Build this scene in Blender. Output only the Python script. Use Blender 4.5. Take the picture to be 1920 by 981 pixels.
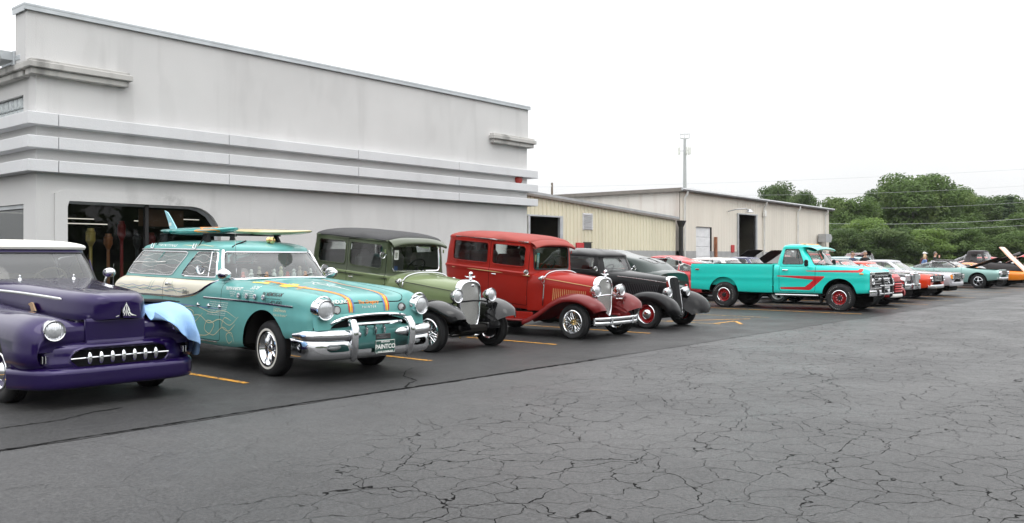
import bpy, bmesh, math, random
import numpy as np
from mathutils import Vector, Matrix
from mathutils.bvhtree import BVHTree

random.seed(7)
rng = np.random.default_rng(7)
R = math.radians
for _o in list(bpy.data.objects):
 bpy.data.objects.remove(_o)
SC = bpy.context.scene
COL = SC.collection

# ------------------------------------------------------------------ camera
# world: +X runs along the showroom wall, +Y towards the showroom, cars nose out towards -Y
CAM_H = 1.5
YAW = R(40.3)                       # wall direction is 40.3 deg to the right of the view axis
cam = bpy.data.cameras.new('camera')
cam_o = bpy.data.objects.new('camera', cam)
COL.objects.link(cam_o)
cam_o.location = (0, 0, CAM_H)
cam_o.rotation_euler = (R(90), 0, YAW - R(90))
cam.sensor_width = 36
cam.lens = 36 * 1650 / 1920
cam.shift_y = -8.5 / 1920
cam.clip_end = 3000
SC.camera = cam_o

# ------------------------------------------------------------------ overcast sky and soft sun
SUN_EL, SUN_AZ = R(58), R(200)
w = bpy.data.worlds.new('World')
SC.world = w
w.use_nodes = True
nt = w.node_tree
nt.nodes.clear()
out = nt.nodes.new('ShaderNodeOutputWorld')
bg = nt.nodes.new('ShaderNodeBackground')
sky = nt.nodes.new('ShaderNodeTexSky')
sky.sky_type = 'NISHITA'
sky.sun_disc = False
sky.sun_elevation = SUN_EL
sky.sun_rotation = SUN_AZ
hsv = nt.nodes.new('ShaderNodeHueSaturation')
hsv.inputs['Saturation'].default_value = 0.35
hsv.inputs['Value'].default_value = 0.10
nt.links.new(sky.outputs[0], hsv.inputs['Color'])
# cloud sheet: brighter overhead than at the horizon, as a closed overcast is
tc = nt.nodes.new('ShaderNodeTexCoord')
sep = nt.nodes.new('ShaderNodeSeparateXYZ')
nt.links.new(tc.outputs['Generated'], sep.inputs[0])
ramp = nt.nodes.new('ShaderNodeMapRange')
ramp.inputs['From Min'].default_value = 0.0
ramp.inputs['From Max'].default_value = 1.0
ramp.inputs['To Min'].default_value = 0.72
ramp.inputs['To Max'].default_value = 2.75
nt.links.new(sep.outputs['Z'], ramp.inputs['Value'])
cn = nt.nodes.new('ShaderNodeTexNoise')
cn.inputs['Scale'].default_value = 2.2
cn.inputs['Detail'].default_value = 4
nt.links.new(tc.outputs['Generated'], cn.inputs['Vector'])
cr = nt.nodes.new('ShaderNodeMapRange')
cr.inputs['From Min'].default_value = 0.3
cr.inputs['From Max'].default_value = 0.7
cr.inputs['To Min'].default_value = 0.93
cr.inputs['To Max'].default_value = 1.07
nt.links.new(cn.outputs['Fac'], cr.inputs['Value'])
mul = nt.nodes.new('ShaderNodeMath')
mul.operation = 'MULTIPLY'
nt.links.new(ramp.outputs[0], mul.inputs[0])
nt.links.new(cr.outputs[0], mul.inputs[1])
cc = nt.nodes.new('ShaderNodeMix')
cc.data_type = 'RGBA'
cc.blend_type = 'MULTIPLY'
cc.inputs['Factor'].default_value = 1
cc.inputs['A'].default_value = (0.985, 0.992, 1.0, 1)
nt.links.new(mul.outputs[0], cc.inputs['B'])
mx = nt.nodes.new('ShaderNodeMix')
mx.data_type = 'RGBA'
mx.inputs['Factor'].default_value = 0.92
nt.links.new(hsv.outputs[0], mx.inputs['A'])
nt.links.new(cc.outputs['Result'], mx.inputs['B'])
nt.links.new(mx.outputs['Result'], bg.inputs['Color'])
bg.inputs['Strength'].default_value = 1.0
nt.links.new(bg.outputs[0], out.inputs[0])

sun = bpy.data.lights.new('sun', 'SUN')
sun.energy = 0.5
sun.angle = R(35)
sun.color = (1.0, 0.97, 0.92)
sun_o = bpy.data.objects.new('sun', sun)
COL.objects.link(sun_o)
# the sky's sun direction is (sin az, cos az); the lamp shines from there
_sd = Vector((math.sin(SUN_AZ) * math.cos(SUN_EL), math.cos(SUN_AZ) * math.cos(SUN_EL), math.sin(SUN_EL)))
sun_o.rotation_euler = _sd.to_track_quat('Z', 'Y').to_euler()
sun_o.location = (0, 0, 60)

SC.view_settings.view_transform = 'Standard'
SC.view_settings.look = 'None'
SC.view_settings.gamma = 1
SC.view_settings.exposure = 0.26
SC.view_settings.use_curve_mapping = False
SC.render.engine = 'CYCLES'
SC.cycles.max_bounces = 8
SC.cycles.transparent_max_bounces = 16
SC.cycles.use_denoising = True
SC.cycles.caustics_reflective = False
SC.cycles.caustics_refractive = False

# ------------------------------------------------------------------ materials
def lin(*c):
 if len(c) == 1 and isinstance(c[0], str):
  h = c[0]
  c = [int(h[i:i + 2], 16) for i in (0, 2, 4)]
 return tuple(((x / 255) / 12.92 if x / 255 <= 0.04045 else ((x / 255 + 0.055) / 1.055) ** 2.4) for x in c) + (1,)

MATS = {}

def base_mat(name):
 m = bpy.data.materials.new(name)
 m.use_nodes = True
 MATS[name] = m
 n = m.node_tree
 return m, n, n.nodes['Principled BSDF']

def N(nt, typ, **kw):
 n = nt.nodes.new('ShaderNode' + typ)
 for k, v in kw.items():
  if k.startswith('i_'):
   key = k[2:].replace('_', ' ')
   n.inputs[int(key) if key.isdigit() else key].default_value = v
  else:
   setattr(n, k, v)
 return n

def noise_fac(nt, scale, lo, hi, a, b, detail=4, vec=None, rough=0.55):
 n = N(nt, 'TexNoise', i_Scale=scale, i_Detail=detail, i_Roughness=rough)
 if vec:
  nt.links.new(vec, n.inputs['Vector'])
 r = N(nt, 'MapRange')
 r.inputs['From Min'].default_value = lo
 r.inputs['From Max'].default_value = hi
 r.inputs['To Min'].default_value = a
 r.inputs['To Max'].default_value = b
 nt.links.new(n.outputs['Fac'], r.inputs['Value'])
 return r.outputs[0]

def objvec(nt, scale=(1, 1, 1)):
 t = N(nt, 'TexCoord')
 mp = N(nt, 'Mapping')
 mp.inputs['Scale'].default_value = scale
 nt.links.new(t.outputs['Object'], mp.inputs['Vector'])
 return mp.outputs[0]

def mixc(nt, fac, a, b, blend='MIX'):
 m = N(nt, 'Mix', data_type='RGBA', blend_type=blend)
 for k, v in (('Factor', fac), ('A', a), ('B', b)):
  if hasattr(v, 'links') or isinstance(v, bpy.types.NodeSocket):
   nt.links.new(v, m.inputs[k])
  else:
   m.inputs[k].default_value = v
 return m.outputs['Result']

def mat(name, col, rough=0.5, metal=0.0, coat=0.0, var=0.12, vscale=3.0, bump=0.0, bscale=60, spec=0.5, emit=0, coat_rough=0.04, rvar=0.0):
 m, nt, p = base_mat(name)
 c = lin(col) if isinstance(col, str) else tuple(col) + (1,)
 v = objvec(nt)
 if var:
  f = noise_fac(nt, vscale, 0.3, 0.7, 1 - var, 1 + var, vec=v)
  cm = N(nt, 'Mix', data_type='RGBA', blend_type='MULTIPLY')
  cm.inputs['Factor'].default_value = 1
  cm.inputs['A'].default_value = c
  nt.links.new(f, cm.inputs['B'])
  nt.links.new(cm.outputs['Result'], p.inputs['Base Color'])
 else:
  p.inputs['Base Color'].default_value = c
 p.inputs['Roughness'].default_value = rough
 if rvar:
  f = noise_fac(nt, vscale * 2.3, 0.3, 0.7, max(rough - rvar, 0.02), rough + rvar, vec=v)
  nt.links.new(f, p.inputs['Roughness'])
 p.inputs['Metallic'].default_value = metal
 p.inputs['Coat Weight'].default_value = coat
 p.inputs['Coat Roughness'].default_value = coat_rough
 p.inputs['Specular IOR Level'].default_value = spec
 if emit:
  p.inputs['Emission Color'].default_value = c
  p.inputs['Emission Strength'].default_value = emit
 if bump:
  n = N(nt, 'TexNoise', i_Scale=bscale, i_Detail=3)
  nt.links.new(v, n.inputs['Vector'])
  b = N(nt, 'Bump', i_Strength=bump, i_Distance=0.02)
  nt.links.new(n.outputs['Fac'], b.inputs['Height'])
  nt.links.new(b.outputs[0], p.inputs['Normal'])
 return m

def paint(name, col, metal=0.0, rough=0.32, coat=1.0, var=0.05, dust=0.25, coat_rough=0.05, ior=1.42):
 """car paint: coat over base, very slightly dusty and wavy so that reflections are not perfect"""
 m, nt, p = base_mat(name)
 c = lin(col) if isinstance(col, str) else tuple(col) + (1,)
 v = objvec(nt)
 f = noise_fac(nt, 1.7, 0.3, 0.7, 1 - var, 1 + var, vec=v)
 cm = mixc(nt, 1.0, c, f, 'MULTIPLY')
 nt.links.new(cm, p.inputs['Base Color'])
 p.inputs['Metallic'].default_value = metal
 p.inputs['Roughness'].default_value = rough
 p.inputs['Coat Weight'].default_value = coat
 p.inputs['Coat IOR'].default_value = ior
 p.inputs['Specular IOR Level'].default_value = 0.12
 d = noise_fac(nt, 4.0, 0.35, 0.75, coat_rough, coat_rough + 0.06 * dust * 4, vec=v)
 nt.links.new(d, p.inputs['Coat Roughness'])
 n = N(nt, 'TexNoise', i_Scale=5.0, i_Detail=1)
 nt.links.new(v, n.inputs['Vector'])
 b = N(nt, 'Bump', i_Strength=0.05, i_Distance=0.03)
 nt.links.new(n.outputs['Fac'], b.inputs['Height'])
 nt.links.new(b.outputs[0], p.inputs['Coat Normal'])
 nt.links.new(b.outputs[0], p.inputs['Normal'])
 return m

def glass(name, tint=(0.75, 0.8, 0.8), refl=1.0, haze=0.0):
 m = bpy.data.materials.new(name)
 m.use_nodes = True
 MATS[name] = m
 nt = m.node_tree
 nt.nodes.clear()
 o = N(nt, 'OutputMaterial')
 t = N(nt, 'BsdfTransparent')
 t.inputs[0].default_value = tint + (1,)
 g = N(nt, 'BsdfGlossy', i_Roughness=0.015)
 fr = N(nt, 'Fresnel', i_IOR=1.52)
 mu = N(nt, 'Math', operation='MULTIPLY', use_clamp=True)
 mu.inputs[1].default_value = 1.7 * refl
 nt.links.new(fr.outputs[0], mu.inputs[0])
 x = N(nt, 'MixShader')
 nt.links.new(mu.outputs[0], x.inputs[0])
 if haze:
  df = N(nt, 'BsdfDiffuse')
  df.inputs[0].default_value = (0.6, 0.62, 0.64, 1)
  x2 = N(nt, 'MixShader')
  x2.inputs[0].default_value = haze
  nt.links.new(t.outputs[0], x2.inputs[1])
  nt.links.new(df.outputs[0], x2.inputs[2])
  nt.links.new(x2.outputs[0], x.inputs[1])
 else:
  nt.links.new(t.outputs[0], x.inputs[1])
 nt.links.new(g.outputs[0], x.inputs[2])
 nt.links.new(x.outputs[0], o.inputs[0])
 return m

mat('chrome', (0.78, 0.79, 0.81), rough=0.07, metal=1, var=0.04, rvar=0.03)
mat('dull_chrome', (0.62, 0.63, 0.64), rough=0.22, metal=1, var=0.08, rvar=0.06)
mat('gold_metal', (0.75, 0.55, 0.25), rough=0.2, metal=1)
mat('tyre_rubber', (0.018, 0.018, 0.019), rough=0.72, var=0.2, vscale=6, bump=0.15, bscale=90, rvar=0.1, spec=0.35)
mat('whitewall', (0.72, 0.70, 0.64), rough=0.55)
mat('black_trim', (0.012, 0.012, 0.013), rough=0.45)
mat('matte_black', (0.015, 0.015, 0.016), rough=0.85, spec=0.2)
mat('panel_gap', (0.006, 0.006, 0.006), rough=0.9, spec=0.1, var=0)
mat('underbody', (0.012, 0.011, 0.010), rough=0.9, spec=0.15, bump=0.2, bscale=20)
mat('dark_interior', (0.02, 0.018, 0.017), rough=0.8, spec=0.2)
mat('red_interior', (0.12, 0.015, 0.013), rough=0.7)
mat('tan_interior', (0.42, 0.36, 0.28), rough=0.7)
mat('grey_interior', (0.2, 0.2, 0.2), rough=0.75)
mat('amber_lens', (0.9, 0.32, 0.03), rough=0.12, coat=1)
mat('red_lens', (0.35, 0.012, 0.012), rough=0.15, coat=1)
mat('white_enamel', (0.75, 0.75, 0.72), rough=0.35, coat=0.5)
mat('galvanised', (0.45, 0.46, 0.47), rough=0.45, metal=0.7)
glass('clear_glass', (0.90, 0.94, 0.92))
glass('hazy_glass', (0.78, 0.84, 0.82), haze=0.10)
glass('tint_glass', (0.42, 0.46, 0.46))
glass('dark_glass', (0.16, 0.17, 0.18))

def lamp_glass():
 m, nt, p = base_mat('lamp_glass')
 v = objvec(nt)
 wv = N(nt, 'TexWave', wave_type='BANDS', bands_direction='X', i_Scale=14.0, i_Distortion=1.2)
 nt.links.new(v, wv.inputs['Vector'])
 b = N(nt, 'Bump', i_Strength=0.35, i_Distance=0.01)
 nt.links.new(wv.outputs['Fac'], b.inputs['Height'])
 nt.links.new(b.outputs[0], p.inputs['Normal'])
 p.inputs['Base Color'].default_value = (0.62, 0.64, 0.66, 1)
 p.inputs['Metallic'].default_value = 0.55
 p.inputs['Roughness'].default_value = 0.18
 p.inputs['Coat Weight'].default_value = 1
lamp_glass()

# ------------------------------------------------------------------ geometry helpers
class G:
 """vertices, faces and a material slot per face; becomes ONE mesh object"""
 def __init__(s):
  s.v, s.f, s.m = [], [], []

 def add(s, v, f, m=0):
  o = len(s.v)
  s.v += [tuple(map(float, p)) for p in v]
  s.f += [tuple(i + o for i in q) for q in f]
  s.m += [m] * len(f)
  return s

 def join(s, g, m=None):
  o = len(s.v)
  s.v += g.v
  s.f += [tuple(i + o for i in q) for q in g.f]
  s.m += g.m if m is None else [m] * len(g.f)
  return s

 def xf(s, M):
  s.v = [tuple(M @ Vector(p)) for p in s.v]
  return s

 def move(s, x=0, y=0, z=0):
  s.v = [(p[0] + x, p[1] + y, p[2] + z) for p in s.v]
  return s

 def mirror_x(s):
  s.v = [(-p[0], p[1], p[2]) for p in s.v]
  s.f = [tuple(reversed(q)) for q in s.f]
  return s

 def copy(s):
  g = G()
  g.v, g.f, g.m = list(s.v), list(s.f), list(s.m)
  return g

 def box(s, c, d, r=0.0, m=0):
  """box of size d about c with chamfered edges r"""
  h = [q / 2 for q in d]
  r = min(r, min(h) * 0.98)
  if r <= 0:
   v = [(c[0] + h[0] * a, c[1] + h[1] * b, c[2] + h[2] * e) for a in (-1, 1) for b in (-1, 1) for e in (-1, 1)]
   return s.add(v, [(0, 1, 3, 2), (4, 6, 7, 5), (0, 4, 5, 1), (2, 3, 7, 6), (0, 2, 6, 4), (1, 5, 7, 3)], m)
  v, idx = [], {}
  for a in (-1, 1):
   for b in (-1, 1):
    for e in (-1, 1):
     for k in range(3):
      q = [h[0] - r, h[1] - r, h[2] - r]
      q[k] = h[k]
      idx[(a, b, e, k)] = len(v)
      v.append((c[0] + q[0] * a, c[1] + q[1] * b, c[2] + q[2] * e))
  f = []
  S = (-1, 1)
  for a in S:
   f.append([idx[(a, b, e, 0)] for b, e in ((-1, -1), (1, -1), (1, 1), (-1, 1))][::a])
   f.append([idx[(b, a, e, 1)] for b, e in ((-1, -1), (1, -1), (1, 1), (-1, 1))][::-a])
   f.append([idx[(b, e, a, 2)] for b, e in ((-1, -1), (1, -1), (1, 1), (-1, 1))][::a])
  for a in S:
   for b in S:
    f.append([idx[(a, b, -1, 0)], idx[(a, b, 1, 0)], idx[(a, b, 1, 1)], idx[(a, b, -1, 1)]])
    f.append([idx[(a, -1, b, 0)], idx[(a, 1, b, 0)], idx[(a, 1, b, 2)], idx[(a, -1, b, 2)]])
    f.append([idx[(-1, a, b, 1)], idx[(1, a, b, 1)], idx[(1, a, b, 2)], idx[(-1, a, b, 2)]])
    for e in S:
     f.append([idx[(a, b, e, 0)], idx[(a, b, e, 1)], idx[(a, b, e, 2)]])
  return s.add(v, f, m)

 def tube(s, path, r, n=8, m=0, caps=True, closed=False, flat=None):
  """round (or, with flat=(rx, ry), elliptical) tube along a path"""
  P = [Vector(p) for p in path]
  k = len(P)
  rs = r if isinstance(r, (list, tuple)) else [r] * k
  v, f = [], []
  up = Vector((0, 0, 1))
  nrm = None
  for i in range(k):
   a = P[(i - 1) % k] if (closed or i > 0) else P[i]
   b = P[(i + 1) % k] if (closed or i < k - 1) else P[i]
   t = (b - a)
   t = t.normalized() if t.length > 1e-9 else Vector((1, 0, 0))
   if nrm is None:
    nrm = up - t * up.dot(t)
    if nrm.length < 0.05:
     nrm = Vector((1, 0, 0)) - t * t.x
   else:
    nrm = nrm - t * nrm.dot(t)
   nrm.normalize()
   bn = t.cross(nrm)
   for j in range(n):
    q = 2 * math.pi * j / n
    e = flat or (1, 1)
    v.append(P[i] + bn * (math.cos(q) * rs[i] * e[0]) + nrm * (math.sin(q) * rs[i] * e[1]))
  for i in range(k if closed else k - 1):
   for j in range(n):
    a, b = i * n + j, i * n + (j + 1) % n
    i2 = (i + 1) % k
    f.append((a, b, i2 * n + (j + 1) % n, i2 * n + j))
  if caps and not closed:
   f.append(tuple(range(n))[::-1])
   f.append(tuple((k - 1) * n + j for j in range(n)))
  return s.add(v, f, m)

 def lathe(s, prof, n=24, axis='z', c=(0, 0, 0), m=0, a0=0.0, a1=2 * math.pi, sx=1.0):
  """prof: (radius, height) pairs spun about an axis through c"""
  full = abs(a1 - a0 - 2 * math.pi) < 1e-6
  k = n if full else n + 1
  v, f = [], []
  for (r, h) in prof:
   for j in range(k):
    q = a0 + (a1 - a0) * j / n
    x, y = r * math.cos(q) * sx, r * math.sin(q)
    p = {'z': (x, y, h), 'x': (h, x, y), 'y': (x, h, y)}[axis]
    v.append((p[0] + c[0], p[1] + c[1], p[2] + c[2]))
  for i in range(len(prof) - 1):
   for j in range(n):
    j2 = (j + 1) % k
    f.append((i * k + j, i * k + j2, (i + 1) * k + j2, (i + 1) * k + j))
  return s.add(v, f, m)

 def ell(s, c, r, n=20, k=12, m=0, z0=-1.0, z1=1.0):
  """ellipsoid, optionally only between two heights (as sines)"""
  a, b = math.asin(z0), math.asin(z1)
  v, f = [], []
  for i in range(k + 1):
   t = a + (b - a) * i / k
   for j in range(n):
    q = 2 * math.pi * j / n
    v.append((c[0] + r[0] * math.cos(t) * math.cos(q), c[1] + r[1] * math.cos(t) * math.sin(q), c[2] + r[2] * math.sin(t)))
  for i in range(k):
   for j in range(n):
    f.append((i * n + j, i * n + (j + 1) % n, (i + 1) * n + (j + 1) % n, (i + 1) * n + j))
  return s.add(v, f, m)

 def prism(s, poly, d, plane='yz', off=0.0, m=0, r=0.0):
  """outline (a, b) extruded from off to off+d along the third axis"""
  n = len(poly)
  def P(a, b, t):
   return {'yz': (t, a, b), 'xz': (a, t, b), 'xy': (a, b, t)}[plane]
  v = [P(a, b, off) for a, b in poly] + [P(a, b, off + d) for a, b in poly]
  f = [tuple(range(n)), tuple(range(2 * n - 1, n - 1, -1))]
  f += [(i, n + i, n + (i + 1) % n, (i + 1) % n) for i in range(n)]
  return s.add(v, f, m)


def pchip(x, y, xq):
 """shape-preserving cubic through (x, y[...]); y may have trailing axes"""
 x = np.asarray(x, float)
 y = np.asarray(y, float)
 n = len(x)
 if n == 2:
  t = ((np.asarray(xq) - x[0]) / (x[1] - x[0])).reshape((-1,) + (1,) * (y.ndim - 1))
  return y[0] * (1 - t) + y[1] * t
 h = np.diff(x).reshape((-1,) + (1,) * (y.ndim - 1))
 d = np.diff(y, axis=0) / h
 m = np.zeros_like(y)
 w1 = 2 * h[1:] + h[:-1]
 w2 = h[1:] + 2 * h[:-1]
 same = d[1:] * d[:-1] > 0
 with np.errstate(divide='ignore', invalid='ignore'):
  hm = (w1 + w2) / (w1 / d[:-1] + w2 / d[1:])
 m[1:-1] = np.where(same, np.nan_to_num(hm), 0)
 m[0] = d[0]
 m[-1] = d[-1]
 xq = np.asarray(xq, float)
 i = np.clip(np.searchsorted(x, xq) - 1, 0, n - 2)
 sh = (-1,) + (1,) * (y.ndim - 1)
 hh = (x[i + 1] - x[i]).reshape(sh)
 t = ((xq - x[i]) / (x[i + 1] - x[i])).reshape(sh)
 return ((2 * t**3 - 3 * t**2 + 1) * y[i] + (t**3 - 2 * t**2 + t) * hh * m[i] + (-2 * t**3 + 3 * t**2) * y[i + 1] + (t**3 - t**2) * hh * m[i + 1])


def cspline(x, y, xq):
 """cubic with centred-difference tangents (rounder than pchip)"""
 x = np.asarray(x, float); y = np.asarray(y, float); n = len(x)
 if n == 2:
  return pchip(x, y, xq)
 sh1 = (-1,) + (1,) * (y.ndim - 1)
 h = np.diff(x).reshape(sh1)
 d = np.diff(y, axis=0) / h
 m = np.zeros_like(y)
 m[1:-1] = (d[:-1] * h[1:] + d[1:] * h[:-1]) / (h[1:] + h[:-1])
 m[0] = d[0]; m[-1] = d[-1]
 xq = np.asarray(xq, float)
 i = np.clip(np.searchsorted(x, xq) - 1, 0, n - 2)
 hh = (x[i + 1] - x[i]).reshape(sh1)
 t = ((xq - x[i]) / (x[i + 1] - x[i])).reshape(sh1)
 return ((2 * t**3 - 3 * t**2 + 1) * y[i] + (t**3 - 2 * t**2 + t) * hh * m[i] + (-2 * t**3 + 3 * t**2) * y[i + 1] + (t**3 - t**2) * hh * m[i + 1])


def chord(P, axis):
 d = np.sqrt((np.diff(P, axis=axis) ** 2).sum(-1))
 d = d.mean(axis=1 - axis) + 1e-4
 return np.concatenate([[0], np.cumsum(d)])


def spread_q(t, n):
 """n samples over knots t that always hit every knot"""
 seg = np.diff(t)
 k = np.maximum(1, np.round(seg / t[-1] * n)).astype(int)
 q = [np.linspace(t[i], t[i + 1], k[i], endpoint=False) for i in range(len(seg))]
 return np.concatenate(q + [[t[-1]]])


def net(P, nu, nv, closed=False, fu=pchip, fv=cspline, m=0):
 """smooth surface through a net of control points P[station][k] -> G"""
 P = np.asarray(P, float)
 if closed:
  P = np.concatenate([P[:, -2:], P, P[:, :3]], axis=1)
 tu = chord(P, 0)
 A = fu(tu, P, spread_q(tu, nu))
 tv = chord(P, 1)
 if closed:
  k = P.shape[1]
  tq = spread_q(tv, int(nv * 1.0 * tv[-1] / (tv[k - 3] - tv[2])))
  tq = tq[(tq >= tv[2] - 1e-9) & (tq < tv[k - 3] - 1e-9)]
 else:
  tq = spread_q(tv, nv)
 B = fv(tv, A.transpose(1, 0, 2), tq).transpose(1, 0, 2)
 a, b = B.shape[:2]
 g = G()
 f = []
 for i in range(a - 1):
  for j in range(b if closed else b - 1):
   j2 = (j + 1) % b
   f.append((i * b + j, i * b + j2, (i + 1) * b + j2, (i + 1) * b + j))
 g.add(B.reshape(-1, 3), f, m)
 g.shape = (a, b)
 return g


def mirror_half(P):
 """half stations [(x>=0,y,z) from low outside to the centre line] -> full stations"""
 out = []
 for st in P:
  st = [tuple(p) for p in st]
  out.append([(-x, y, z) for x, y, z in st] + [p for p in reversed(st) if abs(p[0]) > 1e-6])
 return out


def sd_poly(poly, r=0.0, grow=0.0):
 """signed distance to a closed 2-D polygon (negative inside), corners rounded by r"""
 V = np.asarray(poly, float)
 W = np.roll(V, -1, axis=0)
 if r:
  V, W = inset_poly(V, r)
 def f(p):
  p = np.asarray(p, float)
  d = np.full(len(p), 1e9)
  s = np.zeros(len(p), bool)
  for a, b in zip(V, W):
   e = b - a
   q = p - a
   t = np.clip((q @ e) / (e @ e + 1e-12), 0, 1)
   dd = q - t[:, None] * e
   d = np.minimum(d, (dd ** 2).sum(1))
   c1 = (a[1] <= p[:, 1]) & (b[1] > p[:, 1])
   c2 = (a[1] > p[:, 1]) & (b[1] <= p[:, 1])
   cr = e[0] * q[:, 1] - e[1] * q[:, 0]
   s ^= (c1 & (cr > 0)) | (c2 & (cr < 0))
  return np.where(s, -1, 1) * np.sqrt(d) - r - grow
 return f


def inset_poly(V, r):
 n = len(V)
 area = 0.5 * sum(V[i][0] * V[(i + 1) % n][1] - V[(i + 1) % n][0] * V[i][1] for i in range(n))
 sgn = 1 if area > 0 else -1
 out = []
 for i in range(n):
  a, b, c = V[i - 1], V[i], V[(i + 1) % n]
  e1 = (b - a) / np.linalg.norm(b - a)
  e2 = (c - b) / np.linalg.norm(c - b)
  n1 = np.array([-e1[1], e1[0]]) * sgn
  n2 = np.array([-e2[1], e2[0]]) * sgn
  k = n1 + n2
  out.append(b + k * r / max(0.25, (1 + n1 @ n2)))
 out = np.array(out)
 return out, np.roll(out, -1, axis=0)


def cut(g, phi, sel=None):
 """split the faces of g along phi = 0; returns a bool per face: inside (phi < 0).
 sel(centres, normals) limits the faces looked at; faces left out count as outside."""
 V = np.array(g.v)
 val = phi(V)
 val = np.where(np.abs(val) < 1e-6, 1e-6, val)
 F = g.f
 nf = len(F)
 ln = np.array([len(q) for q in F])
 flat = np.fromiter((i for q in F for i in q), int, ln.sum())
 st = np.concatenate([[0], np.cumsum(ln)[:-1]])
 ok = np.ones(nf, bool)
 if sel is not None:
  C = np.add.reduceat(V[flat], st) / ln[:, None]
  k = np.cross(V[flat[st + 2]] - V[flat[st]], V[flat[st + np.minimum(3, ln - 1) * (ln > 3)]] - V[flat[st + 1]])
  ok = sel(C, k / (np.linalg.norm(k, axis=1)[:, None] + 1e-12))
 neg = np.add.reduceat((val[flat] < 0).astype(int), st)
 cross = np.nonzero(ok & (neg > 0) & (neg < ln))[0]
 ins = ok & (neg == ln)
 if not len(cross):
  return ins
 edge = {}
 for i in cross:
  q = F[i]
  for a, b in zip(q, q[1:] + q[:1]):
   if val[a] * val[b] < 0:
    edge[(min(a, b), max(a, b))] = 0
 keys = list(edge)
 E = np.array(keys)
 lo, hi = V[E[:, 0]].copy(), V[E[:, 1]].copy()
 sl = np.sign(val[E[:, 0]])
 for _ in range(14):
  mid = (lo + hi) / 2
  same = (np.sign(phi(mid)) == sl)[:, None]
  lo = np.where(same, mid, lo)
  hi = np.where(same, hi, mid)
 for j, e in enumerate(keys):
  edge[e] = len(V) + j
 g.v = g.v + [tuple(p) for p in ((lo + hi) / 2).tolist()]
 keep = np.ones(nf, bool)
 keep[cross] = False
 NF = [F[i] for i in np.nonzero(keep)[0]]
 NM = [g.m[i] for i in np.nonzero(keep)[0]]
 NI = list(ins[keep])
 for i in cross:
  q = F[i]
  A, B = [], []
  for a, b in zip(q, q[1:] + q[:1]):
   (A if val[a] < 0 else B).append(a)
   if val[a] * val[b] < 0:
    k = edge[(min(a, b), max(a, b))]
    A.append(k)
    B.append(k)
  for P_, t in ((A, True), (B, False)):
   if len(P_) > 2:
    NF.append(tuple(P_)); NM.append(g.m[i]); NI.append(t)
 g.f, g.m = NF, NM
 return np.array(NI, bool)


def take(g, mask):
 """split off the faces in mask into a new G; g keeps the others"""
 def sub(idx):
  o = G()
  used = {}
  for i in idx:
   q = []
   for a in g.f[i]:
    if a not in used:
     used[a] = len(o.v)
     o.v.append(g.v[a])
    q.append(used[a])
   o.f.append(tuple(q))
   o.m.append(g.m[i])
  return o
 a = sub([i for i in range(len(g.f)) if mask[i]])
 b = sub([i for i in range(len(g.f)) if not mask[i]])
 g.v, g.f, g.m = b.v, b.f, b.m
 return a


def shift_normals(g, d):
 """push a surface along its vertex normals"""
 V = np.array(g.v)
 Nn = np.zeros_like(V)
 for q in g.f:
  a = V[q[2 % len(q)]] - V[q[0]]
  b = V[q[3 % len(q)]] - V[q[1]]
  k = np.cross(a, b)
  for i in q:
   Nn[i] += k
 Nn /= (np.linalg.norm(Nn, axis=1)[:, None] + 1e-12)
 g.v = [tuple(p) for p in V + Nn * d]
 return g


def boundary_loops(g):
 cnt = {}
 for q in g.f:
  for a, b in zip(q, q[1:] + q[:1]):
   k = (min(a, b), max(a, b))
   cnt[k] = cnt.get(k, 0) + 1
 nb = {}
 for (a, b), n in cnt.items():
  if n == 1:
   nb.setdefault(a, []).append(b)
   nb.setdefault(b, []).append(a)
 seen, loops = set(), []
 for s in nb:
  if s in seen:
   continue
  loop, cur, prev = [s], s, None
  seen.add(s)
  while True:
   nx = [k for k in nb[cur] if k != prev and k not in seen]
   if not nx:
    break
   prev, cur = cur, nx[0]
   seen.add(cur)
   loop.append(cur)
  loops.append([g.v[i] for i in loop])
 return loops


def rim_tube(g, r, n=5, m=0, step=0.03, only=None):
 """a bead along the open edges of a surface piece (window frames, arch lips)"""
 o = G()
 for lp in boundary_loops(g):
  if only and not only(lp):
   continue
  pts = [Vector(lp[0])]
  for p in lp[1:]:
   if (Vector(p) - pts[-1]).length > step:
    pts.append(Vector(p))
  if len(pts) > 3:
   o.tube(pts, r, n, m, closed=True)
 return o


def obj(name, g, mats, parent=None, smooth=35, loc=None, rot=None, **props):
 me = bpy.data.meshes.new(name)
 me.from_pydata(g.v, [], g.f)
 if isinstance(mats, str):
  mats = [mats]
 for k in mats:
  me.materials.append(MATS[k])
 if len(mats) > 1:
  me.polygons.foreach_set('material_index', g.m)
 if smooth:
  me.polygons.foreach_set('use_smooth', [True] * len(me.polygons))
  me.update()
  me.set_sharp_from_angle(angle=R(smooth))
 me.update()
 o = bpy.data.objects.new(name, me)
 COL.objects.link(o)
 if parent:
  o.parent = parent
 if loc:
  o.location = loc
 if rot:
  o.rotation_euler = rot
 for k, v in props.items():
  o[k] = v
 return o


def weld(g, d=1e-4):
 key, mp, nv = {}, [], []
 for p in g.v:
  k = (round(p[0] / d), round(p[1] / d), round(p[2] / d))
  if k not in key:
   key[k] = len(nv)
   nv.append(p)
  mp.append(key[k])
 F, Mt = [], []
 for q, m in zip(g.f, g.m):
  q2 = []
  for a in q:
   b = mp[a]
   if not q2 or q2[-1] != b:
    q2.append(b)
  if len(q2) > 1 and q2[0] == q2[-1]:
   q2.pop()
  if len(set(q2)) > 2:
   F.append(tuple(q2)); Mt.append(m)
 g.v, g.f, g.m = nv, F, Mt
 return g


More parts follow.
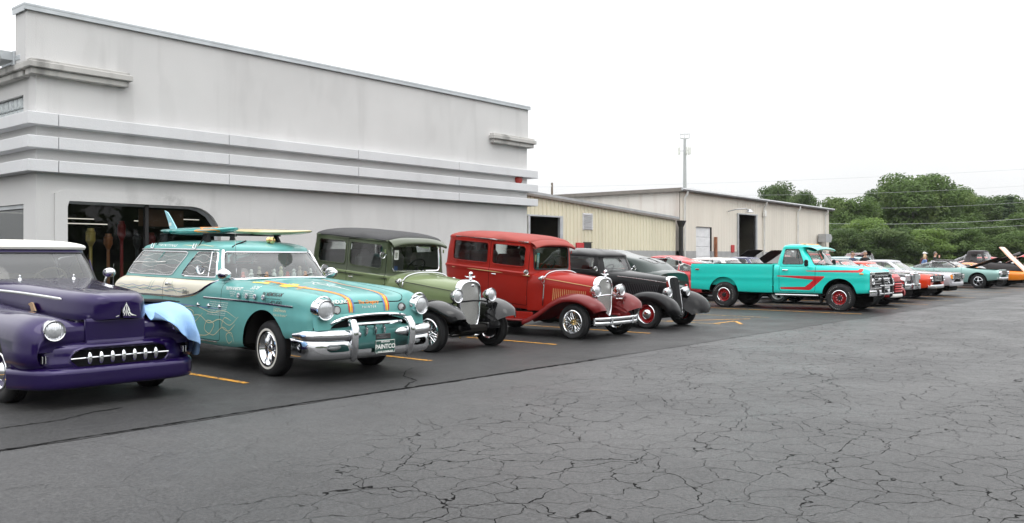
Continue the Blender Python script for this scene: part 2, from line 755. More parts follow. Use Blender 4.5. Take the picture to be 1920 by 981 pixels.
def empty(name, loc=(0, 0, 0), rz=0.0, parent=None, **props):
 o = bpy.data.objects.new(name, None)
 o.empty_display_size = 0.2
 COL.objects.link(o)
 o.location = loc
 o.rotation_euler = (0, 0, rz)
 if parent:
  o.parent = parent
 for k, v in props.items():
  o[k] = v
 return o


def thing(name, label, cat, loc=(0, 0, 0), rz=0.0, group=None, pitch=0.0):
 o = empty(name, loc, rz)
 o.rotation_euler = (pitch, 0, rz)
 o['label'] = label
 o['category'] = cat
 if group:
  o['group'] = group
 return o


def tag(o, label, cat, group=None):
 o['label'] = label
 o['category'] = cat
 if group:
  o['group'] = group
 return o


def copy_tree(o, parent=None):
 c = o.copy()
 COL.objects.link(c)
 c.parent = parent
 for ch in [k for k in bpy.data.objects if k.parent == o]:
  copy_tree(ch, c)
 return c


def text_geo(body, size, shear=0.0, align='CENTER', bold=0.0, spacing=1.0):
 """lettering as a flat mesh in the xy plane"""
 cu = bpy.data.curves.new('lettering', 'FONT')
 cu.body = body
 cu.size = size
 cu.shear = shear
 cu.align_x = align
 cu.align_y = 'CENTER'
 cu.offset = bold
 cu.space_character = spacing
 cu.resolution_u = 3
 t = bpy.data.objects.new('lettering', cu)
 me = t.to_mesh()
 g = G()
 g.add([v.co for v in me.vertices], [tuple(p.vertices) for p in me.polygons])
 t.to_mesh_clear()
 bpy.data.objects.remove(t)
 bpy.data.curves.remove(cu)
 return g


def bvh(g):
 return BVHTree.FromPolygons([Vector(p) for p in g.v], [list(q) for q in g.f])


def stick(g2, tree, to3, direction, off=0.003):
 """lay a flat drawing (x, y) on a surface: to3(x, y) gives the ray start, direction the ray"""
 out = G()
 d = Vector(direction).normalized()
 V, ok = [], []
 for p in g2.v:
  s = Vector(to3(p[0], p[1]))
  h = tree.ray_cast(s, d)
  if h[0] is None:
   V.append((0, 0, 0)); ok.append(False)
  else:
   n = h[1]
   if n.dot(d) > 0:
    n = -n
   V.append(tuple(h[0] + n * off)); ok.append(True)
 F = [q for q in g2.f if all(ok[i] for i in q)]
 M2 = [m for q, m in zip(g2.f, g2.m) if all(ok[i] for i in q)]
 out.v, out.f, out.m = V, F, M2
 return out


def ribbon(pts, w, m=0, seg=0.02):
 """flat stroke in the xy plane, tapering at both ends"""
 P = [np.array(p, float) for p in pts]
 if len(P) > 2:
  t = np.concatenate([[0], np.cumsum([np.linalg.norm(P[i + 1] - P[i]) for i in range(len(P) - 1)])])
  n = max(6, int(t[-1] / seg))
  Q = cspline(t, np.array(P), np.linspace(0, t[-1], n))
 else:
  Q = np.array([P[0] * (1 - k) + P[1] * k for k in np.linspace(0, 1, 6)])
 g = G()
 v, f = [], []
 n = len(Q)
 for i in range(n):
  d = Q[min(i + 1, n - 1)] - Q[max(i - 1, 0)]
  d = d / (np.linalg.norm(d) + 1e-9)
  nn = np.array([-d[1], d[0]])
  k = w * (0.35 + 0.65 * math.sin(math.pi * min(1, max(0, i / (n - 1)))) ** 0.5) / 2
  v += [(*(Q[i] + nn * k), 0), (*(Q[i] - nn * k), 0)]
 for i in range(n - 1):
  f.append((2 * i, 2 * i + 1, 2 * i + 3, 2 * i + 2))
 return g.add(v, f, m)


def polar(cx, cy, r, a0, a1, n):
 return [(cx + r * math.cos(R(a0 + (a1 - a0) * i / n)), cy + r * math.sin(R(a0 + (a1 - a0) * i / n))) for i in range(n + 1)]

# ------------------------------------------------------------------ setting: ground and lot
def asphalt(name, base, patch, crackmask, wet, crack_w=1.0, fine=True):
 m, nt, p = base_mat(name)
 t = N(nt, 'TexCoord')
 v = t.outputs['Object']
 L = nt.links
 # colour: aggregate speckle over broad patches
 big = noise_fac(nt, 0.35, 0.3, 0.7, 0.0, 1.0, vec=v, detail=5)
 col = mixc(nt, big, tuple(base) + (1,), tuple(patch) + (1,))
 sp = N(nt, 'TexNoise', i_Scale=34.0, i_Detail=6.0, i_Roughness=0.85)
 L.new(v, sp.inputs['Vector'])
 spr = N(nt, 'MapRange')
 for k, q in (('From Min', 0.36), ('From Max', 0.66), ('To Min', 0.25), ('To Max', 2.0)):
  spr.inputs[k].default_value = q
 L.new(sp.outputs['Fac'], spr.inputs['Value'])
 col = mixc(nt, 1.0, col, spr.outputs[0], 'MULTIPLY')
 col = mixc(nt, 1.0, col, noise_fac(nt, 7.0, 0.3, 0.7, 0.72, 1.25, vec=v, detail=6, rough=0.8), 'MULTIPLY')
 # pale stone chips
 vo = N(nt, 'TexVoronoi', i_Scale=38.0)
 L.new(v, vo.inputs['Vector'])
 chip = N(nt, 'MapRange')
 for k, q in (('From Min', 0.10), ('From Max', 0.16), ('To Min', 0.6), ('To Max', 0.0)):
  chip.inputs[k].default_value = q
 L.new(vo.outputs['Distance'], chip.inputs['Value'])
 gate = noise_fac(nt, 9.0, 0.52, 0.68, 0.0, 1.0, vec=v)
 cm = N(nt, 'Math', operation='MULTIPLY')
 L.new(chip.outputs[0], cm.inputs[0]); L.new(gate, cm.inputs[1])
 col = mixc(nt, cm.outputs[0], col, (0.30, 0.29, 0.27, 1))
 # cracks: warped cell borders, coarse and fine, in zones
 def warp(scale, amt):
  nz = N(nt, 'TexNoise', i_Scale=scale, i_Detail=4.0)
  L.new(v, nz.inputs['Vector'])
  sub = N(nt, 'VectorMath', operation='SUBTRACT')
  sub.inputs[1].default_value = (0.5, 0.5, 0.5)
  L.new(nz.outputs['Color'], sub.inputs[0])
  sc = N(nt, 'VectorMath', operation='SCALE')
  sc.inputs['Scale'].default_value = amt
  L.new(sub.outputs[0], sc.inputs[0])
  ad = N(nt, 'VectorMath', operation='ADD')
  L.new(v, ad.inputs[0]); L.new(sc.outputs[0], ad.inputs[1])
  return ad.outputs[0]
 def crack(scale, warp_s, warp_a, width, zone, seed):
  wv = warp(warp_s, warp_a)
  mp = N(nt, 'Mapping')
  mp.inputs['Location'].default_value = (seed, seed * 0.7, 0)
  L.new(wv, mp.inputs['Vector'])
  vd = N(nt, 'TexVoronoi', feature='DISTANCE_TO_EDGE', voronoi_dimensions='2D', i_Scale=scale)
  L.new(mp.outputs[0], vd.inputs['Vector'])
  wn = noise_fac(nt, 3.1, 0.3, 0.72, width * 0.35, width * 1.15, vec=v, detail=6, rough=0.7)
  q = N(nt, 'Math', operation='DIVIDE')
  L.new(vd.outputs['Distance'], q.inputs[0]); L.new(wn, q.inputs[1])
  r = N(nt, 'MapRange')
  for k, a in (('From Min', 0.75), ('From Max', 1.0), ('To Min', 1.0), ('To Max', 0.0)):
   r.inputs[k].default_value = a
  L.new(q.outputs[0], r.inputs['Value'])
  o = N(nt, 'Math', operation='MULTIPLY')
  L.new(r.outputs[0], o.inputs[0])
  if isinstance(zone, (int, float)):
   o.inputs[1].default_value = zone
  else:
   L.new(zone, o.inputs[1])
  return o.outputs[0]
 sep = N(nt, 'SeparateXYZ')
 L.new(warp(0.5, 3.0), sep.inputs[0])
 zs = []
 for (ax, a, b) in crackmask:      # (axis, from, to): zone rises from 0 at a to 1 at b
  r = N(nt, 'MapRange', interpolation_type='SMOOTHSTEP')
  r.inputs['From Min'].default_value = a
  r.inputs['From Max'].default_value = b
  co = N(nt, 'Math', operation='MULTIPLY_ADD')
  co.inputs[1].default_value = -0.25 if ax else 0.0
  L.new(sep.outputs[0], co.inputs[0]); L.new(sep.outputs[ax], co.inputs[2])
  L.new(co.outputs[0], r.inputs['Value'])
  zs.append(r.outputs[0])
 z = zs[0]
 for k in zs[1:]:
  mm = N(nt, 'Math', operation='MULTIPLY')
  L.new(z, mm.inputs[0]); L.new(k, mm.inputs[1])
  z = mm.outputs[0]
 zbig = N(nt, 'Math', operation='ADD', use_clamp=True)
 zbig.inputs[1].default_value = 0.25
 L.new(z, zbig.inputs[0])
 c1 = crack(0.85, 1.7, 0.9, 0.0068 * crack_w, zbig.outputs[0] if fine else z, 3.3)
 mxn = N(nt, 'Math', operation='MAXIMUM')
 L.new(c1, mxn.inputs[0])
 if fine:
  zf = noise_fac(nt, 0.9, 0.36, 0.52, 0.5, 1.0, vec=v, detail=5)
  zz = N(nt, 'Math', operation='MULTIPLY')
  L.new(zf, zz.inputs[0]); L.new(z, zz.inputs[1])
  c2 = crack(3.3, 3.8, 0.30, 0.0185 * crack_w, zz.outputs[0], 8.1)
  L.new(c2, mxn.inputs[1])
 ck = mxn.outputs[0]
 col = mixc(nt, ck, col, (0.004, 0.004, 0.004, 1))
 L.new(col, p.inputs['Base Color'])
 rg = noise_fac(nt, 0.9, 0.3, 0.7, wet[0], wet[1], vec=v, detail=5)
 L.new(rg, p.inputs['Roughness'])
 sr = N(nt, 'MapRange')
 sr.inputs['To Min'].default_value = 0.42
 sr.inputs['To Max'].default_value = 0.02
 L.new(ck, sr.inputs['Value'])
 L.new(sr.outputs[0], p.inputs['Specular IOR Level'])
 inv = N(nt, 'Math', operation='MULTIPLY_ADD')
 inv.inputs[1].default_value = -2.5
 L.new(ck, inv.inputs[0]); L.new(sp.outputs['Fac'], inv.inputs[2])
 b = N(nt, 'Bump', i_Strength=0.8, i_Distance=0.012)
 L.new(inv.outputs[0], b.inputs['Height'])
 L.new(b.outputs[0], p.inputs['Normal'])
 return m

def sheet(x0, x1, y0, y1, z, nx=1, ny=1):
 g = G()
 v = [(x0 + (x1 - x0) * i / nx, y0 + (y1 - y0) * j / ny, z) for j in range(ny + 1) for i in range(nx + 1)]
 f = [(j * (nx + 1) + i, j * (nx + 1) + i + 1, (j + 1) * (nx + 1) + i + 1, (j + 1) * (nx + 1) + i) for j in range(ny) for i in range(nx)]
 return g.add(v, f)

mat('grass', (0.07, 0.10, 0.035), rough=0.9, var=0.35, vscale=0.6, bump=0.5, bscale=12)
asphalt('aisle_asphalt', (0.034, 0.034, 0.035), (0.060, 0.060, 0.060), [(1, 4.9, 3.6)], (0.36, 0.56))
asphalt('bay_asphalt', (0.046, 0.046, 0.047), (0.072, 0.072, 0.072), [(0, 0.0, -4.0)], (0.38, 0.60), fine=False)
obj('ground', sheet(-400, 700, -500, 600, -0.02), 'grass', kind='structure')
obj('parking_lot', sheet(-60, 92, -60, 60, 0.0, 4, 4), 'aisle_asphalt', kind='structure')
# the bays were sealed later: a dark sheet that ends at a ragged seam along the aisle
SEAM_Y = 7.40
g = G()
xs = np.arange(-20, 80, 0.12)
edge = [SEAM_Y + 0.018 * math.sin(x * 1.3) + 0.012 * math.sin(x * 5.1 + 1) + rng.normal(0, 0.006) for x in xs]
v = [(x, e, 0.004) for x, e in zip(xs, edge)] + [(x, 21.9, 0.004) for x in xs]
n = len(xs)
bays = obj('parking_bays', g.add(v, [(i, i + 1, n + i + 1, n + i) for i in range(n - 1)]), 'bay_asphalt', kind='structure')

# open joint along the seam, and long wandering cracks that reach out of it
mat('crack_dark', (0.006, 0.006, 0.006), rough=0.95, spec=0.1)  # near-black of the open joint and cracks
def crack_line(name, pts, w0, w1, par, step=0.05, jit=0.012, z=0.006):
 P = np.array(pts, float)
 t = np.concatenate([[0], np.cumsum(np.linalg.norm(np.diff(P, axis=0), axis=1))])
 q = np.arange(0, t[-1], step)
 C = np.stack([np.interp(q, t, P[:, 0]), np.interp(q, t, P[:, 1])], 1)
 wob = np.cumsum(rng.normal(0, jit, (len(q), 2)), axis=0)
 wob -= np.outer(np.linspace(0, 1, len(q)), wob[-1])
 C += wob * 0.9 + rng.normal(0, 0.004, C.shape)
 v, f = [], []
 for i in range(len(C)):
  d = C[min(i + 1, len(C) - 1)] - C[max(0, i - 1)]
  d /= np.linalg.norm(d) + 1e-9
  nn = np.array([-d[1], d[0]])
  k = i / max(1, len(C) - 1)
  wd = (w0 + (w1 - w0) * k) * (0.35 + 0.9 * rng.random()) / 2
  for sgn in (1, -1):
   e = C[i] + nn * wd * sgn
   v.append((e[0], e[1], z))
 f = [(2 * i, 2 * i + 1, 2 * i + 3, 2 * i + 2) for i in range(len(C) - 1)]
 g = G().add(v, f)
 obj(name, g, 'crack_dark', parent=par, smooth=0)
crack_line('seam_crack', [(1.2, 7.40), (5.0, 7.40), (10.6, 7.38)], 0.03, 0.05, bays, jit=0.004, z=0.009)
crack_line('seam_crack', [(10.6, 7.38), (11.3, 7.37), (12.0, 7.37)], 0.03, 0.004, bays, jit=0.004, z=0.009)
crack_line('crack', [(6.9, 7.42), (7.4, 7.75), (7.55, 8.2), (8.2, 8.7)], 0.03, 0.01, bays, z=0.009)
crack_line('crack', [(2.6, 8.3), (3.4, 8.35), (4.2, 8.6)], 0.02, 0.03, bays, z=0.009)

# yellow bay stripes
def worn_paint(name, col, wear=0.5):
 m, nt, p = base_mat(name)
 t = N(nt, 'TexCoord')
 a = noise_fac(nt, 16.0, wear - 0.06, wear + 0.06, 0.0, 1.0, vec=t.outputs['Object'], detail=6, rough=0.7)
 f2 = noise_fac(nt, 2.0, 0.3, 0.7, 0.75, 1.1, vec=t.outputs['Object'])
 c = mixc(nt, 1.0, lin(col), f2, 'MULTIPLY')
 c = mixc(nt, a, (0.035, 0.033, 0.03, 1), c)
 nt.links.new(c, p.inputs['Base Color'])
 p.inputs['Roughness'].default_value = 0.6
 return m
worn_paint('yellow_line', 'D89A2A', 0.455)
worn_paint('faded_line', 'C9A45A', 0.50)
def stripe(a, b, w=0.085, m='yellow_line', z=0.009):
 a, b = Vector((*a, 0)), Vector((*b, 0))
 d = (b - a).normalized()
 n = Vector((-d.y, d.x, 0)) * w / 2
 k = 14
 v, f = [], []
 for i in range(k + 1):
  c = a.lerp(b, i / k)
  j = 1 + rng.normal(0, 0.05)
  v += [tuple(c + n * j + Vector((0, 0, z))), tuple(c - n * j + Vector((0, 0, z)))]
 f = [(2 * i, 2 * i + 1, 2 * i + 3, 2 * i + 2) for i in range(k)]
 obj('bay_stripe', G().add(v, f), m, parent=bays, smooth=0)
for i, x in enumerate([2.95, 5.93, 8.92, 11.95, 14.9]):
 stripe((x + 0.02, 14.6), (x - 0.02, 9.08 + 0.05 * (i % 2)))
stripe((17.9, 14.6), (17.9, 9.1), m='faded_line')
stripe((20.6, 13.0), (20.6, 9.2), m='faded_line')
# hatched no-parking bay
stripe((17.95, 9.3), (19.0, 9.3), m='yellow_line')
stripe((17.95, 10.5), (19.9, 9.35), m='yellow_line')
stripe((19.0, 9.3), (18.2, 8.75), m='yellow_line')
for i, x in enumerate([23.5, 26.5, 29.5, 32.5, 35.5, 38.5, 41.5, 44.5, 47.5, 50.5, 53.5]):
 stripe((x, 14.0), (x, 7.9), m='faded_line' if i % 2 else 'yellow_line')

# ------------------------------------------------------------------ setting: grey showroom
def stucco(name, base, streak=0.35):
 m, nt, p = base_mat(name)
 t = N(nt, 'TexCoord')
 L = nt.links
 v = t.outputs['Object']
 def st(sx, sz, lo, hi, a, b, seed):
  mp = N(nt, 'Mapping')
  mp.inputs['Scale'].default_value = (sx, sx, sz)
  mp.inputs['Location'].default_value = (seed, 0, seed)
  L.new(v, mp.inputs['Vector'])
  return noise_fac(nt, 1.0, lo, hi, a, b, vec=mp.outputs[0], detail=3)
 c = mixc(nt, 1.0, tuple(base) + (1,), noise_fac(nt, 0.5, 0.3, 0.7, 0.93, 1.06, vec=v, detail=6), 'MULTIPLY')
 c = mixc(nt, 1.0, c, st(1.7, 0.16, 0.56, 0.66, 1.0, 1 - streak * 0.45, 4.0), 'MULTIPLY')
 c = mixc(nt, 1.0, c, st(0.9, 0.30, 0.55, 0.60, 1.0, 1 - streak * 0.22, 9.0), 'MULTIPLY')
 c = mixc(nt, 1.0, c, noise_fac(nt, 70, 0.3, 0.7, 0.95, 1.05, vec=v), 'MULTIPLY')
 # mildew where water runs off the head of the window arch
 dst = N(nt, 'VectorMath', operation='DISTANCE')
 mp = N(nt, 'Mapping')
 mp.inputs['Scale'].default_value = (1.0, 0.0, 2.2)
 L.new(v, mp.inputs['Vector'])
 L.new(mp.outputs[0], dst.inputs[0])
 dst.inputs[1].default_value = (8.95, 0, 2.62 * 2.2)
 r = N(nt, 'MapRange')
 for k, q in (('From Min', 0.05), ('From Max', 0.55), ('To Min', 1.0), ('To Max', 0.0)):
  r.inputs[k].default_value = q
 L.new(dst.outputs['Value'], r.inputs['Value'])
 nf = noise_fac(nt, 5.0, 0.40, 0.75, 0.0, 0.55, vec=v, detail=8, rough=0.8)
 mm = N(nt, 'Math', operation='MULTIPLY')
 L.new(r.outputs[0], mm.inputs[0]); L.new(nf, mm.inputs[1])
 c = mixc(nt, mm.outputs[0], c, (0.05, 0.05, 0.045, 1))
 L.new(c, p.inputs['Base Color'])
 p.inputs['Roughness'].default_value = 0.9
 p.inputs['Specular IOR Level'].default_value = 0.2
 n = N(nt, 'TexNoise', i_Scale=45.0, i_Detail=5)
 L.new(v, n.inputs['Vector'])
 b = N(nt, 'Bump', i_Strength=0.25, i_Distance=0.01)
 L.new(n.outputs['Fac'], b.inputs['Height'])
 L.new(b.outputs[0], p.inputs['Normal'])
stucco('stucco', (0.61, 0.605, 0.60), 0.2)
stucco('band_metal', (0.66, 0.665, 0.68), 0.12)
stucco('cornice_stone', (0.50, 0.49, 0.47), 0.9)
mat('coping_metal', (0.50, 0.53, 0.55), rough=0.4, metal=0.2)
mat('window_frame_metal', (0.50, 0.52, 0.54), rough=0.4, metal=0.5)
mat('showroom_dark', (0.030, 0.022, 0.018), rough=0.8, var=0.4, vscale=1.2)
mat('tube_light', (1.0, 0.93, 0.82), emit=0.9, var=0)
glass('shop_glass', (0.72, 0.74, 0.74), refl=0.5)

YW = 16.5
WX0, WX1 = 6.43, 20.14
WTOP = 5.9
bld = thing('showroom_building', 'grey stucco showroom with three raised horizontal bands and arched shop window', 'building', (13.0, YW, 0))
def bobj(name, g, m, par=None, **k):
 """parts of the showroom are written in world coordinates"""
 g.move(-13.0, -YW, 0)
 return obj(name, g, m, parent=par or bld, **k)
# materials use object space: shift the mildew centre to the building's own origin
MATS['stucco'].node_tree.nodes  # (object origin is at x=13)
for nd in MATS['stucco'].node_tree.nodes:
 if nd.bl_idname == 'ShaderNodeVectorMath' and nd.operation == 'DISTANCE':
  nd.inputs[1].default_value = (8.95 - 13.0, 0, 2.62 * 2.2)

def wall_sheet(u0, u1, z0, z1, nu, nz):
 v = [(u0 + (u1 - u0) * i / nu, 0, z0 + (z1 - z0) * j / nz) for j in range(nz + 1) for i in range(nu + 1)]
 f = [(j * (nu + 1) + i, j * (nu + 1) + i + 1, (j + 1) * (nu + 1) + i + 1, (j + 1) * (nu + 1) + i) for j in range(nz) for i in range(nu)]
 return G().add(v, f)

def reveal(piece, depth):
 """the sides of an opening: its outline swept back by depth along +y"""
 o = G()
 for lp in boundary_loops(piece):
  n = len(lp)
  v = [p for p in lp] + [(p[0], p[1] + depth, p[2]) for p in lp]
  o.add(v, [(i, (i + 1) % n, n + (i + 1) % n, n + i) for i in range(n)])
 return o

win_poly = [(6.96, 0.35), (10.05, 0.35), (10.05, 1.95)] + [(9.40 + 0.65 * math.cos(R(a)), 1.87 + 0.65 * math.sin(R(a))) for a in range(10, 91, 8)] + [(6.96, 2.52)]
wall = wall_sheet(6.20, 20.26, 0, WTOP, 70, 30)
outer = sd_poly([(WX0, -1), (WX1, -1), (WX1, 7), (WX0, 7)])
ins = cut(wall, lambda p: outer(p[:, [0, 2]]))
wall = take(wall, ins)
sdw = sd_poly(win_poly)
ins = cut(wall, lambda p: sdw(p[:, [0, 2]]))
pane = take(wall, ins)
rev = reveal(pane, 0.22)
full = wall.copy()
full.join(rev)
# thickness of the wall: its outer outline swept back
edge = G()
for (a, b) in [((WX1, 0), (WX1, WTOP)), ((WX1, WTOP), (WX0, WTOP)), ((WX0, WTOP), (WX0, 0))]:
 edge.add([(a[0], 0, a[1]), (b[0], 0, b[1]), (b[0], 0.45, b[1]), (a[0], 0.45, a[1])], [(0, 1, 2, 3)])
full.join(edge)
back = wall_sheet(WX0, WX1, 4.95, WTOP - 0.002, 1, 1).move(0, 0.45, 0)
full.join(back)
bobj('front_wall', full.move(0, YW, 0), 'stucco', smooth=0)
for x0_, x1_ in ((6.26, WX0), (WX1, 20.2)):
 bobj('fin_end', G().box(((x0_ + x1_) / 2, YW + 0.225, (4.95 + WTOP) / 2), (x1_ - x0_, 0.446, WTOP - 4.95)), 'stucco', smooth=0)
# window: raised surround, frame, mullion, panes
sur = wall_sheet(6.6, 10.5, 0.2, 3.0, 30, 24)
so = sd_poly([(6.74, 0.2), (10.25, 0.2), (10.25, 1.95)] + [(9.42 + 0.83 * math.cos(R(a)), 1.87 + 0.83 * math.sin(R(a))) for a in range(10, 91, 8)] + [(6.74, 2.70)])
a_ = take(sur, cut(sur, lambda p: so(p[:, [0, 2]])))
take(a_, cut(a_, lambda p: sdw(p[:, [0, 2]])))
rv = reveal(a_, 0.035)
bobj('window_surround', a_.join(rv).move(0, YW - 0.035, 0), 'stucco', smooth=0)
fr = G()
lp = boundary_loops(pane)[0]
fr.tube([(p[0], p[1] + YW + 0.14, p[2]) for p in lp][::1], 0.045, 4, closed=True)
wf = bobj('window_frame', fr, 'window_frame_metal', smooth=0)
bobj('mullion', G().box((8.52, YW + 0.14, 1.45), (0.07, 0.09, 2.15)), 'black_trim')
for (x0, x1) in ((6.9, 8.485), (8.555, 10.1)):
 pg = pane.copy()
 i_ = cut(pg, lambda p: np.maximum(x0 - p[:, 0], p[:, 0] - x1))
 pg = take(pg, i_)
 bobj('window_pane', pg.move(0, YW + 0.15, 0), 'shop_glass', smooth=0)
# side wall (facing -X) with glass-block light and a second shop window
side = G()
def side_wall_piece(y0, y1, z0, z1):
 side.add([(WX0, y0, z0), (WX0, y1, z0), (WX0, y1, z1), (WX0, y0, z1)], [(0, 1, 2, 3)])
Y1 = 24.0
side_wall_piece(YW + 0.45, 17.05, 0, 4.95)
side_wall_piece(17.05, Y1, 0, 0.4)
side_wall_piece(17.05, Y1, 2.46, 4.0)
side_wall_piece(17.05, Y1, 4.44, 4.95)
side_wall_piece(20.5, Y1, 4.0, 4.44)
for (za, zb, ya, yb) in ((4.0, 4.44, 17.05, 20.5), (0.4, 2.46, 17.05, Y1)):
 for (p, q) in (((ya, za), (ya, zb)), ((ya, zb), (yb, zb)), ((yb, za), (ya, za))):
  side.add([(WX0, p[0], p[1]), (WX0, q[0], q[1]), (WX0 + 0.16, q[0], q[1]), (WX0 + 0.16, p[0], p[1])], [(0, 1, 2, 3)])
bobj('side_wall', side, 'stucco', smooth=0)
bobj('back_wall', G().box((13.3, Y1 + 0.1, 2.4), (13.6, 0.2, 4.8)), 'stucco', smooth=0)
bobj('end_wall', G().box((20.0, 20.45, 2.4), (0.2, 6.9, 4.8)), 'stucco', smooth=0)
bobj('roof', G().box((13.25, 20.5, 4.9), (13.5, 7.0, 0.12)), 'galvanised', smooth=0)
bobj('window_pane', G().box((WX0 + 0.12, 20.5, 1.43), (0.012, 6.95, 2.06)), 'shop_glass', smooth=0)
bobj('window_frame', G().box((WX0 + 0.08, 17.09, 1.43), (0.07, 0.07, 2.06)).box((WX0 + 0.08, 20.5, 2.42), (0.07, 6.9, 0.07)), 'window_frame_metal', smooth=0)
# glass blocks
m, nt_, p_ = base_mat('glass_block')
p_.inputs['Base Color'].default_value = (0.52, 0.56, 0.57, 1)
p_.inputs['Roughness'].default_value = 0.12
nz = N(nt_, 'TexNoise', i_Scale=16.0, i_Detail=2)
nt_.links.new(objvec(nt_), nz.inputs['Vector'])
bp = N(nt_, 'Bump', i_Strength=0.9, i_Distance=0.05)
nt_.links.new(nz.outputs['Fac'], bp.inputs['Height'])
nt_.links.new(bp.outputs[0], p_.inputs['Normal'])
mat('mortar', (0.55, 0.54, 0.52), rough=0.9)
gb_bed = bobj('glass_block_light', G().box((WX0 + 0.13, 18.775, 4.22), (0.04, 3.45, 0.44)), 'mortar', smooth=0)
gbm = None
for j in range(2):
 for i in range(14):
  c = (WX0 + 0.10 - 13, 17.05 + 0.11 + i * 0.215 - YW, 4.115 + j * 0.215)
  if gbm is None:
   gb = obj('glass_block', G().box((0, 0, 0), (0.08, 0.2, 0.2), 0.02), 'glass_block', parent=gb_bed)
   gbm = gb
  else:
   gb = gbm.copy(); COL.objects.link(gb)
  gb.location = c
# three raised bands, in lengths with open joints
PB = 0.19
joints = [6.22, 6.74, 10.15, 13.6, 17.05, 20.44]
for z0, z1 in ((3.83, 4.05), (3.42, 3.635), (3.005, 3.215)):
 for a, b in zip(joints[:-1], joints[1:]):
  bobj('band', G().box(((a + b) / 2, YW - PB / 2 + 0.02, (z0 + z1) / 2), (b - a - 0.012, PB + 0.04, z1 - z0), 0.008), 'band_metal')
 for a, b in ((YW + 0.026, 18.4), (18.4, 21.0), (21.0, 24.0)):
  bobj('band', G().box((6.22 + PB / 2 + 0.02, (a + b) / 2, (z0 + z1) / 2), (PB + 0.04, b - a - 0.012, z1 - z0), 0.008), 'band_metal')
 bobj('band', G().box((20.30, 18.2, (z0 + z1) / 2), (0.27, 3.3, z1 - z0), 0.008), 'band_metal')
# cornices: stepped returns at both corners
def cornice(x0, x1, y0, y1, n):
 g = G()
 g.box(((x0 + x1) / 2, (y0 + y1) / 2, 4.775), (x1 - x0 - 0.12, y1 - y0 - 0.12, 0.11), 0.01)
 g.box(((x0 + x1) / 2, (y0 + y1) / 2, 4.885), (x1 - x0, y1 - y0, 0.11), 0.012)
 g.box(((x0 + x1) / 2, (y0 + y1) / 2, 4.965), (x1 - x0 - 0.09, y1 - y0 - 0.09, 0.05), 0.008)
 bobj('cornice', g, 'cornice_stone')
cornice(6.24, 8.1, YW - 0.2, YW + 0.2, 0)
cornice(18.45, 20.36, YW - 0.2, YW + 0.25, 0)
cornice(6.24, 6.6, YW + 0.21, 24.0, 0)
cornice(20.0, 20.36, YW + 0.26, 20.0, 0)
g = G().box((13.23, YW + 0.22, WTOP + 0.035), (14.04, 0.56, 0.05), 0.008).box((13.23, YW - 0.045, WTOP - 0.02), (14.04, 0.02, 0.07))
g.box((6.225, YW + 0.22, WTOP - 0.03), (0.02, 0.52, 0.1))
bobj('coping', g, 'coping_metal')
# gutter of the lower roof behind the fin wall
g = G().prism([(6.05, 5.02), (6.28, 5.02), (6.28, 5.17), (6.0, 5.17)], 6.9, 'xz', YW + 0.5)
bobj('gutter', g, 'coping_metal', smooth=0)
bobj('gutter_outlet', G().box((6.33, YW + 0.35, 5.05), (0.16, 0.24, 0.12), 0.02), 'coping_metal')
bobj('gutter_end', G().box((6.35, YW + 0.52, 5.06), (0.24, 0.12, 0.26), 0.01).box((6.5, YW + 0.9, 5.0), (0.3, 0.9, 0.14)), 'coping_metal')
mat('red_enamel', (0.35, 0.03, 0.02), rough=0.35)
g = G().lathe([(0.0, -0.11), (0.09, -0.10), (0.13, -0.06), (0.14, -0.01), (0.11, 0.0)], 18, 'y', (19.72, YW - 0.0, 3.755))
bobj('alarm_bell', g, 'red_enamel')
# inside of the showroom
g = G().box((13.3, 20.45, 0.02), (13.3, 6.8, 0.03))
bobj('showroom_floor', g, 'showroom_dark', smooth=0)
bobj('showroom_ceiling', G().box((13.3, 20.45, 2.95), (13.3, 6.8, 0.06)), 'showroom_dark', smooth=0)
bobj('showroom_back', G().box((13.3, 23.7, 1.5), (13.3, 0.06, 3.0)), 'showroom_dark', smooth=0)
for (x, y, z) in ((8.6, 19.4, 2.22), (10.6, 20.4, 2.36), (9.3, 21.6, 2.42), (12.2, 21.8, 2.5), (12.9, 19.6, 2.3), (14.6, 22.8, 2.6), (8.2, 22.6, 2.55)):
 bobj('tube_lamp', G().box((x, y, z), (0.9, 0.03, 0.02), 0.008), 'tube_light')

# ------------------------------------------------------------------ tan metal buildings
def ribbed(name, base, streak=0.2, rust=0.0):
 m, nt, p = base_mat(name)
 t = N(nt, 'TexCoord')
 mp = N(nt, 'Mapping')
 mp.inputs['Scale'].default_value = (1.2, 1.2, 0.15)
 nt.links.new(t.outputs['Object'], mp.inputs['Vector'])
 a = noise_fac(nt, 1.0, 0.45, 0.7, 1.0, 1 - streak, vec=mp.outputs[0], detail=5)
 c = mixc(nt, 1.0, tuple(base) + (1,), a, 'MULTIPLY')
 if rust:
  r = noise_fac(nt, 1.6, 0.5, 0.75, 0.0, rust, vec=mp.outputs[0], detail=6)
  c = mixc(nt, r, c, (0.35, 0.2, 0.12, 1))
 nt.links.new(c, p.inputs['Base Color'])
 p.inputs['Roughness'].default_value = 0.6
ribbed('tan_siding', (0.70, 0.655, 0.50), 0.10)
ribbed('tan_siding_warm', (0.73, 0.685, 0.60), 0.08)
ribbed('white_siding', (0.80, 0.76, 0.70), 0.12, 0.35)
mat('block_wall', (0.36, 0.36, 0.355), rough=0.9, bump=0.3, bscale=30)
mat('fascia_brown', (0.20, 0.18, 0.16), rough=0.6)
mat('white_door', (0.72, 0.73, 0.74), rough=0.5)
mat('rust_post', (0.30, 0.12, 0.06), rough=0.85, var=0.5, vscale=6)
mat('shop_interior', (0.045, 0.040, 0.028), rough=0.9, var=0.4, vscale=1.0)
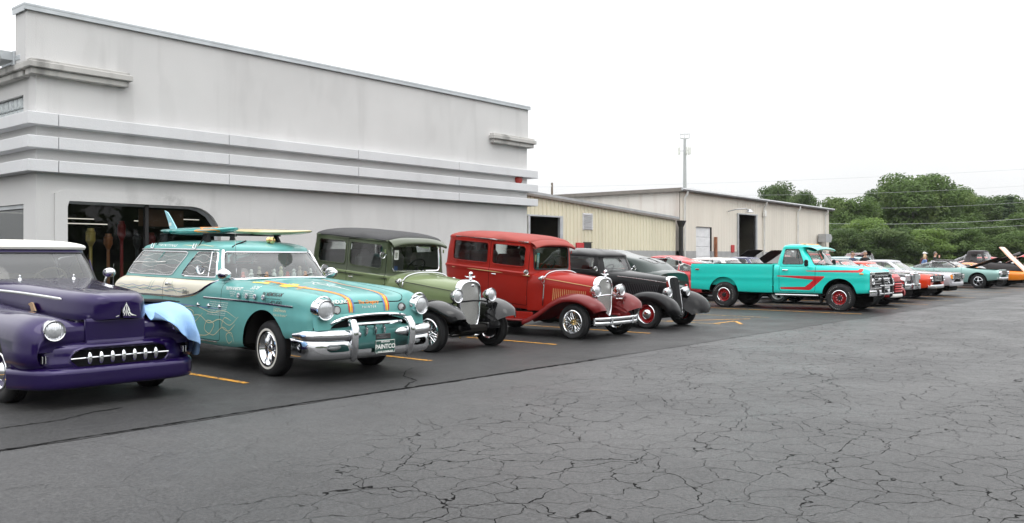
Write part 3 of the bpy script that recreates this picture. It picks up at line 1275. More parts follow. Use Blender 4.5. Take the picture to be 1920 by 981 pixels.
mat('red_panel', (0.50, 0.03, 0.035), rough=0.5)

YB = 21.8
def ribbed_wall(x0, x1, zb, ztop, y, holes=(), pitch=0.26, depth=0.035):
 """vertical-rib metal cladding with real ribs; ztop(x) gives the sloping head; holes are rectangles"""
 xs = []
 x = x0
 while x < x1:
  for k, d in ((0.0, 0), (0.62, 0), (0.70, 1), (0.92, 1)):
   xs.append((x + k * pitch, d))
  x += pitch
 xs = [q for q in xs if q[0] <= x1] + [(x1, 0)]
 g = G()
 cuts = sorted({h[0] for h in holes} | {h[1] for h in holes})
 for c in cuts:
  xs += [(c - 1e-4, 0), (c + 1e-4, 0)]
 xs.sort()
 for (xa, da), (xb, db) in zip(xs[:-1], xs[1:]):
  xm = (xa + xb) / 2
  spans = [(zb, None)]
  for h in holes:
   if h[0] < xm < h[1]:
    spans = [(zb, h[2])] if h[2] > zb else []
    spans.append((h[3], None))
  for (z0, z1) in spans:
   za = ztop(xa) if z1 is None else z1
   zc = ztop(xb) if z1 is None else z1
   g.add([(xa, y - da * depth, z0), (xb, y - db * depth, z0), (xb, y - db * depth, zc), (xa, y - da * depth, za)], [(0, 1, 2, 3)])
 return g

# lower shed
low = thing('metal_shed', 'low cream ribbed-metal shed with roof sloping down beside the showroom', 'building', (29, YB, 0))
def lobj(name, g, m, **k):
 return obj(name, g.move(-29, -YB, 0), m, parent=low, **k)
zt = lambda x: 4.05 - (x - 26.67) * 0.0536
ltop = lambda x: zt(x) - 0.05
lobj('wall', ribbed_wall(20.4, 38.1, 1.80, ltop, YB, holes=((26.6, 28.75, 1.80, 3.12), (30.3, 31.0, 2.67, 3.35))), 'tan_siding', smooth=0)
lobj('block_base', G().box((23.5, YB + 0.1, 0.9), (6.2, 0.24, 1.8)), 'block_wall', smooth=0)
lobj('block_base', G().box((33.4, YB + 0.1, 0.9), (9.3, 0.24, 1.8)), 'block_wall', smooth=0)
g = G()
for (x0, x1) in ((20.2, 38.25),):
 v = []
 for x in (x0, x1):
  for y, dz in ((YB - 0.14, 0), (YB + 9, 0), (YB + 9, -0.10), (YB - 0.14, -0.10)):
   v.append((x, y, zt(x) + 0.03 + dz))
 g.add(v, [(0, 1, 2, 3), (7, 6, 5, 4), (0, 4, 5, 1), (1, 5, 6, 2), (2, 6, 7, 3), (3, 7, 4, 0)])
lobj('roof', g, 'galvanised', smooth=0)
g = G().add([(20.2, YB - 0.15, zt(20.2) - 0.07), (38.25, YB - 0.15, zt(38.25) - 0.07), (38.25, YB - 0.15, zt(38.25) - 0.16), (20.2, YB - 0.15, zt(20.2) - 0.16)], [(0, 1, 2, 3)])
lobj('fascia', g, 'fascia_brown', smooth=0)
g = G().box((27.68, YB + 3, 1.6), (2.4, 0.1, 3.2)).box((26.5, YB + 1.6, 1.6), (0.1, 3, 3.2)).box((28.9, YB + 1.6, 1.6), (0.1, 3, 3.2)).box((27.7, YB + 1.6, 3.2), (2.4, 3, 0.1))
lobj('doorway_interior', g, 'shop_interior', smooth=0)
g = G().box((26.66, YB - 0.03, 1.55), (0.12, 0.1, 3.1)).box((28.74, YB - 0.03, 1.55), (0.2, 0.12, 3.1)).box((27.7, YB - 0.03, 3.14), (2.3, 0.1, 0.06))
lobj('door_frame', g, 'window_frame_metal', smooth=0)
lobj('tube_lamp', G().box((27.3, YB + 1.4, 2.9), (1.1, 0.08, 0.05)), 'tube_light', smooth=0)
vent = lobj('louvre_vent', G().box((30.65, YB - 0.03, 3.01), (0.72, 0.03, 0.70)), 'white_door', smooth=0)
for i in range(9):
 obj('slat', G().add([(-0.32, -0.03, 0.0), (0.32, -0.03, 0.0), (0.32, -0.075, -0.05), (-0.32, -0.075, -0.05)], [(0, 1, 2, 3)]), 'galvanised', parent=vent, loc=(30.65 - 29, -0.0, 3.33 - i * 0.073), smooth=0)
lobj('red_shutter', G().box((30.05, YB - 0.06, 1.97), (0.52, 0.05, 0.26)), 'red_panel', smooth=0)
lobj('dark_window', G().box((30.6, YB - 0.06, 1.97), (0.52, 0.04, 0.26)).box((30.6, YB - 0.08, 2.12), (0.62, 0.05, 0.03)), 'black_trim', smooth=0)
g = G().add([(38.02, YB - 0.42, 3.28), (38.42, YB - 0.42, 3.28), (38.42, YB - 0.1, 3.28), (38.02, YB - 0.1, 3.28), (38.14, YB - 0.34, 2.98), (38.30, YB - 0.34, 2.98), (38.30, YB - 0.14, 2.98), (38.14, YB - 0.14, 2.98)], [(0, 1, 2, 3), (7, 6, 5, 4), (0, 4, 5, 1), (1, 5, 6, 2), (2, 6, 7, 3), (3, 7, 4, 0)])
g.box((38.22, YB - 0.24, 1.5), (0.16, 0.16, 3.0))
lobj('downpipe', g, 'black_trim', smooth=0)

big = thing('warehouse', 'tall tan metal warehouse with white side wall and open dark doorway', 'building', (48, YB, 0))
def wobj(name, g, m, **k):
 return obj(name, g.move(-48, -YB, 0), m, parent=big, **k)
XL, XR = 38.55, 58.3
bt = lambda x: 4.83 - (x - XL) * 0.0095
doors = ((40.17, 41.85, 1.0, 3.05), (44.85, 47.1, 1.0, 3.85))
wobj('front_wall', ribbed_wall(XL, XR, 1.8, bt, YB, holes=((40.17, 41.85, 1.8, 3.05), (44.85, 47.1, 1.8, 3.85)), pitch=0.32, depth=0.012), 'tan_siding_warm', smooth=0)
g = G()
for a, b in ((XL, 40.15), (41.87, 44.83), (47.12, XR)):
 wobj('block_base', G().box(((a + b) / 2, YB + 0.1, 0.9), (b - a, 0.24, 1.8)), 'block_wall', smooth=0)
wobj('side_wall', G().box((XL + 0.06, YB + 6.3, 2.42), (0.12, 12.5, 4.8)), 'white_siding', smooth=0)
wobj('end_wall', G().box((XR - 0.06, YB + 6.3, 2.3), (0.12, 12.5, 4.6)), 'tan_siding_warm', smooth=0)
g = G()
v = []
for x in (XL - 0.25, XR + 0.25):
 for y, z in ((YB - 0.22, 0.02), (YB + 12.8, 0.02), (YB + 12.8, -0.16), (YB - 0.22, -0.16)):
  v.append((x, y, bt(x) + z + 0.06))
g.add(v, [(0, 1, 2, 3), (7, 6, 5, 4), (0, 4, 5, 1), (1, 5, 6, 2), (2, 6, 7, 3), (3, 7, 4, 0)])
wobj('roof', g, 'fascia_brown', smooth=0)
g = G().tube([(XL - 0.25, YB - 0.27, bt(XL) + 0.0), (XR + 0.25, YB - 0.27, bt(XR) + 0.0)], 0.07, 6)
wobj('gutter', g, 'galvanised')
for x in (38.85, 48.06, 52.9, 57.45):
 g = G().tube([(x, YB - 0.25, bt(x) - 0.05), (x, YB - 0.25, bt(x) - 0.2), (x, YB - 0.1, bt(x) - 0.4), (x, YB - 0.1, 0.1)], 0.055, 6)
 if x == 48.06:
  g.box((x, YB - 0.12, bt(x) - 0.75), (0.2, 0.16, 0.35), 0.02)
 wobj('downpipe', g, 'white_enamel')
gd = wobj('garage_door', G().box((41.01, YB + 0.12, 1.52), (1.66, 0.05, 3.04)), 'white_door', smooth=0)
for i in range(6):
 obj('door_panel', G().box((0, 0, 0), (1.62, 0.03, 0.46), 0.012), 'white_door', parent=gd, loc=(41.01 - 48, 0.09, 0.28 + i * 0.495))
for i in range(3):
 obj('door_window', G().box((0, 0, 0), (0.3, 0.03, 0.2), 0.01), 'black_trim', parent=gd, loc=(40.5 + i * 0.5 - 48, 0.075, 1.27))
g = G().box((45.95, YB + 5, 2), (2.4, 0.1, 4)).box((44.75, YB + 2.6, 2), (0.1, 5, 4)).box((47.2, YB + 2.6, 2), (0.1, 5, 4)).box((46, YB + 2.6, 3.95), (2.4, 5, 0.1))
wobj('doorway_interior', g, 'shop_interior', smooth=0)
g = G().box((45.9, YB + 1.6, 1.0), (1.6, 0.8, 0.5), 0.1).box((46.2, YB + 2.2, 1.8), (0.5, 0.4, 1.2), 0.1).tube([(45.3, YB + 2, 2.6), (46.9, YB + 2.2, 2.5)], 0.06, 6)
wobj('workshop_clutter', g, 'matte_black')
g = G().box((44.82, YB - 0.03, 1.92), (0.10, 0.1, 3.86)).box((47.13, YB - 0.03, 1.92), (0.14, 0.1, 3.86)).box((46, YB - 0.03, 3.88), (2.5, 0.1, 0.06))
wobj('door_frame', g, 'window_frame_metal', smooth=0)
wobj('rust_streaked_post', G().box((42.15, YB - 0.08, 1.3), (0.16, 0.14, 2.5), 0.02), 'rust_post')
wobj('red_notice', G().box((44.2, YB - 0.04, 1.95), (0.36, 0.03, 0.4)), 'red_panel', smooth=0)
g = G().tube([(43.6, YB - 0.05, 3.95), (43.7, YB - 0.5, 4.05), (44.3, YB - 0.75, 4.1), (44.6, YB - 0.8, 4.02)], 0.03, 6).lathe([(0.05, 0.08), (0.10, 0.04), (0.22, -0.08)], 12, 'z', (44.65, YB - 0.8, 4.0))
wobj('yard_lamp', g, 'galvanised')
g = G().prism([(56.2, 2.45), (57.1, 2.45), (57.3, 2.75), (57.1, 2.98), (56.2, 2.98)], 0.5, 'xz', YB - 0.6)
wobj('wall_heater', g, 'galvanised', smooth=0)
wobj('roof_vent', G().box((46.5, YB + 2, 5.0), (0.9, 0.6, 0.35), 0.03), 'galvanised')

# ------------------------------------------------------------------ cell tower, poles, wires
def at(u, d):
 """ground position d metres deep along the view axis under photo column u"""
 l = (u - 960) / 1650 * d
 return (d * math.cos(YAW) + l * math.sin(YAW), d * math.sin(YAW) - l * math.cos(YAW))
def hgt(v, d):
 return CAM_H + (482 - v) / 1650 * d
x, y = at(1284, 190)
tw = thing('cell_tower', 'grey monopole cell tower rising behind the warehouse roof', 'tower', (x, y, 0))
H = hgt(252, 190)
obj('mast', G().tube([(0, 0, 0), (0, 0, H - 1)], [0.55, 0.28], 10), 'galvanised', parent=tw)
g = G()
ring = [(1.15 * math.cos(R(a)), 1.15 * math.sin(R(a)), H - 0.9) for a in range(30, 390, 120)]
for zz in (0, 0.9):
 g.tube([(p[0], p[1], p[2] + zz) for p in ring], 0.05, 5, closed=True)
for p in ring:
 g.tube([p, (p[0], p[1], p[2] + 1.0)], 0.05, 5)
 g.tube([p, (0, 0, H - 1)], 0.05, 5)
obj('top_platform', g, 'galvanised', parent=tw)
for a in (10, 130, 250):
 for k in (-0.5, 0, 0.5):
  cx, cy = 1.2 * math.cos(R(a)) - k * math.sin(R(a)), 1.2 * math.sin(R(a)) + k * math.cos(R(a))
  obj('antenna_panel', G().box((0, 0, 0), (0.22, 0.22, 1.5), 0.03), 'white_enamel', parent=tw, loc=(cx, cy, H - 3.6))
 obj('antenna_arm', G().tube([(0, 0, H - 3.6), (1.2 * math.cos(R(a)), 1.2 * math.sin(R(a)), H - 3.6)], 0.06, 5), 'galvanised', parent=tw)
obj('lightning_rod', G().tube([(0, 0, H), (0, 0, H + 1.2)], 0.03, 5), 'galvanised', parent=tw)

mat('pole_wood', (0.16, 0.12, 0.09), rough=0.9)
def pole(u, d, vtop, label):
 x, y = at(u, d)
 h = hgt(vtop, d)
 p = thing('utility_pole', label, 'pole', (x, y, 0))
 obj('shaft', G().tube([(0, 0, -0.2), (0, 0, h)], [0.17, 0.12], 8), 'pole_wood', parent=p)
 for k in (-0.14, 0.14):
  obj('insulator', G().lathe([(0.03, 0), (0.06, 0.06), (0.03, 0.14), (0, 0.15)], 8, 'z', (k, 0, h - 0.44)), 'white_enamel', parent=p)
 return x, y, h
pole(1035, 105, 343, 'thin wooden utility pole behind the low metal shed roof')
mat('wire', (0.42, 0.43, 0.45), rough=0.5)
def wire(u0, v0, u1, v1, d0, d1, label, r=0.010):
 a, b = at(u0, d0), at(u1, d1)
 za, zb = hgt(v0, d0), hgt(v1, d1)
 P = []
 for i in range(25):
  t = i / 24
  P.append((a[0] + (b[0] - a[0]) * t, a[1] + (b[1] - a[1]) * t, za + (zb - za) * t - 4 * 0.35 * t * (1 - t)))
 tag(obj('power_line', G().tube(P, r, 4), 'wire'), label, 'power line', 'power lines in front of the trees')
wire(1000, 351, 2010, 312, 96, 92, 'topmost thin power line against the white sky')
wire(1380, 366, 2010, 342, 94, 90, 'power line crossing the crown of the tall tree')
wire(1540, 390, 2010, 372, 92, 88, 'power line level with the low treetops')
wire(1540, 419, 2010, 403, 84, 80, 'pale power line across the middle of the trees', 0.014)
wire(1540, 429, 2010, 416, 84, 80, 'lowest thin power line across the trees', 0.012)

# ------------------------------------------------------------------ trees
def leafmat(name, a, b, c):
 m, nt, p = base_mat(name)
 t = N(nt, 'TexCoord')
 f = noise_fac(nt, 0.75, 0.32, 0.68, 0.0, 1.0, vec=t.outputs['Object'], detail=3)
 col = mixc(nt, f, a + (1,), b + (1,))
 f2 = noise_fac(nt, 0.28, 0.52, 0.68, 0.0, 0.8, vec=t.outputs['Object'], detail=2)
 col = mixc(nt, f2, col, c + (1,))
 nt.links.new(col, p.inputs['Base Color'])
 p.inputs['Roughness'].default_value = 0.7
 p.inputs['Specular IOR Level'].default_value = 0.25
 tr = N(nt, 'BsdfTranslucent')
 nt.links.new(col, tr.inputs[0])
 mxs = N(nt, 'MixShader')
 mxs.inputs[0].default_value = 0.35
 o = [n for n in nt.nodes if n.bl_idname == 'ShaderNodeOutputMaterial'][0]
 nt.links.new(p.outputs[0], mxs.inputs[1]); nt.links.new(tr.outputs[0], mxs.inputs[2])
 nt.links.new(mxs.outputs[0], o.inputs[0])
leafmat('leaf_mid', (0.081, 0.134, 0.037), (0.124, 0.193, 0.057), (0.172, 0.232, 0.078))
leafmat('leaf_deep', (0.067, 0.113, 0.037), (0.101, 0.156, 0.049), (0.139, 0.188, 0.069))
leafmat('leaf_conifer', (0.048, 0.080, 0.040), (0.067, 0.108, 0.049), (0.081, 0.124, 0.057))
leafmat('leaf_bright', (0.124, 0.204, 0.046), (0.172, 0.258, 0.062), (0.201, 0.280, 0.082))
mat('bark', (0.09, 0.075, 0.06), rough=0.95, bump=0.5, bscale=15)

def crown(clumps, n, size, flat=0.5, shell=0.55):
 """leaf-sized folded faces spread over the outer part of many clumps"""
 C = np.array([c[:3] for c in clumps])
 Rr = np.array([c[3:6] for c in clumps])
 wgt = Rr.prod(1) ** (2 / 3)
 idx = rng.choice(len(C), n, p=wgt / wgt.sum())
 d = rng.normal(size=(n, 3))
 d /= np.linalg.norm(d, axis=1)[:, None]
 rad = shell + (1.08 - shell) * rng.random(n) ** 0.6
 P = C[idx] + d * rad[:, None] * Rr[idx]
 nrm = d + rng.normal(size=(n, 3)) * 0.55 + np.array([0, 0, 0.35])
 nrm /= np.linalg.norm(nrm, axis=1)[:, None]
 t = np.cross(nrm, rng.normal(size=(n, 3)))
 t /= np.linalg.norm(t, axis=1)[:, None]
 b = np.cross(nrm, t)
 s = size * (0.55 + 0.9 * rng.random(n))[:, None]
 q = [P - t * s, P + b * s * flat - nrm * s * 0.12, P + t * s, P - b * s * flat - nrm * s * 0.12]
 V = np.stack(q, 1).reshape(-1, 3)
 g = G()
 g.v = [tuple(p) for p in V]
 g.f = [(4 * i, 4 * i + 1, 4 * i + 2, 4 * i + 3) for i in range(n)]
 g.m = [0] * n
 return g

def broadleaf(h, wd, seed, n=7000, leaf=0.26, low=0.25, clumps=26):
 r_ = random.Random(seed)
 cl = []
 for i in range(clumps):
  a = r_.uniform(0, 2 * math.pi)
  zf = r_.random() ** 0.8
  z = h * (low + (0.93 - low) * zf)
  prof = math.sin(math.pi * min(1, (0.18 + 0.80 * (z / h - low) / (1 - low)))) ** 0.55
  rr = wd / 2 * prof * r_.uniform(0.25, 0.82)
  k = r_.uniform(0.09, 0.17) * wd
  cl.append((rr * math.cos(a), rr * math.sin(a), z, k * r_.uniform(1, 1.4), k * r_.uniform(1, 1.4), k * r_.uniform(0.7, 1.0)))
 cl.append((0, 0, h * 0.58, wd * 0.26, wd * 0.26, h * 0.22))
 cl.append((0, 0, h * 0.82, wd * 0.18, wd * 0.18, h * 0.13))
 cg = crown(cl, n, leaf)
 tg = G()
 top = h * 0.7
 tr = [(0.0, 0.0, -0.2), (0.05 * wd * r_.uniform(-1, 1), 0.02 * wd, h * 0.25), (0.04 * wd * r_.uniform(-1, 1), 0, top)]
 tg.tube(tr, [0.028 * h, 0.02 * h, 0.006 * h], 8)
 for c in cl[:12]:
  s = h * r_.uniform(0.18, 0.45)
  tg.tube([(0, 0, s), (c[0] * 0.5, c[1] * 0.5, (s + c[2]) / 2 + 0.2), c[:3]], [0.012 * h, 0.008 * h, 0.003 * h], 5)
 return cg, tg

def conifer(h, wd, seed, n=5000):
 r_ = random.Random(seed)
 cl = []
 z = h * 0.10
 while z < h * 0.97:
  k = (1 - z / h)
  for j in range(6):
   a = r_.uniform(0, 6.28)
   rr = wd / 2 * (k * 0.9 + 0.05)
   cl.append((rr * 0.55 * math.cos(a), rr * 0.55 * math.sin(a), z + r_.uniform(-0.2, 0.2), rr * 0.5 + 0.1, rr * 0.5 + 0.1, 0.16 + 0.1 * k))
  z += h * 0.055
 cg = crown(cl, n, 0.22, 0.35)
 tg = G().tube([(0, 0, -0.2), (0, 0, h * 0.98)], [0.022 * h, 0.01], 8)
 return cg, tg

TREE_MESH = {}
def tree(kind, key, u, d, vtop, wd, lmat, label, rz=0.0, cat='tree', group='trees beyond the lot', n=7000, leaf=0.26):
 x, y = at(u, d)
 h = hgt(vtop, d)
 t = thing(kind, label, cat, (x, y, 0), rz, group)
 if key not in TREE_MESH:
  maker, args = key[0], key[1:]
  cg, tg = (broadleaf if maker == 'b' else conifer)(10.0, 9.0 if maker == 'b' else 4.5, args[0], n, **({'leaf': leaf, 'clumps': 44} if maker == 'b' else {}))
  c = obj('crown', cg, lmat, parent=t, smooth=0)
  k = obj('trunk', tg, 'bark', parent=t)
  TREE_MESH[key] = (c, k)
 else:
  c0, k0 = TREE_MESH[key]
  for o in (c0, k0):
   c = o.copy()
   COL.objects.link(c)
   c.parent = t
   if o is c0 and lmat not in [mm.name for mm in o.data.materials]:
    c.data = o.data.copy()
    c.data.materials[0] = MATS[lmat]
 bw = 9.0 if key[0] == 'b' else 4.5
 t.scale = (wd / bw, wd / bw, h / 10.0)
 return t

tree('broadleaf_tree', ('b', 11), 1722, 98, 331, 11.2, 'leaf_mid', 'tallest broad tree with a domed crown behind the far cars', 0.4, n=26000, leaf=0.17)
tree('broadleaf_tree', ('b', 23), 1452, 112, 347, 6.2, 'leaf_deep', 'rounded treetop showing just above the warehouse roof', 1.0, n=18000, leaf=0.17)
tree('broadleaf_tree', ('b', 37), 1512, 108, 355, 5.5, 'leaf_deep', 'pointed dark treetop over the warehouse roof', 2.0, n=18000, leaf=0.17)
tree('broadleaf_tree', ('b', 11), 1590, 92, 374, 7.5, 'leaf_mid', 'mid-height tree standing right against the warehouse end wall', 2.9)
tree('broadleaf_tree', ('b', 23), 1655, 104, 352, 7.0, 'leaf_deep', 'dark shoulder tree tucked against the tallest crown', 0.2)
tree('broadleaf_tree', ('b', 37), 1788, 103, 348, 7.4, 'leaf_mid', 'side crown leaning out of the tallest tree', 4.0)
tree('broadleaf_tree', ('b', 23), 1838, 112, 374, 8.5, 'leaf_mid', 'hazy green tree between the tall crown and the conifer', 5.1)
tree('conifer_tree', ('c', 5), 1893, 100, 361, 4.2, 'leaf_conifer', 'dark pointed conifer among the broad trees', 0.0, n=6000)
tree('broadleaf_tree', ('b', 11), 1858, 108, 371, 9.5, 'leaf_deep', 'full tree just before the dark conifer', 5.6)
tree('broadleaf_tree', ('b', 23), 1912, 112, 378, 9.5, 'leaf_mid', 'hazy tree behind the dark conifer', 2.6)
tree('broadleaf_tree', ('b', 37), 1925, 92, 398, 7.0, 'leaf_mid', 'low broad tree beside the dark conifer', 1.2)
tree('broadleaf_tree', ('b', 11), 1975, 104, 372, 9.0, 'leaf_mid', 'tree past the conifer, far end of the row', 3.3)
BL = ['bush in the gap right beside the warehouse corner', 'bright yellow-green bush near the warehouse corner', 'dark bush behind the two standing men', 'bright bush below the tallest tree', 'bush behind the fair-haired visitor', 'bush left of the raised black pickup cab', 'bush rising over the black pickup roof', 'bush behind the orange raised hood', 'bush at the foot of the low broad tree', 'bush hidden partly by the warehouse end']
sh = [(1572, 82, 430, 5.5), (1625, 84, 412, 6.0), (1672, 80, 425, 6.0), (1725, 82, 432, 6.5), (1770, 84, 420, 6.0), (1815, 82, 428, 6.0), (1862, 84, 425, 6.0), (1905, 80, 436, 6.0), (1950, 82, 430, 6.5), (1540, 90, 420, 6.0)]
for i, (u, d, vt, wd) in enumerate(sh):
 tree('undergrowth_bush', ('b', (11, 23, 37)[i % 3]), u, d, vt, wd, 'leaf_bright' if i in (1, 3) else ('leaf_mid' if i % 2 else 'leaf_deep'), BL[i], i * 1.7, 'bush', 'bushes under the trees')

# wood added unseen behind the photographer, to darken reflections in the car flanks
cl = []
for i in range(70):
 x = -60 + i * 2.6 + random.uniform(-1, 1)
 h = random.uniform(5, 10)
 for q in range(3):
  cl.append((x + random.uniform(-2, 2), -42 + random.uniform(-3, 3), h * (0.25 + 0.3 * q), random.uniform(2, 3), random.uniform(2, 3), random.uniform(1.6, 2.4)))
obj('added_wood', crown(cl, 30000, 0.5), 'leaf_deep', smooth=0, kind='stuff')
hz = base_mat('haze')[0]
hz.node_tree.nodes.clear()
_o = N(hz.node_tree, 'OutputMaterial')
_v = N(hz.node_tree, 'VolumePrincipled')
_v.inputs['Color'].default_value = (0.93, 0.96, 1.0, 1)
_v.inputs['Density'].default_value = 0.00016
hz.node_tree.links.new(_v.outputs[0], _o.inputs['Volume'])
obj('haze', G().box((150, 50, 15.5), (1104, 1104, 35)), 'haze', smooth=0, kind='stuff')

# ------------------------------------------------------------------ car parts shared by all vehicles
# every car is written in its own frame: origin on the ground under the front axle, nose towards -y
def sgn_tube(pts, r, n=6):
 return G().tube(pts, r, n)

def wheel(car, x, y, rad, wid, rim_r, style, side, paint_m='chrome', cap='chrome', ww=None, steer=0.0, letters=False, hub_m='dull_chrome', camber=0):
 """wheel part: brake drum mesh with tyre and rim below it; side=-1 faces -x"""
 z = rad - 0.008
 s = side
 hub = G().lathe([(0.0, -s * 0.075), (rim_r * 0.75, -s * 0.075), (rim_r * 0.75, -s * 0.035), (0.0, -s * 0.035)], 20, 'x')
 w = obj('wheel', hub, 'matte_black', parent=car, loc=(x, y, z), rot=(0, 0, steer))
 h = wid / 2
 sw = rad - rim_r
 pr = [(rim_r - 0.012, -h + 0.03), (rim_r + 0.01, -h + 0.008), (rim_r + sw * 0.35, -h - 0.006), (rim_r + sw * 0.65, -h - 0.004), (rad - 0.035, -h + 0.006), (rad - 0.012, -h + 0.022), (rad - 0.002, -h + 0.045)]
 k = 5
 tw = 2 * (h - 0.045)
 for i in range(1, k):
  c = -h + 0.045 + tw * i / k
  pr += [(rad, c - 0.009), (rad - 0.009, c - 0.006), (rad - 0.009, c + 0.006), (rad, c + 0.009)]
 pr += [(rad - 0.002, h - 0.045), (rad - 0.012, h - 0.022), (rad - 0.035, h - 0.006), (rim_r + sw * 0.65, h + 0.004), (rim_r + sw * 0.35, h + 0.006), (rim_r + 0.01, h - 0.008), (rim_r - 0.012, h - 0.03)]
 tg = G().lathe(pr, 44, 'x')
 ms = ['tyre_rubber']
 if ww:
  r0, r1 = rim_r + sw * ww[0], rim_r + sw * ww[1]
  tg.lathe([(r0, s * (h + 0.0085)), (r1, s * (h + 0.0085))], 44, 'x', m=1)
  ms.append('whitewall')
 if letters:
  for a0 in (25, 150, 270):
   for q in range(7):
    a = R(a0 + q * 9)
    rr = rim_r + sw * 0.55
    c = Vector((s * (h + 0.008), rr * math.cos(a), rr * math.sin(a)))
    t_ = Vector((0, -math.sin(a), math.cos(a)))
    n_ = Vector((0, math.cos(a), math.sin(a)))
    tg.add([c - t_ * 0.014 - n_ * 0.013, c + t_ * 0.006 - n_ * 0.013, c + t_ * 0.006 + n_ * 0.013, c - t_ * 0.014 + n_ * 0.013], [(0, 1, 2, 3)], 1)
  ms.append('tyre_letter')
  ms = ms[:2]
 obj('tyre', tg, ms, parent=w)
 rg = G()
 lip = rim_r
 if style == 'wire':
  rg.lathe([(lip + 0.004, s * (h - 0.004)), (lip - 0.008, s * (h + 0.004)), (lip - 0.02, s * (h - 0.012)), (lip - 0.028, s * (h - 0.05)), (lip - 0.035, s * (h - 0.09)), (lip - 0.03, -s * h)], 40, 'x')
  rg.lathe([(0.0, s * (h * 0.55 + 0.05)), (0.032, s * (h * 0.55 + 0.045)), (0.055, s * (h * 0.55 + 0.01)), (0.06, s * (h * 0.3)), (0.07, -s * 0.02)], 16, 'x', m=1)
  for i in range(44):
   a = 2 * math.pi * i / 44
   b = a + (0.42 if i % 2 else -0.42)
   hx = s * (h * 0.52 if i % 4 < 2 else -0.01)
   p = (hx, 0.056 * math.cos(b), 0.056 * math.sin(b))
   q = (s * (h - 0.06), (lip - 0.03) * math.cos(a), (lip - 0.03) * math.sin(a))
   rg.tube([p, q], 0.0042, 4, caps=False)
  ms = [paint_m, cap]
 elif style == 'spoke5':
  rg.lathe([(lip + 0.004, s * (h - 0.004)), (lip - 0.008, s * (h + 0.004)), (lip - 0.018, s * (h - 0.01)), (lip - 0.03, s * (h - 0.05)), (lip - 0.045, s * (h - 0.075)), (lip - 0.05, -s * h)], 40, 'x')
  rg.lathe([(0.0, s * (h * 0.78)), (0.03, s * (h * 0.78)), (0.05, s * (h * 0.70)), (0.062, s * (h * 0.5)), (0.065, -s * 0.02)], 20, 'x')
  for i in range(5):
   a = 2 * math.pi * i / 5 + 0.3
   for (dy, m_) in ((0, 0),):
    r0, r1 = 0.045, lip - 0.03
    prof = []
    for rr, wd, hx, th in ((r0, 0.032, h * 0.66, 0.035), ((r0 + r1) / 2, 0.021, h * 0.52, 0.035), (r1, 0.034, h * 0.34, 0.035)):
     e = Vector((0, math.cos(a), math.sin(a)))
     t_ = Vector((0, -math.sin(a), math.cos(a)))
     c = e * rr
     prof.append([c + t_ * wd + Vector((s * (hx - th), 0, 0)), c + t_ * wd * 0.4 + Vector((s * hx, 0, 0)), c - t_ * wd * 0.4 + Vector((s * hx, 0, 0)), c - t_ * wd + Vector((s * (hx - th), 0, 0))])
    v = [p for q in prof for p in q]
    f = [(4 * i2 + j, 4 * i2 + (j + 1) % 4, 4 * i2 + 4 + (j + 1) % 4, 4 * i2 + 4 + j) for i2 in range(2) for j in range(4)]
    rg.add(v, f, 0)
  ms = [paint_m]
 else:  # pressed steel disc with cap
  rg.lathe([(lip + 0.004, s * (h - 0.004)), (lip - 0.008, s * (h + 0.004)), (lip - 0.02, s * (h - 0.012)), (lip - 0.03, s * (h - 0.03))], 40, 'x', m=1)
  rg.lathe([(lip - 0.03, s * (h - 0.03)), (lip - 0.05, s * (h - 0.055)), (lip * 0.66, s * (h - 0.07)), (lip * 0.58, s * (h - 0.04)), (lip * 0.30, s * (h - 0.045))], 40, 'x', m=0)
  if style == 'cap':
   rg.lathe([(lip * 0.50, s * (h - 0.045)), (lip * 0.49, s * (h - 0.02)), (lip * 0.36, s * (h + 0.005)), (lip * 0.15, s * (h + 0.02)), (0, s * (h + 0.024))], 32, 'x', m=2)
  else:
   rg.lathe([(lip * 0.27, s * (h - 0.05)), (lip * 0.25, s * (h - 0.01)), (lip * 0.2, s * (h - 0.0)), (0, s * (h))], 24, 'x', m=3)
   for i in range(8):
    a = 2 * math.pi * i / 8
    c = (0, lip * 0.40 * math.cos(a), lip * 0.40 * math.sin(a))
    rg.lathe([(0.012, s * (h - 0.045)), (0.012, s * (h - 0.02)), (0, s * (h - 0.018))], 8, 'x', c, m=2)
    b = a + 0.39
    c = (0, lip * 0.62 * math.cos(b), lip * 0.62 * math.sin(b))
    rg.lathe([(0.02, s * (h - 0.05)), (0.0, s * (h - 0.049))], 8, 'x', c, m=3)
  ms = [paint_m, 'chrome', cap, 'black_trim']
 obj('rim', rg, ms, parent=w)
 return w

def wheels4(car, tr_f, tr_r, wb, rad, wid, rim, style, rad_r=None, wid_r=None, **k):
 for s in (-1, 1):
  wheel(car, s * tr_f / 2, 0, rad, wid, rim, style, s, **k)
 k.pop('steer', None)
 for s in (-1, 1):
  wheel(car, s * tr_r / 2, wb, rad_r or rad, wid_r or wid, rim, style, s, **k)

mat('tyre_letter', (0.22, 0.22, 0.21), rough=0.7)

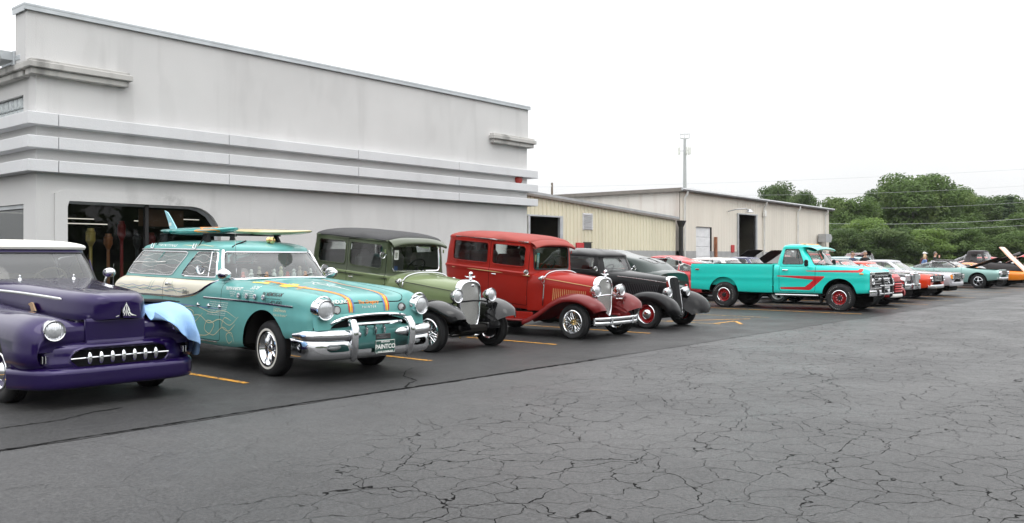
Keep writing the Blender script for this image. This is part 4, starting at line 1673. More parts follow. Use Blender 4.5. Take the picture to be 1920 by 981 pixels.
def headlight(car, p, r, depth=0.14, bucket='chrome', yaw=0.0, tilt=0.0, hood=False, bullet=True):
 """lamp: bucket mesh with a lens sub-part, facing -y"""
 g = G()
 if bullet:
  g.lathe([(0, depth), (r * 0.45, depth * 0.93), (r * 0.8, depth * 0.62), (r * 0.98, depth * 0.2), (r * 1.0, 0.0)], 28, 'y')
 else:
  g.lathe([(r * 1.06, depth), (r * 1.04, depth * 0.3), (r * 1.0, 0.0)], 28, 'y')
 g.lathe([(r * 1.0, 0.0), (r * 1.05, -0.012), (r * 1.0, -0.030), (r * 0.9, -0.026), (r * 0.86, -0.012)], 28, 'y')
 o = obj('headlight', g, bucket, parent=car, loc=p, rot=(tilt, 0, yaw))
 lg = G().lathe([(r * 0.88, -0.014), (r * 0.7, -0.026), (r * 0.4, -0.036), (0, -0.040)], 28, 'y')
 obj('lens', lg, 'lamp_glass', parent=o)
 return o

def round_mirror(car, p, base, r=0.06):
 g = G().lathe([(0, 0.05), (r * 0.7, 0.04), (r, 0.005), (r * 0.98, -0.004), (r * 0.9, 0.0), (0, 0.001)], 20, 'y', p)
 g.tube([base, ((base[0] + p[0]) / 2, (base[1] + p[1]) / 2, (base[2] + p[2]) / 2 + 0.01), (p[0], p[1] + 0.03, p[2])], 0.008, 6)
 return obj('side_mirror', g, 'chrome', parent=car)

def steering_wheel(car, p, r=0.2, tilt=60, m='black_trim'):
 g = G()
 ring = [(r * math.cos(R(a)), r * math.sin(R(a)), 0) for a in range(0, 360, 15)]
 g.tube(ring, 0.014, 6, closed=True)
 for a in (90, 210, 330):
  g.tube([(0, 0, -0.02), (r * math.cos(R(a)), r * math.sin(R(a)), 0)], 0.01, 5)
 g.tube([(0, 0, 0), (0, 0, -0.5)], 0.02, 6)
 return obj('steering_wheel', g, m, parent=car, loc=p, rot=(R(-tilt), 0, 0))

def seat(car, p, w, h=0.62, d=0.5, m='dark_interior', lean=0.18):
 """bench: cushion and back as one soft shape, p = centre of the cushion top"""
 g = G()
 g.box((p[0], p[1], p[2] - 0.09), (w, d, 0.18), 0.06)
 b = G().box((0, 0, h / 2), (w, 0.16, h), 0.07)
 b.xf(Matrix.Translation((p[0], p[1] + d / 2, p[2] - 0.05)) @ Matrix.Rotation(-lean, 4, 'X'))
 g.join(b)
 return obj('seat', g, m, parent=car)

def side_sel(lim=0.5, xmin=0.3, side=0):
 def f(C, Nn):
  k = (np.abs(Nn[:, 0]) > lim) & (np.abs(C[:, 0]) > xmin)
  if side:
   k &= (np.sign(C[:, 0]) == side)
  return k
 return f

def yz(f):
 return lambda p: f(p[:, [1, 2]])

def circ(y0, z0, r, flat=1.0):
 return lambda p: np.sqrt((p[:, 1] - y0) ** 2 + ((p[:, 2] - z0) / flat) ** 2) - r

def cut_arch(g, y0, z0, r, xmin=0.45, low=True):
 """remove a wheel arch (circle, open downwards) from both sides"""
 def phi(p):
  d = np.sqrt((p[:, 1] - y0) ** 2 + (p[:, 2] - z0) ** 2) - r
  if low:
   below = np.maximum(np.abs(p[:, 1] - y0) - r, p[:, 2] - z0)
   d = np.minimum(d, below)
  return d
 ins = cut(g, phi, lambda C, Nn: np.abs(C[:, 0]) > xmin)
 take(g, ins)

def arch_lip(car, y0, z0, r, xs, tube_r=0.012, m='chrome', a0=0, a1=180):
 """xs(y,z)->half width of the body there"""
 for s in (-1, 1):
  pts = []
  for a in range(a0, a1 + 1, 6):
   y, z = y0 + r * math.cos(R(a)), z0 + r * math.sin(R(a))
   pts.append((s * xs(y, z), y, z))
  obj('arch_trim', G().tube(pts, tube_r, 6), m, parent=car)

def wheel_well(car, y0, z0, r, hw, depth=0.5, m='underbody'):
 n = 16
 for s in (-1, 1):
  g = G()
  arc = [(y0 + r * math.cos(math.pi * i / n), z0 + r * math.sin(math.pi * i / n)) for i in range(n + 1)]
  xi = s * (hw - depth)
  v = [(x, y, z) for y, z in arc for x in (s * hw, xi)]
  g.add(v + [(xi, y0 - r, 0.22), (xi, y0 + r, 0.22)], [(2 * i, 2 * i + 1, 2 * i + 3, 2 * i + 2) for i in range(n)] + [tuple(2 * i + 1 for i in range(n + 1)) + (2 * n + 2, 2 * n + 3)])
  obj('wheel_well', g, m, parent=car)

def cap_ring(g, pts, m=0, rings=0):
 """close an open end with a fan"""
 c = np.mean(np.array(pts), axis=0)
 n = len(pts)
 g.add(list(pts) + [tuple(c)], [(i, i + 1, n) for i in range(n - 1)], m)

def split_panel(body, phi, sel, gap=0.004, gap_m=1):
 """cut a panel (door) out of a body shell: returns the panel; the joint keeps a dark gap"""
 ins = cut(body, lambda p: phi(p) + gap, sel)
 panel = take(body, ins)
 ins = cut(body, lambda p: phi(p) - gap, sel)
 for i, k in enumerate(ins):
  if k:
   body.m[i] = gap_m
 return panel

def open_window(shell, phi, sel, car, name='window', gmat='clear_glass', frame=0.010, fmat='chrome', inset=0.0, keep=False):
 """cut glass out of a shell; the glass and its frame bead become parts (one per loop side)"""
 ins = cut(shell, phi, sel)
 pane = take(shell, ins)
 if not pane.f:
  return []
 out = []
 C = np.array([np.mean([pane.v[i] for i in q], axis=0) for q in pane.f])
 groups = [C[:, 0] < 0, C[:, 0] >= 0] if (C[:, 0].min() < -0.3 and C[:, 0].max() > 0.3 and not keep) else [np.ones(len(C), bool)]
 for gsel in groups:
  p2 = pane.copy()
  p2 = take(p2, gsel)
  o = obj(name, p2, gmat, parent=car)
  if frame:
   fr = rim_tube(p2, frame)
   if fr.f:
    obj('window_frame', fr, fmat, parent=o)
  out.append(p2)
 return out

def surf_path(tree, pts, side=-1, off=0.006, seg=0.03, x0=2.5):
 """points of a (y, z) drawing dropped on the side of a body"""
 P = np.array(pts, float)
 t = np.concatenate([[0], np.cumsum(np.linalg.norm(np.diff(P, axis=0), axis=1))])
 q = np.linspace(0, t[-1], max(2, int(t[-1] / seg)))
 Q = cspline(t, P, q) if len(P) > 2 else np.stack([np.interp(q, t, P[:, 0]), np.interp(q, t, P[:, 1])], 1)
 out = []
 for y, z in Q:
  h = tree.ray_cast(Vector((side * x0, y, z)), Vector((-side, 0, 0)))
  if h[0] is not None:
   out.append((h[0].x + side * off, y, z))
 return out

def side_decal(g2, tree, side=-1, off=0.003):
 """g2 drawn in (y, z) -> laid on the body side"""
 return stick(g2, tree, lambda a, b: (side * 2.5, a, b), (-side, 0, 0), off)

def top_decal(g2, tree, off=0.003):
 """g2 drawn in (x, y) -> dropped on upper surfaces"""
 return stick(g2, tree, lambda a, b: (a, b, 4.0), (0, 0, -1), off)

def side_text(s, y, z, size, shear=0.0, bold=0.0, spacing=1.0, rot=0.0, sub=True):
 """text for the -x side: reads towards -y (the nose is to the right of the picture)"""
 g = text_geo(s, size, shear, bold=bold, spacing=spacing)
 c, n = math.cos(rot), math.sin(rot)
 o = G()
 o.v = [(y - (p[0] * c - p[1] * n), z + p[0] * n + p[1] * c, 0) for p in g.v]
 o.f = [tuple(reversed(q)) for q in g.f]
 o.m = list(g.m)
 return o

def chassis(car, hw, y0, y1, z0=0.24, z1=0.42, m='underbody'):
 obj('chassis', G().box((0, (y0 + y1) / 2, (z0 + z1) / 2), (2 * hw, y1 - y0, z1 - z0), 0.04), m, parent=car)

# ------------------------------------------------------------------ turquoise two-tone station wagon
paint('wagon_teal', (0.118, 0.335, 0.32), metal=0.0, rough=0.38, coat=0.55, var=0.12, dust=0.8)
paint('wagon_cream', (0.70, 0.66, 0.54), rough=0.4, coat=0.5, var=0.06, dust=0.6)
mat('sign_white', (0.78, 0.79, 0.76), rough=0.5, var=0.1)
mat('sign_black', (0.03, 0.03, 0.03), rough=0.5)
mat('sign_cream', (0.66, 0.62, 0.42), rough=0.5)
mat('sign_orange', (0.85, 0.28, 0.03), rough=0.5)
mat('sign_yellow', (0.85, 0.58, 0.05), rough=0.5)
mat('sign_red', (0.55, 0.06, 0.04), rough=0.5)
mat('sign_blue', (0.12, 0.2, 0.45), rough=0.5)
mat('plate_green', (0.02, 0.075, 0.06), rough=0.4)
mat('surf_teal', (0.03, 0.30, 0.28), rough=0.25, coat=1, var=0.1)
mat('surf_wood', (0.62, 0.50, 0.26), rough=0.3, coat=0.8, var=0.2, vscale=1.5)

def make_wagon():
 car = thing('station_wagon', 'turquoise and cream painted station wagon with surfboards and hand-lettered signs', 'station wagon', (7.31, 9.47, 0), R(-1.5), pitch=R(0.8))
 def st(y, hw, zs, zf, a, b, c, zm=0.80):
  return [(hw - 0.14, y, zs), (hw - 0.035, y, zs + 0.015), (hw - 0.005, y, zs + 0.16), (hw, y, (zs + zm) / 2 + 0.1), (hw - 0.012, y, zm + 0.06), (hw - 0.045, y, zf - 0.065), (hw - 0.16, y, zf), (0.56, y, a), (0.30, y, b), (0.0, y, c)]
 S = [st(-0.93, 0.86, 0.56, 1.00, 0.835, 0.815, 0.81, 0.74), st(-0.915, 0.88, 0.55, 1.02, 0.925, 0.915, 0.91, 0.75), st(-0.875, 0.90, 0.54, 1.045, 0.985, 0.985, 0.985, 0.77), st(-0.78, 0.92, 0.53, 1.065, 1.02, 1.03, 1.035, 0.78),
         st(-0.45, 0.94, 0.50, 1.10, 1.06, 1.08, 1.085), st(0.1, 0.95, 0.38, 1.13, 1.105, 1.125, 1.135), st(0.75, 0.95, 0.30, 1.16, 1.165, 1.185, 1.195),
         st(1.10, 0.95, 0.29, 1.175, 1.185, 1.20, 1.21), st(2.0, 0.95, 0.29, 1.185, 1.19, 1.195, 1.195), st(3.2, 0.95, 0.30, 1.19, 1.19, 1.195, 1.195),
         st(3.95, 0.935, 0.36, 1.18, 1.18, 1.185, 1.185), st(4.30, 0.90, 0.42, 1.12, 1.12, 1.12, 1.12), st(4.40, 0.84, 0.50, 1.02, 1.02, 1.02, 1.02)]
 for i_, dy_ in ((4, 0.02), (5, 0.05), (6, 0.055)):
  x_, y_, z_ = S[0][i_]
  S[0][i_] = (x_, y_ - dy_, z_)
 body = net(mirror_half(S), 96, 62)
 a, b = body.shape
 ring = [body.v[(a - 1) * b + j] for j in range(b)]
 cap_ring(body, ring)
 # nose: closes the front from the hood lip down to the grille arch and round the lamps
 cols = []
 for p in [body.v[j] for j in range(b)]:
  if p[2] < 0.62:
   continue
  zb = 0.64 if abs(p[0]) > 0.66 else max(0.655, 0.655 + 0.13 * (1 - (abs(p[0]) / 0.66) ** 2.4))
  zb = min(zb, p[2] - 0.004)
  cols.append([(p[0], p[1] - 0.035 * f ** 0.7, p[2] + (zb - p[2]) * f) for f in (0, 0.15, 0.5, 1.0)])
 nose_g = net(cols, len(cols) - 1, 12, fu=pchip, fv=pchip)
 obj('nose_panel', nose_g.copy(), 'wagon_teal', parent=car)
 tree = bvh(body.copy().join(nose_g))
 # open the cabin floor
 sdc = sd_poly([(-0.74, 1.25), (0.74, 1.25), (0.74, 3.9), (-0.74, 3.9)], 0.1)
 take(body, cut(body, lambda p: sdc(p[:, :2]), lambda C, Nn: C[:, 2] > 1.1))
 cut_arch(body, 0.0, 0.38, 0.46)
 cut_arch(body, 3.1, 0.36, 0.43)
 # cream upper rear flank
 crm = sd_poly([(1.20, 1.4), (1.30, 1.16), (1.62, 1.00), (1.98, 0.925), (5.2, 0.90), (5.2, 1.4)], 0.03)
 ins = cut(body, yz(crm), lambda C, Nn: (np.abs(C[:, 0]) > 0.6) & (C[:, 2] > 0.8) & (C[:, 1] > 1.1))
 for i, k in enumerate(ins):
  if k:
   body.m[i] = 2
 MS = ['wagon_teal', 'panel_gap', 'wagon_cream', 'wagon_teal']
 # doors
 for s in (-1, 1):
  dp = sd_poly([(1.02, 0.37), (2.50, 0.37), (2.62, 0.6), (2.62, 1.30), (1.0, 1.30)], 0.05)
  d = split_panel(body, yz(dp), side_sel(0.45, 0.6, s), 0.0045)
  do = obj('door', d, MS, parent=car)
  hg = G().box((s * 0.965, 2.38, 1.085), (0.02, 0.16, 0.022), 0.008).lathe([(0, s * 0.03), (0.024, s * 0.025), (0.026, 0)], 12, 'x', (s * 0.945, 2.46, 1.085))
  obj('handle', hg, 'dull_chrome', parent=do)
 # hood seam
 hp = sd_poly([(-0.60, -0.90), (0.60, -0.90), (0.74, 0.9), (0.70, 1.02), (-0.70, 1.02), (-0.74, 0.9)], 0.08)
 hood = split_panel(body, lambda p: hp(p[:, :2]), lambda C, Nn: (C[:, 2] > 0.8) & (C[:, 1] < 1.15), 0.004)
 obj('hood', hood, MS, parent=car)
 bo = obj('body', body, MS, parent=car)
 # chrome spear along the flank and round the cream panel
 def spear(pts, r, name='side_trim', s=-1):
  q = surf_path(tree, pts, s, 0.004)
  obj(name, G().tube(q, r, 6, flat=(0.5, 1.0)), 'chrome', parent=car)
 for s in (-1, 1):
  spear([(1.21, 1.175), (1.32, 1.12), (1.62, 0.99), (1.98, 0.925), (2.6, 0.915), (4.3, 0.90)], 0.018, s=s)
  spear([(-0.62, 0.905), (0.2, 0.925), (1.45, 0.935)], 0.013, s=s)
  spear([(1.08, 0.355), (2.6, 0.345)], 0.008, 'sill_trim', s=s)
  for yy in (1.02, 1.30, 1.58):
   g = G()
   for dy, dz in ((0.055, 0.0), (-0.055, 0), (0, 0.03), (0, -0.03)):
    g.tube([(s * 0.952, yy, 0.83), (s * 0.952, yy + dy, 0.83 + dz)], [0.012, 0.002], 6)
   obj('star_badge', g, 'chrome', parent=car)
  for k, yy in enumerate((-0.02, 0.17, 0.36, 0.55)):
   g = G().lathe([(0.034, 0), (0.036, s * 0.012), (0.026, s * 0.016), (0.022, s * 0.004), (0, s * 0.004)], 14, 'x', (s * 0.945, yy, 0.995))
   obj('port_hole', g, 'dull_chrome', parent=car)
 # greenhouse
 rings = [
  (1.165, [(0, 0.80), (0.40, 0.83), (0.69, 0.93), (0.82, 1.13), (0.85, 1.5), (0.86, 2.6), (0.85, 3.6), (0.78, 4.12), (0.4, 4.22), (0, 4.24)]),
  (1.38, [(0, 0.965), (0.38, 0.995), (0.63, 1.09), (0.755, 1.26), (0.785, 1.55), (0.79, 2.6), (0.78, 3.55), (0.71, 3.97), (0.38, 4.06), (0, 4.08)]),
  (1.555, [(0, 1.14), (0.36, 1.165), (0.58, 1.25), (0.69, 1.38), (0.72, 1.6), (0.73, 2.6), (0.72, 3.5), (0.64, 3.82), (0.36, 3.9), (0, 3.92)]),
  (1.60, [(0, 1.16), (0.36, 1.185), (0.575, 1.26), (0.68, 1.39), (0.71, 1.62), (0.72, 2.6), (0.71, 3.5), (0.63, 3.80), (0.35, 3.88), (0, 3.9)]),
  (1.645, [(0, 1.26), (0.34, 1.28), (0.54, 1.34), (0.63, 1.46), (0.66, 1.68), (0.67, 2.6), (0.66, 3.42), (0.58, 3.70), (0.32, 3.78), (0, 3.8)]),
  (1.69, [(0, 1.50), (0.28, 1.52), (0.43, 1.58), (0.50, 1.7), (0.53, 1.88), (0.545, 2.6), (0.53, 3.2), (0.46, 3.42), (0.24, 3.48), (0, 3.5)]),
  (1.715, [(0, 1.9), (0.12, 1.92), (0.2, 1.98), (0.24, 2.05), (0.26, 2.2), (0.27, 2.6), (0.26, 2.9), (0.2, 3.05), (0.1, 3.1), (0, 3.1)]),
  (1.718, [(0, 2.4), (0.02, 2.42), (0.04, 2.45), (0.05, 2.5), (0.05, 2.55), (0.05, 2.6), (0.05, 2.65), (0.04, 2.7), (0.02, 2.75), (0, 2.76)])]
 P = []
 for z, pts in rings:
  half = [(x, y, z) for x, y in pts]
  P.append(half + [(-x, y, zz) for x, y, zz in reversed(half[1:-1])])
 top = net(P, 56, 110, closed=True)
 cap_ring(top, [])if False else None
 def ws(p):
  th = np.degrees(np.arctan2(np.abs(p[:, 0]), 2.25 - p[:, 1]))
  lim = np.interp(p[:, 2], [1.19, 1.30, 1.50, 1.56], [36.0, 37.0, 39.0, 36.5])
  d1 = (th - lim) * 0.016
  d2 = p[:, 2] - 1.552
  d3 = 1.195 - p[:, 2]
  return np.maximum(np.maximum(d1, d2), d3)
 open_window(top, ws, lambda C, Nn: C[:, 1] < 2.0, car, 'windshield', 'hazy_glass', 0.014, 'chrome', keep=True)
 dw = sd_poly([(1.30, 1.205), (2.26, 1.205), (1.95, 1.545), (1.46, 1.545)], 0.03)
 qw = sd_poly([(2.52, 1.205), (4.00, 1.205), (3.72, 1.545), (2.20, 1.545)], 0.025)
 dws = open_window(top, yz(dw), side_sel(0.4, 0.5), car, 'door_window', 'hazy_glass', 0.012, 'chrome')
 qws = open_window(top, yz(qw), side_sel(0.4, 0.5), car, 'quarter_window', 'hazy_glass', 0.012, 'dull_chrome')
 rw = lambda p: np.maximum(np.maximum(np.abs(p[:, 0]) - 0.55, p[:, 2] - 1.53), 1.24 - p[:, 2])
 open_window(top, rw, lambda C, Nn: C[:, 1] > 3.6, car, 'tailgate_window', 'hazy_glass', 0.01, 'dull_chrome', keep=True)
 ttree = bvh(top)
 obj('roof', top, ['wagon_teal'], parent=car)
 for s in (-1, 1):
  obj('window_divider', G().tube([(s * 0.83, 1.52, 1.21), (s * 0.735, 1.58, 1.55)], 0.012, 6), 'chrome', parent=car)
  obj('window_divider', G().tube([(s * 0.835, 3.22, 1.21), (s * 0.735, 2.92, 1.55)], 0.014, 6), 'wagon_teal', parent=car)
  obj('window_sticker_bar', G().tube([(s * 0.80, 2.80, 1.39), (s * 0.785, 3.85, 1.37)], 0.006, 4), 'sign_white', parent=car)
  obj('drip_rail', G().tube([(s * 0.70, 1.45, 1.575), (s * 0.735, 1.7, 1.578), (s * 0.742, 2.6, 1.578), (s * 0.735, 3.5, 1.575), (s * 0.67, 3.8, 1.57)], 0.012, 6), 'dull_chrome', parent=car)
  pil = G().tube([(s * 0.815, 1.15, 1.175), (s * 0.785, 1.22, 1.30), (s * 0.74, 1.30, 1.46), (s * 0.695, 1.37, 1.57)], 0.022, 8)
  obj('windshield_pillar', pil, 'chrome', parent=car)
 # cowl strip, wipers
 cw = [(-0.83, 1.17, 1.180), (-0.70, 0.93, 1.187), (-0.40, 0.82, 1.198), (0, 0.785, 1.205), (0.40, 0.82, 1.198), (0.70, 0.93, 1.187), (0.83, 1.17, 1.180)]
 t_ = np.linspace(0, 6, 40)
 obj('windshield_base_trim', G().tube([tuple(p) for p in cspline(np.arange(7), np.array(cw), t_)], 0.014, 6), 'chrome', parent=car)
 for sx in (-0.28, 0.28):
  obj('wiper', G().tube([(sx * 0.6, 0.80, 1.2), (sx * 1.3, 0.86, 1.25), (sx * 2.1, 0.97, 1.235)], 0.006, 5), 'black_trim', parent=car)
 # interior
 obj('cabin_floor', G().box((0, 2.6, 0.72), (1.66, 2.7, 0.04)), 'dark_interior', parent=car, smooth=0)
 obj('dashboard', G().box((0, 1.12, 1.08), (1.5, 0.34, 0.2), 0.06), 'grey_interior', parent=car)
 seat(car, (0, 2.05, 0.86), 1.42, 0.56, m='grey_interior')
 seat(car, (0, 3.0, 0.86), 1.42, 0.54, m='grey_interior')
 steering_wheel(car, (0.36, 1.46, 1.19), 0.2, 55)
 # figures and shells lined up on the dash
 for i in range(11):
  c = ('sign_red', 'sign_white', 'tan_interior', 'sign_orange', 'sign_white', 'sign_cream')[i % 6]
  xx = -0.55 + i * 0.11
  hh = 0.05 + 0.03 * ((i * 7) % 3)
  yy = 1.03 + 0.25 * abs(xx) ** 2
  g = G().ell((xx, yy, 1.19 + hh * 0.5), (0.035, 0.035, hh * 0.6), 10, 6).ell((xx, yy, 1.19 + hh * 1.25), (0.025, 0.025, 0.03), 8, 6)
  obj('dash_figure', g, c, parent=car)
 # front end
 blk = G()
 v = []
 for i in range(25):
  x = -0.66 + 1.32 * i / 24
  k = 1 - (abs(x) / 0.70) ** 2.4
  v += [(x, -0.895, 0.60), (x, -0.895, 0.66 + 0.13 * k)]
 blk.add(v, [(2 * i, 2 * i + 1, 2 * i + 3, 2 * i + 2) for i in range(24)])
 obj('grille_recess', blk, 'matte_black', parent=car, smooth=0)
 arc = [(-0.70, -0.93, 0.655), (-0.62, -0.975, 0.71), (-0.48, -1.0, 0.765), (-0.25, -1.015, 0.79), (0, -1.02, 0.797), (0.25, -1.015, 0.79), (0.48, -1.0, 0.765), (0.62, -0.975, 0.71), (0.70, -0.93, 0.655)]
 q = [tuple(p) for p in cspline(np.arange(9), np.array(arc), np.linspace(0, 8, 48))]
 obj('grille_bar', G().tube(q, 0.026, 8, flat=(1.25, 0.8)), 'chrome', parent=car)
 obj('grille_bar', G().tube([(-0.42, -1.04, 0.69), (-0.2, -1.06, 0.69), (0.2, -1.06, 0.69), (0.42, -1.04, 0.69)], 0.026, 8), 'chrome', parent=car)
 # front valance in body colour below the grille
 vs = []
 for i in range(31):
  x = -0.84 + 1.68 * i / 30
  e = abs(x) / 0.84
  y = -1.0 + 0.14 * e ** 3
  vs.append([(x, y + 0.04, 0.665 - 0.03 * e), (x, y - 0.02, 0.62 - 0.02 * e), (x, y - 0.01, 0.50), (x, y + 0.05, 0.36), (x, y + 0.12, 0.30)])
 obj('valance', net(vs, 30, 14), 'wagon_teal', parent=car)
 for k in (-0.14, 0.0, 0.14):
  g = G().tube([(k, -1.03, 0.655), (k, -1.055, 0.625), (k, -1.05, 0.57), (k, -1.03, 0.54)], [0.012, 0.02, 0.018, 0.008], 8)
  obj('grille_fin', g, 'chrome', parent=car)
 # twin-tier bumper
 def bump(path, r, flat):
  P_ = np.array(path)
  qq = cspline(np.arange(len(P_)), P_, np.linspace(0, len(P_) - 1, 40))
  return [tuple(p) for p in qq]
 for s in (-1, 1):
  up = bump([(s * 0.27, -1.10, 0.565), (s * 0.36, -1.135, 0.57), (s * 0.55, -1.14, 0.575), (s * 0.78, -1.09, 0.578), (s * 0.93, -0.98, 0.578), (s * 0.985, -0.72, 0.575)], 0.06, None)
  n = len(up)
  rs = [0.055 * min(1, 0.12 + 1.1 * (i / n) ** 0.5 * 1.5) * (1 if i < n - 5 else (n - 1 - i) / 5 * 0.6 + 0.4) for i in range(n)]
  obj('bumper_wing', G().tube(up, rs, 12, flat=(0.9, 1.15)), 'chrome', parent=car)
  g = G().tube([(s * 0.44, -1.10, 0.74), (s * 0.445, -1.17, 0.73), (s * 0.45, -1.215, 0.66), (s * 0.455, -1.22, 0.55), (s * 0.45, -1.21, 0.43), (s * 0.44, -1.19, 0.33), (s * 0.43, -1.15, 0.27)], [0.03, 0.05, 0.056, 0.052, 0.05, 0.046, 0.03], 12, flat=(1, 0.9))
  obj('bumper_guard', g, 'chrome', parent=car)
 low = [(-0.98, -0.66, 0.42), (-0.955, -0.90, 0.415), (-0.84, -1.06, 0.405), (-0.5, -1.15, 0.40), (0, -1.17, 0.40), (0.5, -1.15, 0.40), (0.84, -1.06, 0.405), (0.955, -0.90, 0.415), (0.98, -0.66, 0.42)]
 Q = cspline(np.arange(9), np.array(low), np.linspace(0, 8, 52))
 rows = []
 for (x, y, z) in Q:
  d = Vector((x * 0.55, -1, 0)).normalized()
  ab = abs(x)
  hh = 0.115
  rows.append([(x - d.x * -0.0, y + 0.03, z + hh), (x + d.x * 0.015, y - 0.02, z + hh - 0.01), (x + d.x * 0.03, y - 0.035, z + 0.03), (x + d.x * 0.02, y - 0.03, z - 0.06), (x - d.x * 0.01, y + 0.02, z - hh), (x - d.x * 0.05, y + 0.08, z - hh - 0.01)])
 lb = net(rows, 60, 16, fv=pchip)
 mask = np.array([(0.18 < abs(np.mean([lb.v[i][0] for i in q])) < 0.0) for q in lb.f])
 # oblong openings either side of the plate
 for s in (-1, 1):
  op = sd_poly([(s * 0.50, 0.385), (s * 0.54, 0.475), (s * 0.78, 0.475), (s * 0.80, 0.42), (s * 0.74, 0.385)][::s], 0.02)
  take(lb, cut(lb, lambda p: op(p[:, [0, 2]])))
 ctr = sd_poly([(-0.42, 0.40), (0.42, 0.40), (0.42, 0.60), (-0.42, 0.60)], 0.03)
 take(lb, cut(lb, lambda p: ctr(p[:, [0, 2]])))
 obj('bumper', lb, 'chrome', parent=car)
 for s in (-1, 1):
  g = G().ell((s * 0.64, -1.05, 0.43), (0.11, 0.05, 0.04), 16, 8)
  obj('parking_light', g, 'lamp_glass', parent=car)
  headlight(car, (s * 0.76, -1.045, 0.885), 0.118, 0.13, 'chrome', yaw=s * R(4), tilt=R(3), bullet=False)
  e = [(s * 0.76 + 0.135 * math.cos(R(a)), -0.985 - 0.02 * math.sin(R(a)), 0.905 + 0.135 * math.sin(R(a))) for a in range(35, 146, 10)]
  obj('headlight_brow', G().tube(e, 0.016, 6, flat=(1.6, 0.7)), 'chrome', parent=car)
 # licence plate with its topper
 pl = obj('licence_plate', G().box((-0.0, -1.235, 0.415), (0.32, 0.012, 0.165), 0.005), 'plate_green', parent=car)
 def plate_text(s, x, z, size, bold=0.0, sp=1.0):
  g = text_geo(s, size, bold=bold, spacing=sp)
  g.v = [(x + p[0], -1.2435, z + p[1]) for p in g.v]
  obj('plate_lettering', g, 'sign_white', parent=pl, smooth=0)
 plate_text('PAINTCO', 0, 0.412, 0.076, 0.0022, 0.95)
 plate_text('MICHIGAN', 0, 0.473, 0.028, 0.001)
 plate_text('WATER WONDERLAND', 0, 0.354, 0.022, 0.0008)
 fr = [(-0.15, -1.243, 0.342), (0.15, -1.243, 0.342), (0.15, -1.243, 0.488), (-0.15, -1.243, 0.488)]
 obj('plate_border', G().tube(fr, 0.003, 4, closed=True), 'sign_white', parent=pl)
 tp = obj('plate_topper', G().box((0.0, -1.20, 0.535), (0.24, 0.012, 0.07), 0.005), 'sign_black', parent=car)
 for zz, tx in ((0.55, 'DRIVE-IN'), (0.523, 'MODERN SIGN')):
  g = text_geo(tx, 0.024)
  g.v = [(p[0] - 0.02, -1.208, zz + p[1]) for p in g.v]
  obj('plate_lettering', g, 'dull_chrome', parent=tp, smooth=0)
 # mirrors, spot lamps, aerial
 for s in (-1, 1):
  round_mirror(car, (s * 1.02, 1.40, 1.31), (s * 0.82, 1.50, 1.27), 0.062)
  g = G().lathe([(0, -0.12), (0.045, -0.10), (0.075, -0.04), (0.082, 0.03), (0.08, 0.04), (0.06, 0.045), (0, 0.046)], 20, 'y', (s * 0.87, 1.04, 1.255))
  g.tube([(s * 0.83, 1.14, 1.18), (s * 0.87, 1.06, 1.22)], 0.012, 6)
  obj('spot_lamp', g, 'chrome', parent=car)
 obj('aerial', G().tube([(-0.72, 0.98, 1.19), (-0.74, 1.0, 1.86)], [0.004, 0.002], 5), 'chrome', parent=car)
 # wheels
 wheels4(car, 1.53, 1.50, 3.1, 0.355, 0.20, 0.21, 'spoke5', ww=(0.13, 0.32), steer=R(-4))
 wheel_well(car, 0, 0.38, 0.47, 0.90)
 wheel_well(car, 3.1, 0.36, 0.44, 0.90)
 chassis(car, 0.62, -0.7, 4.1, 0.24, 0.45)
 # roof rack
 for yy in (2.02, 3.28):
  g = G().tube([(-0.64, yy, 1.80), (0.64, yy, 1.80)], 0.016, 8)
  for s in (-1, 1):
   g.tube([(s * 0.56, yy, 1.795), (s * 0.57, yy, 1.69)], [0.03, 0.055], 8)
   g.tube([(s * 0.60, yy, 1.78), (s * 0.70, yy + 0.02, 1.62), (s * 0.735, yy + 0.03, 1.575)], 0.008, 5)
  obj('roof_rack', g, 'matte_black', parent=car)
  for s in (-1, 1):
   h = G().tube([(s * 0.725, yy + 0.08, 1.66), (s * 0.75, yy + 0.08, 1.60), (s * 0.75, yy + 0.02, 1.59), (s * 0.725, yy + 0.02, 1.66)], 0.009, 5)
   obj('rack_clip', h, 'chrome', parent=car)
 obj('roof_strap', G().tube([(-0.3, 1.45, 1.705), (-0.5, 1.36, 1.655), (-0.6, 1.30, 1.615)], 0.012, 5), 'matte_black', parent=car)
 obj('roof_bell', G().lathe([(0.0, -0.05), (0.05, -0.03), (0.035, 0.02), (0.05, 0.05), (0, 0.06)], 12, 'y', (0.05, 1.36, 1.72)), 'gold_metal', parent=car)

 # ---------------- hand lettering and pinstripes on the near flank
 white, cream_l, black_l = G(), G(), G()
 def T(dst, s, y, z, size, **k):
  dst.join(side_decal(side_text(s, y, z, size, **k), tree, -1, 0.004))
 T(white, '"KEITH KNECHT"', 0.72, 1.075, 0.050, shear=0.2, bold=0.001)
 for i in range(3):
  T(white, ('letters and lines', 'for fifty years', 'god bless')[i], 0.72, 1.035 - i * 0.026, 0.024)
 T(white, 'SIGNS', 0.28, 1.10, 0.06, shear=0.25)
 for i in range(4):
  T(white, 'hot rods lettering gold leaf', 0.36, 1.06 - i * 0.027, 0.022)
 T(black_l, 'IN MEMORIAM', -0.16, 1.035, 0.062, bold=0.0015, shear=0.15)
 T(black_l, 'good friends and fellow brushmen', -0.18, 0.985, 0.026)
 T(black_l, '517-423-4542', -0.22, 0.938, 0.062, bold=0.001)
 T(cream_l, 'DAVE MANN', -0.36, 0.845, 0.044)
 T(cream_l, '"Ride On Brother"', -0.37, 0.79, 0.038, shear=0.2)
 T(cream_l, 'of the good guys', -0.30, 0.875, 0.022)
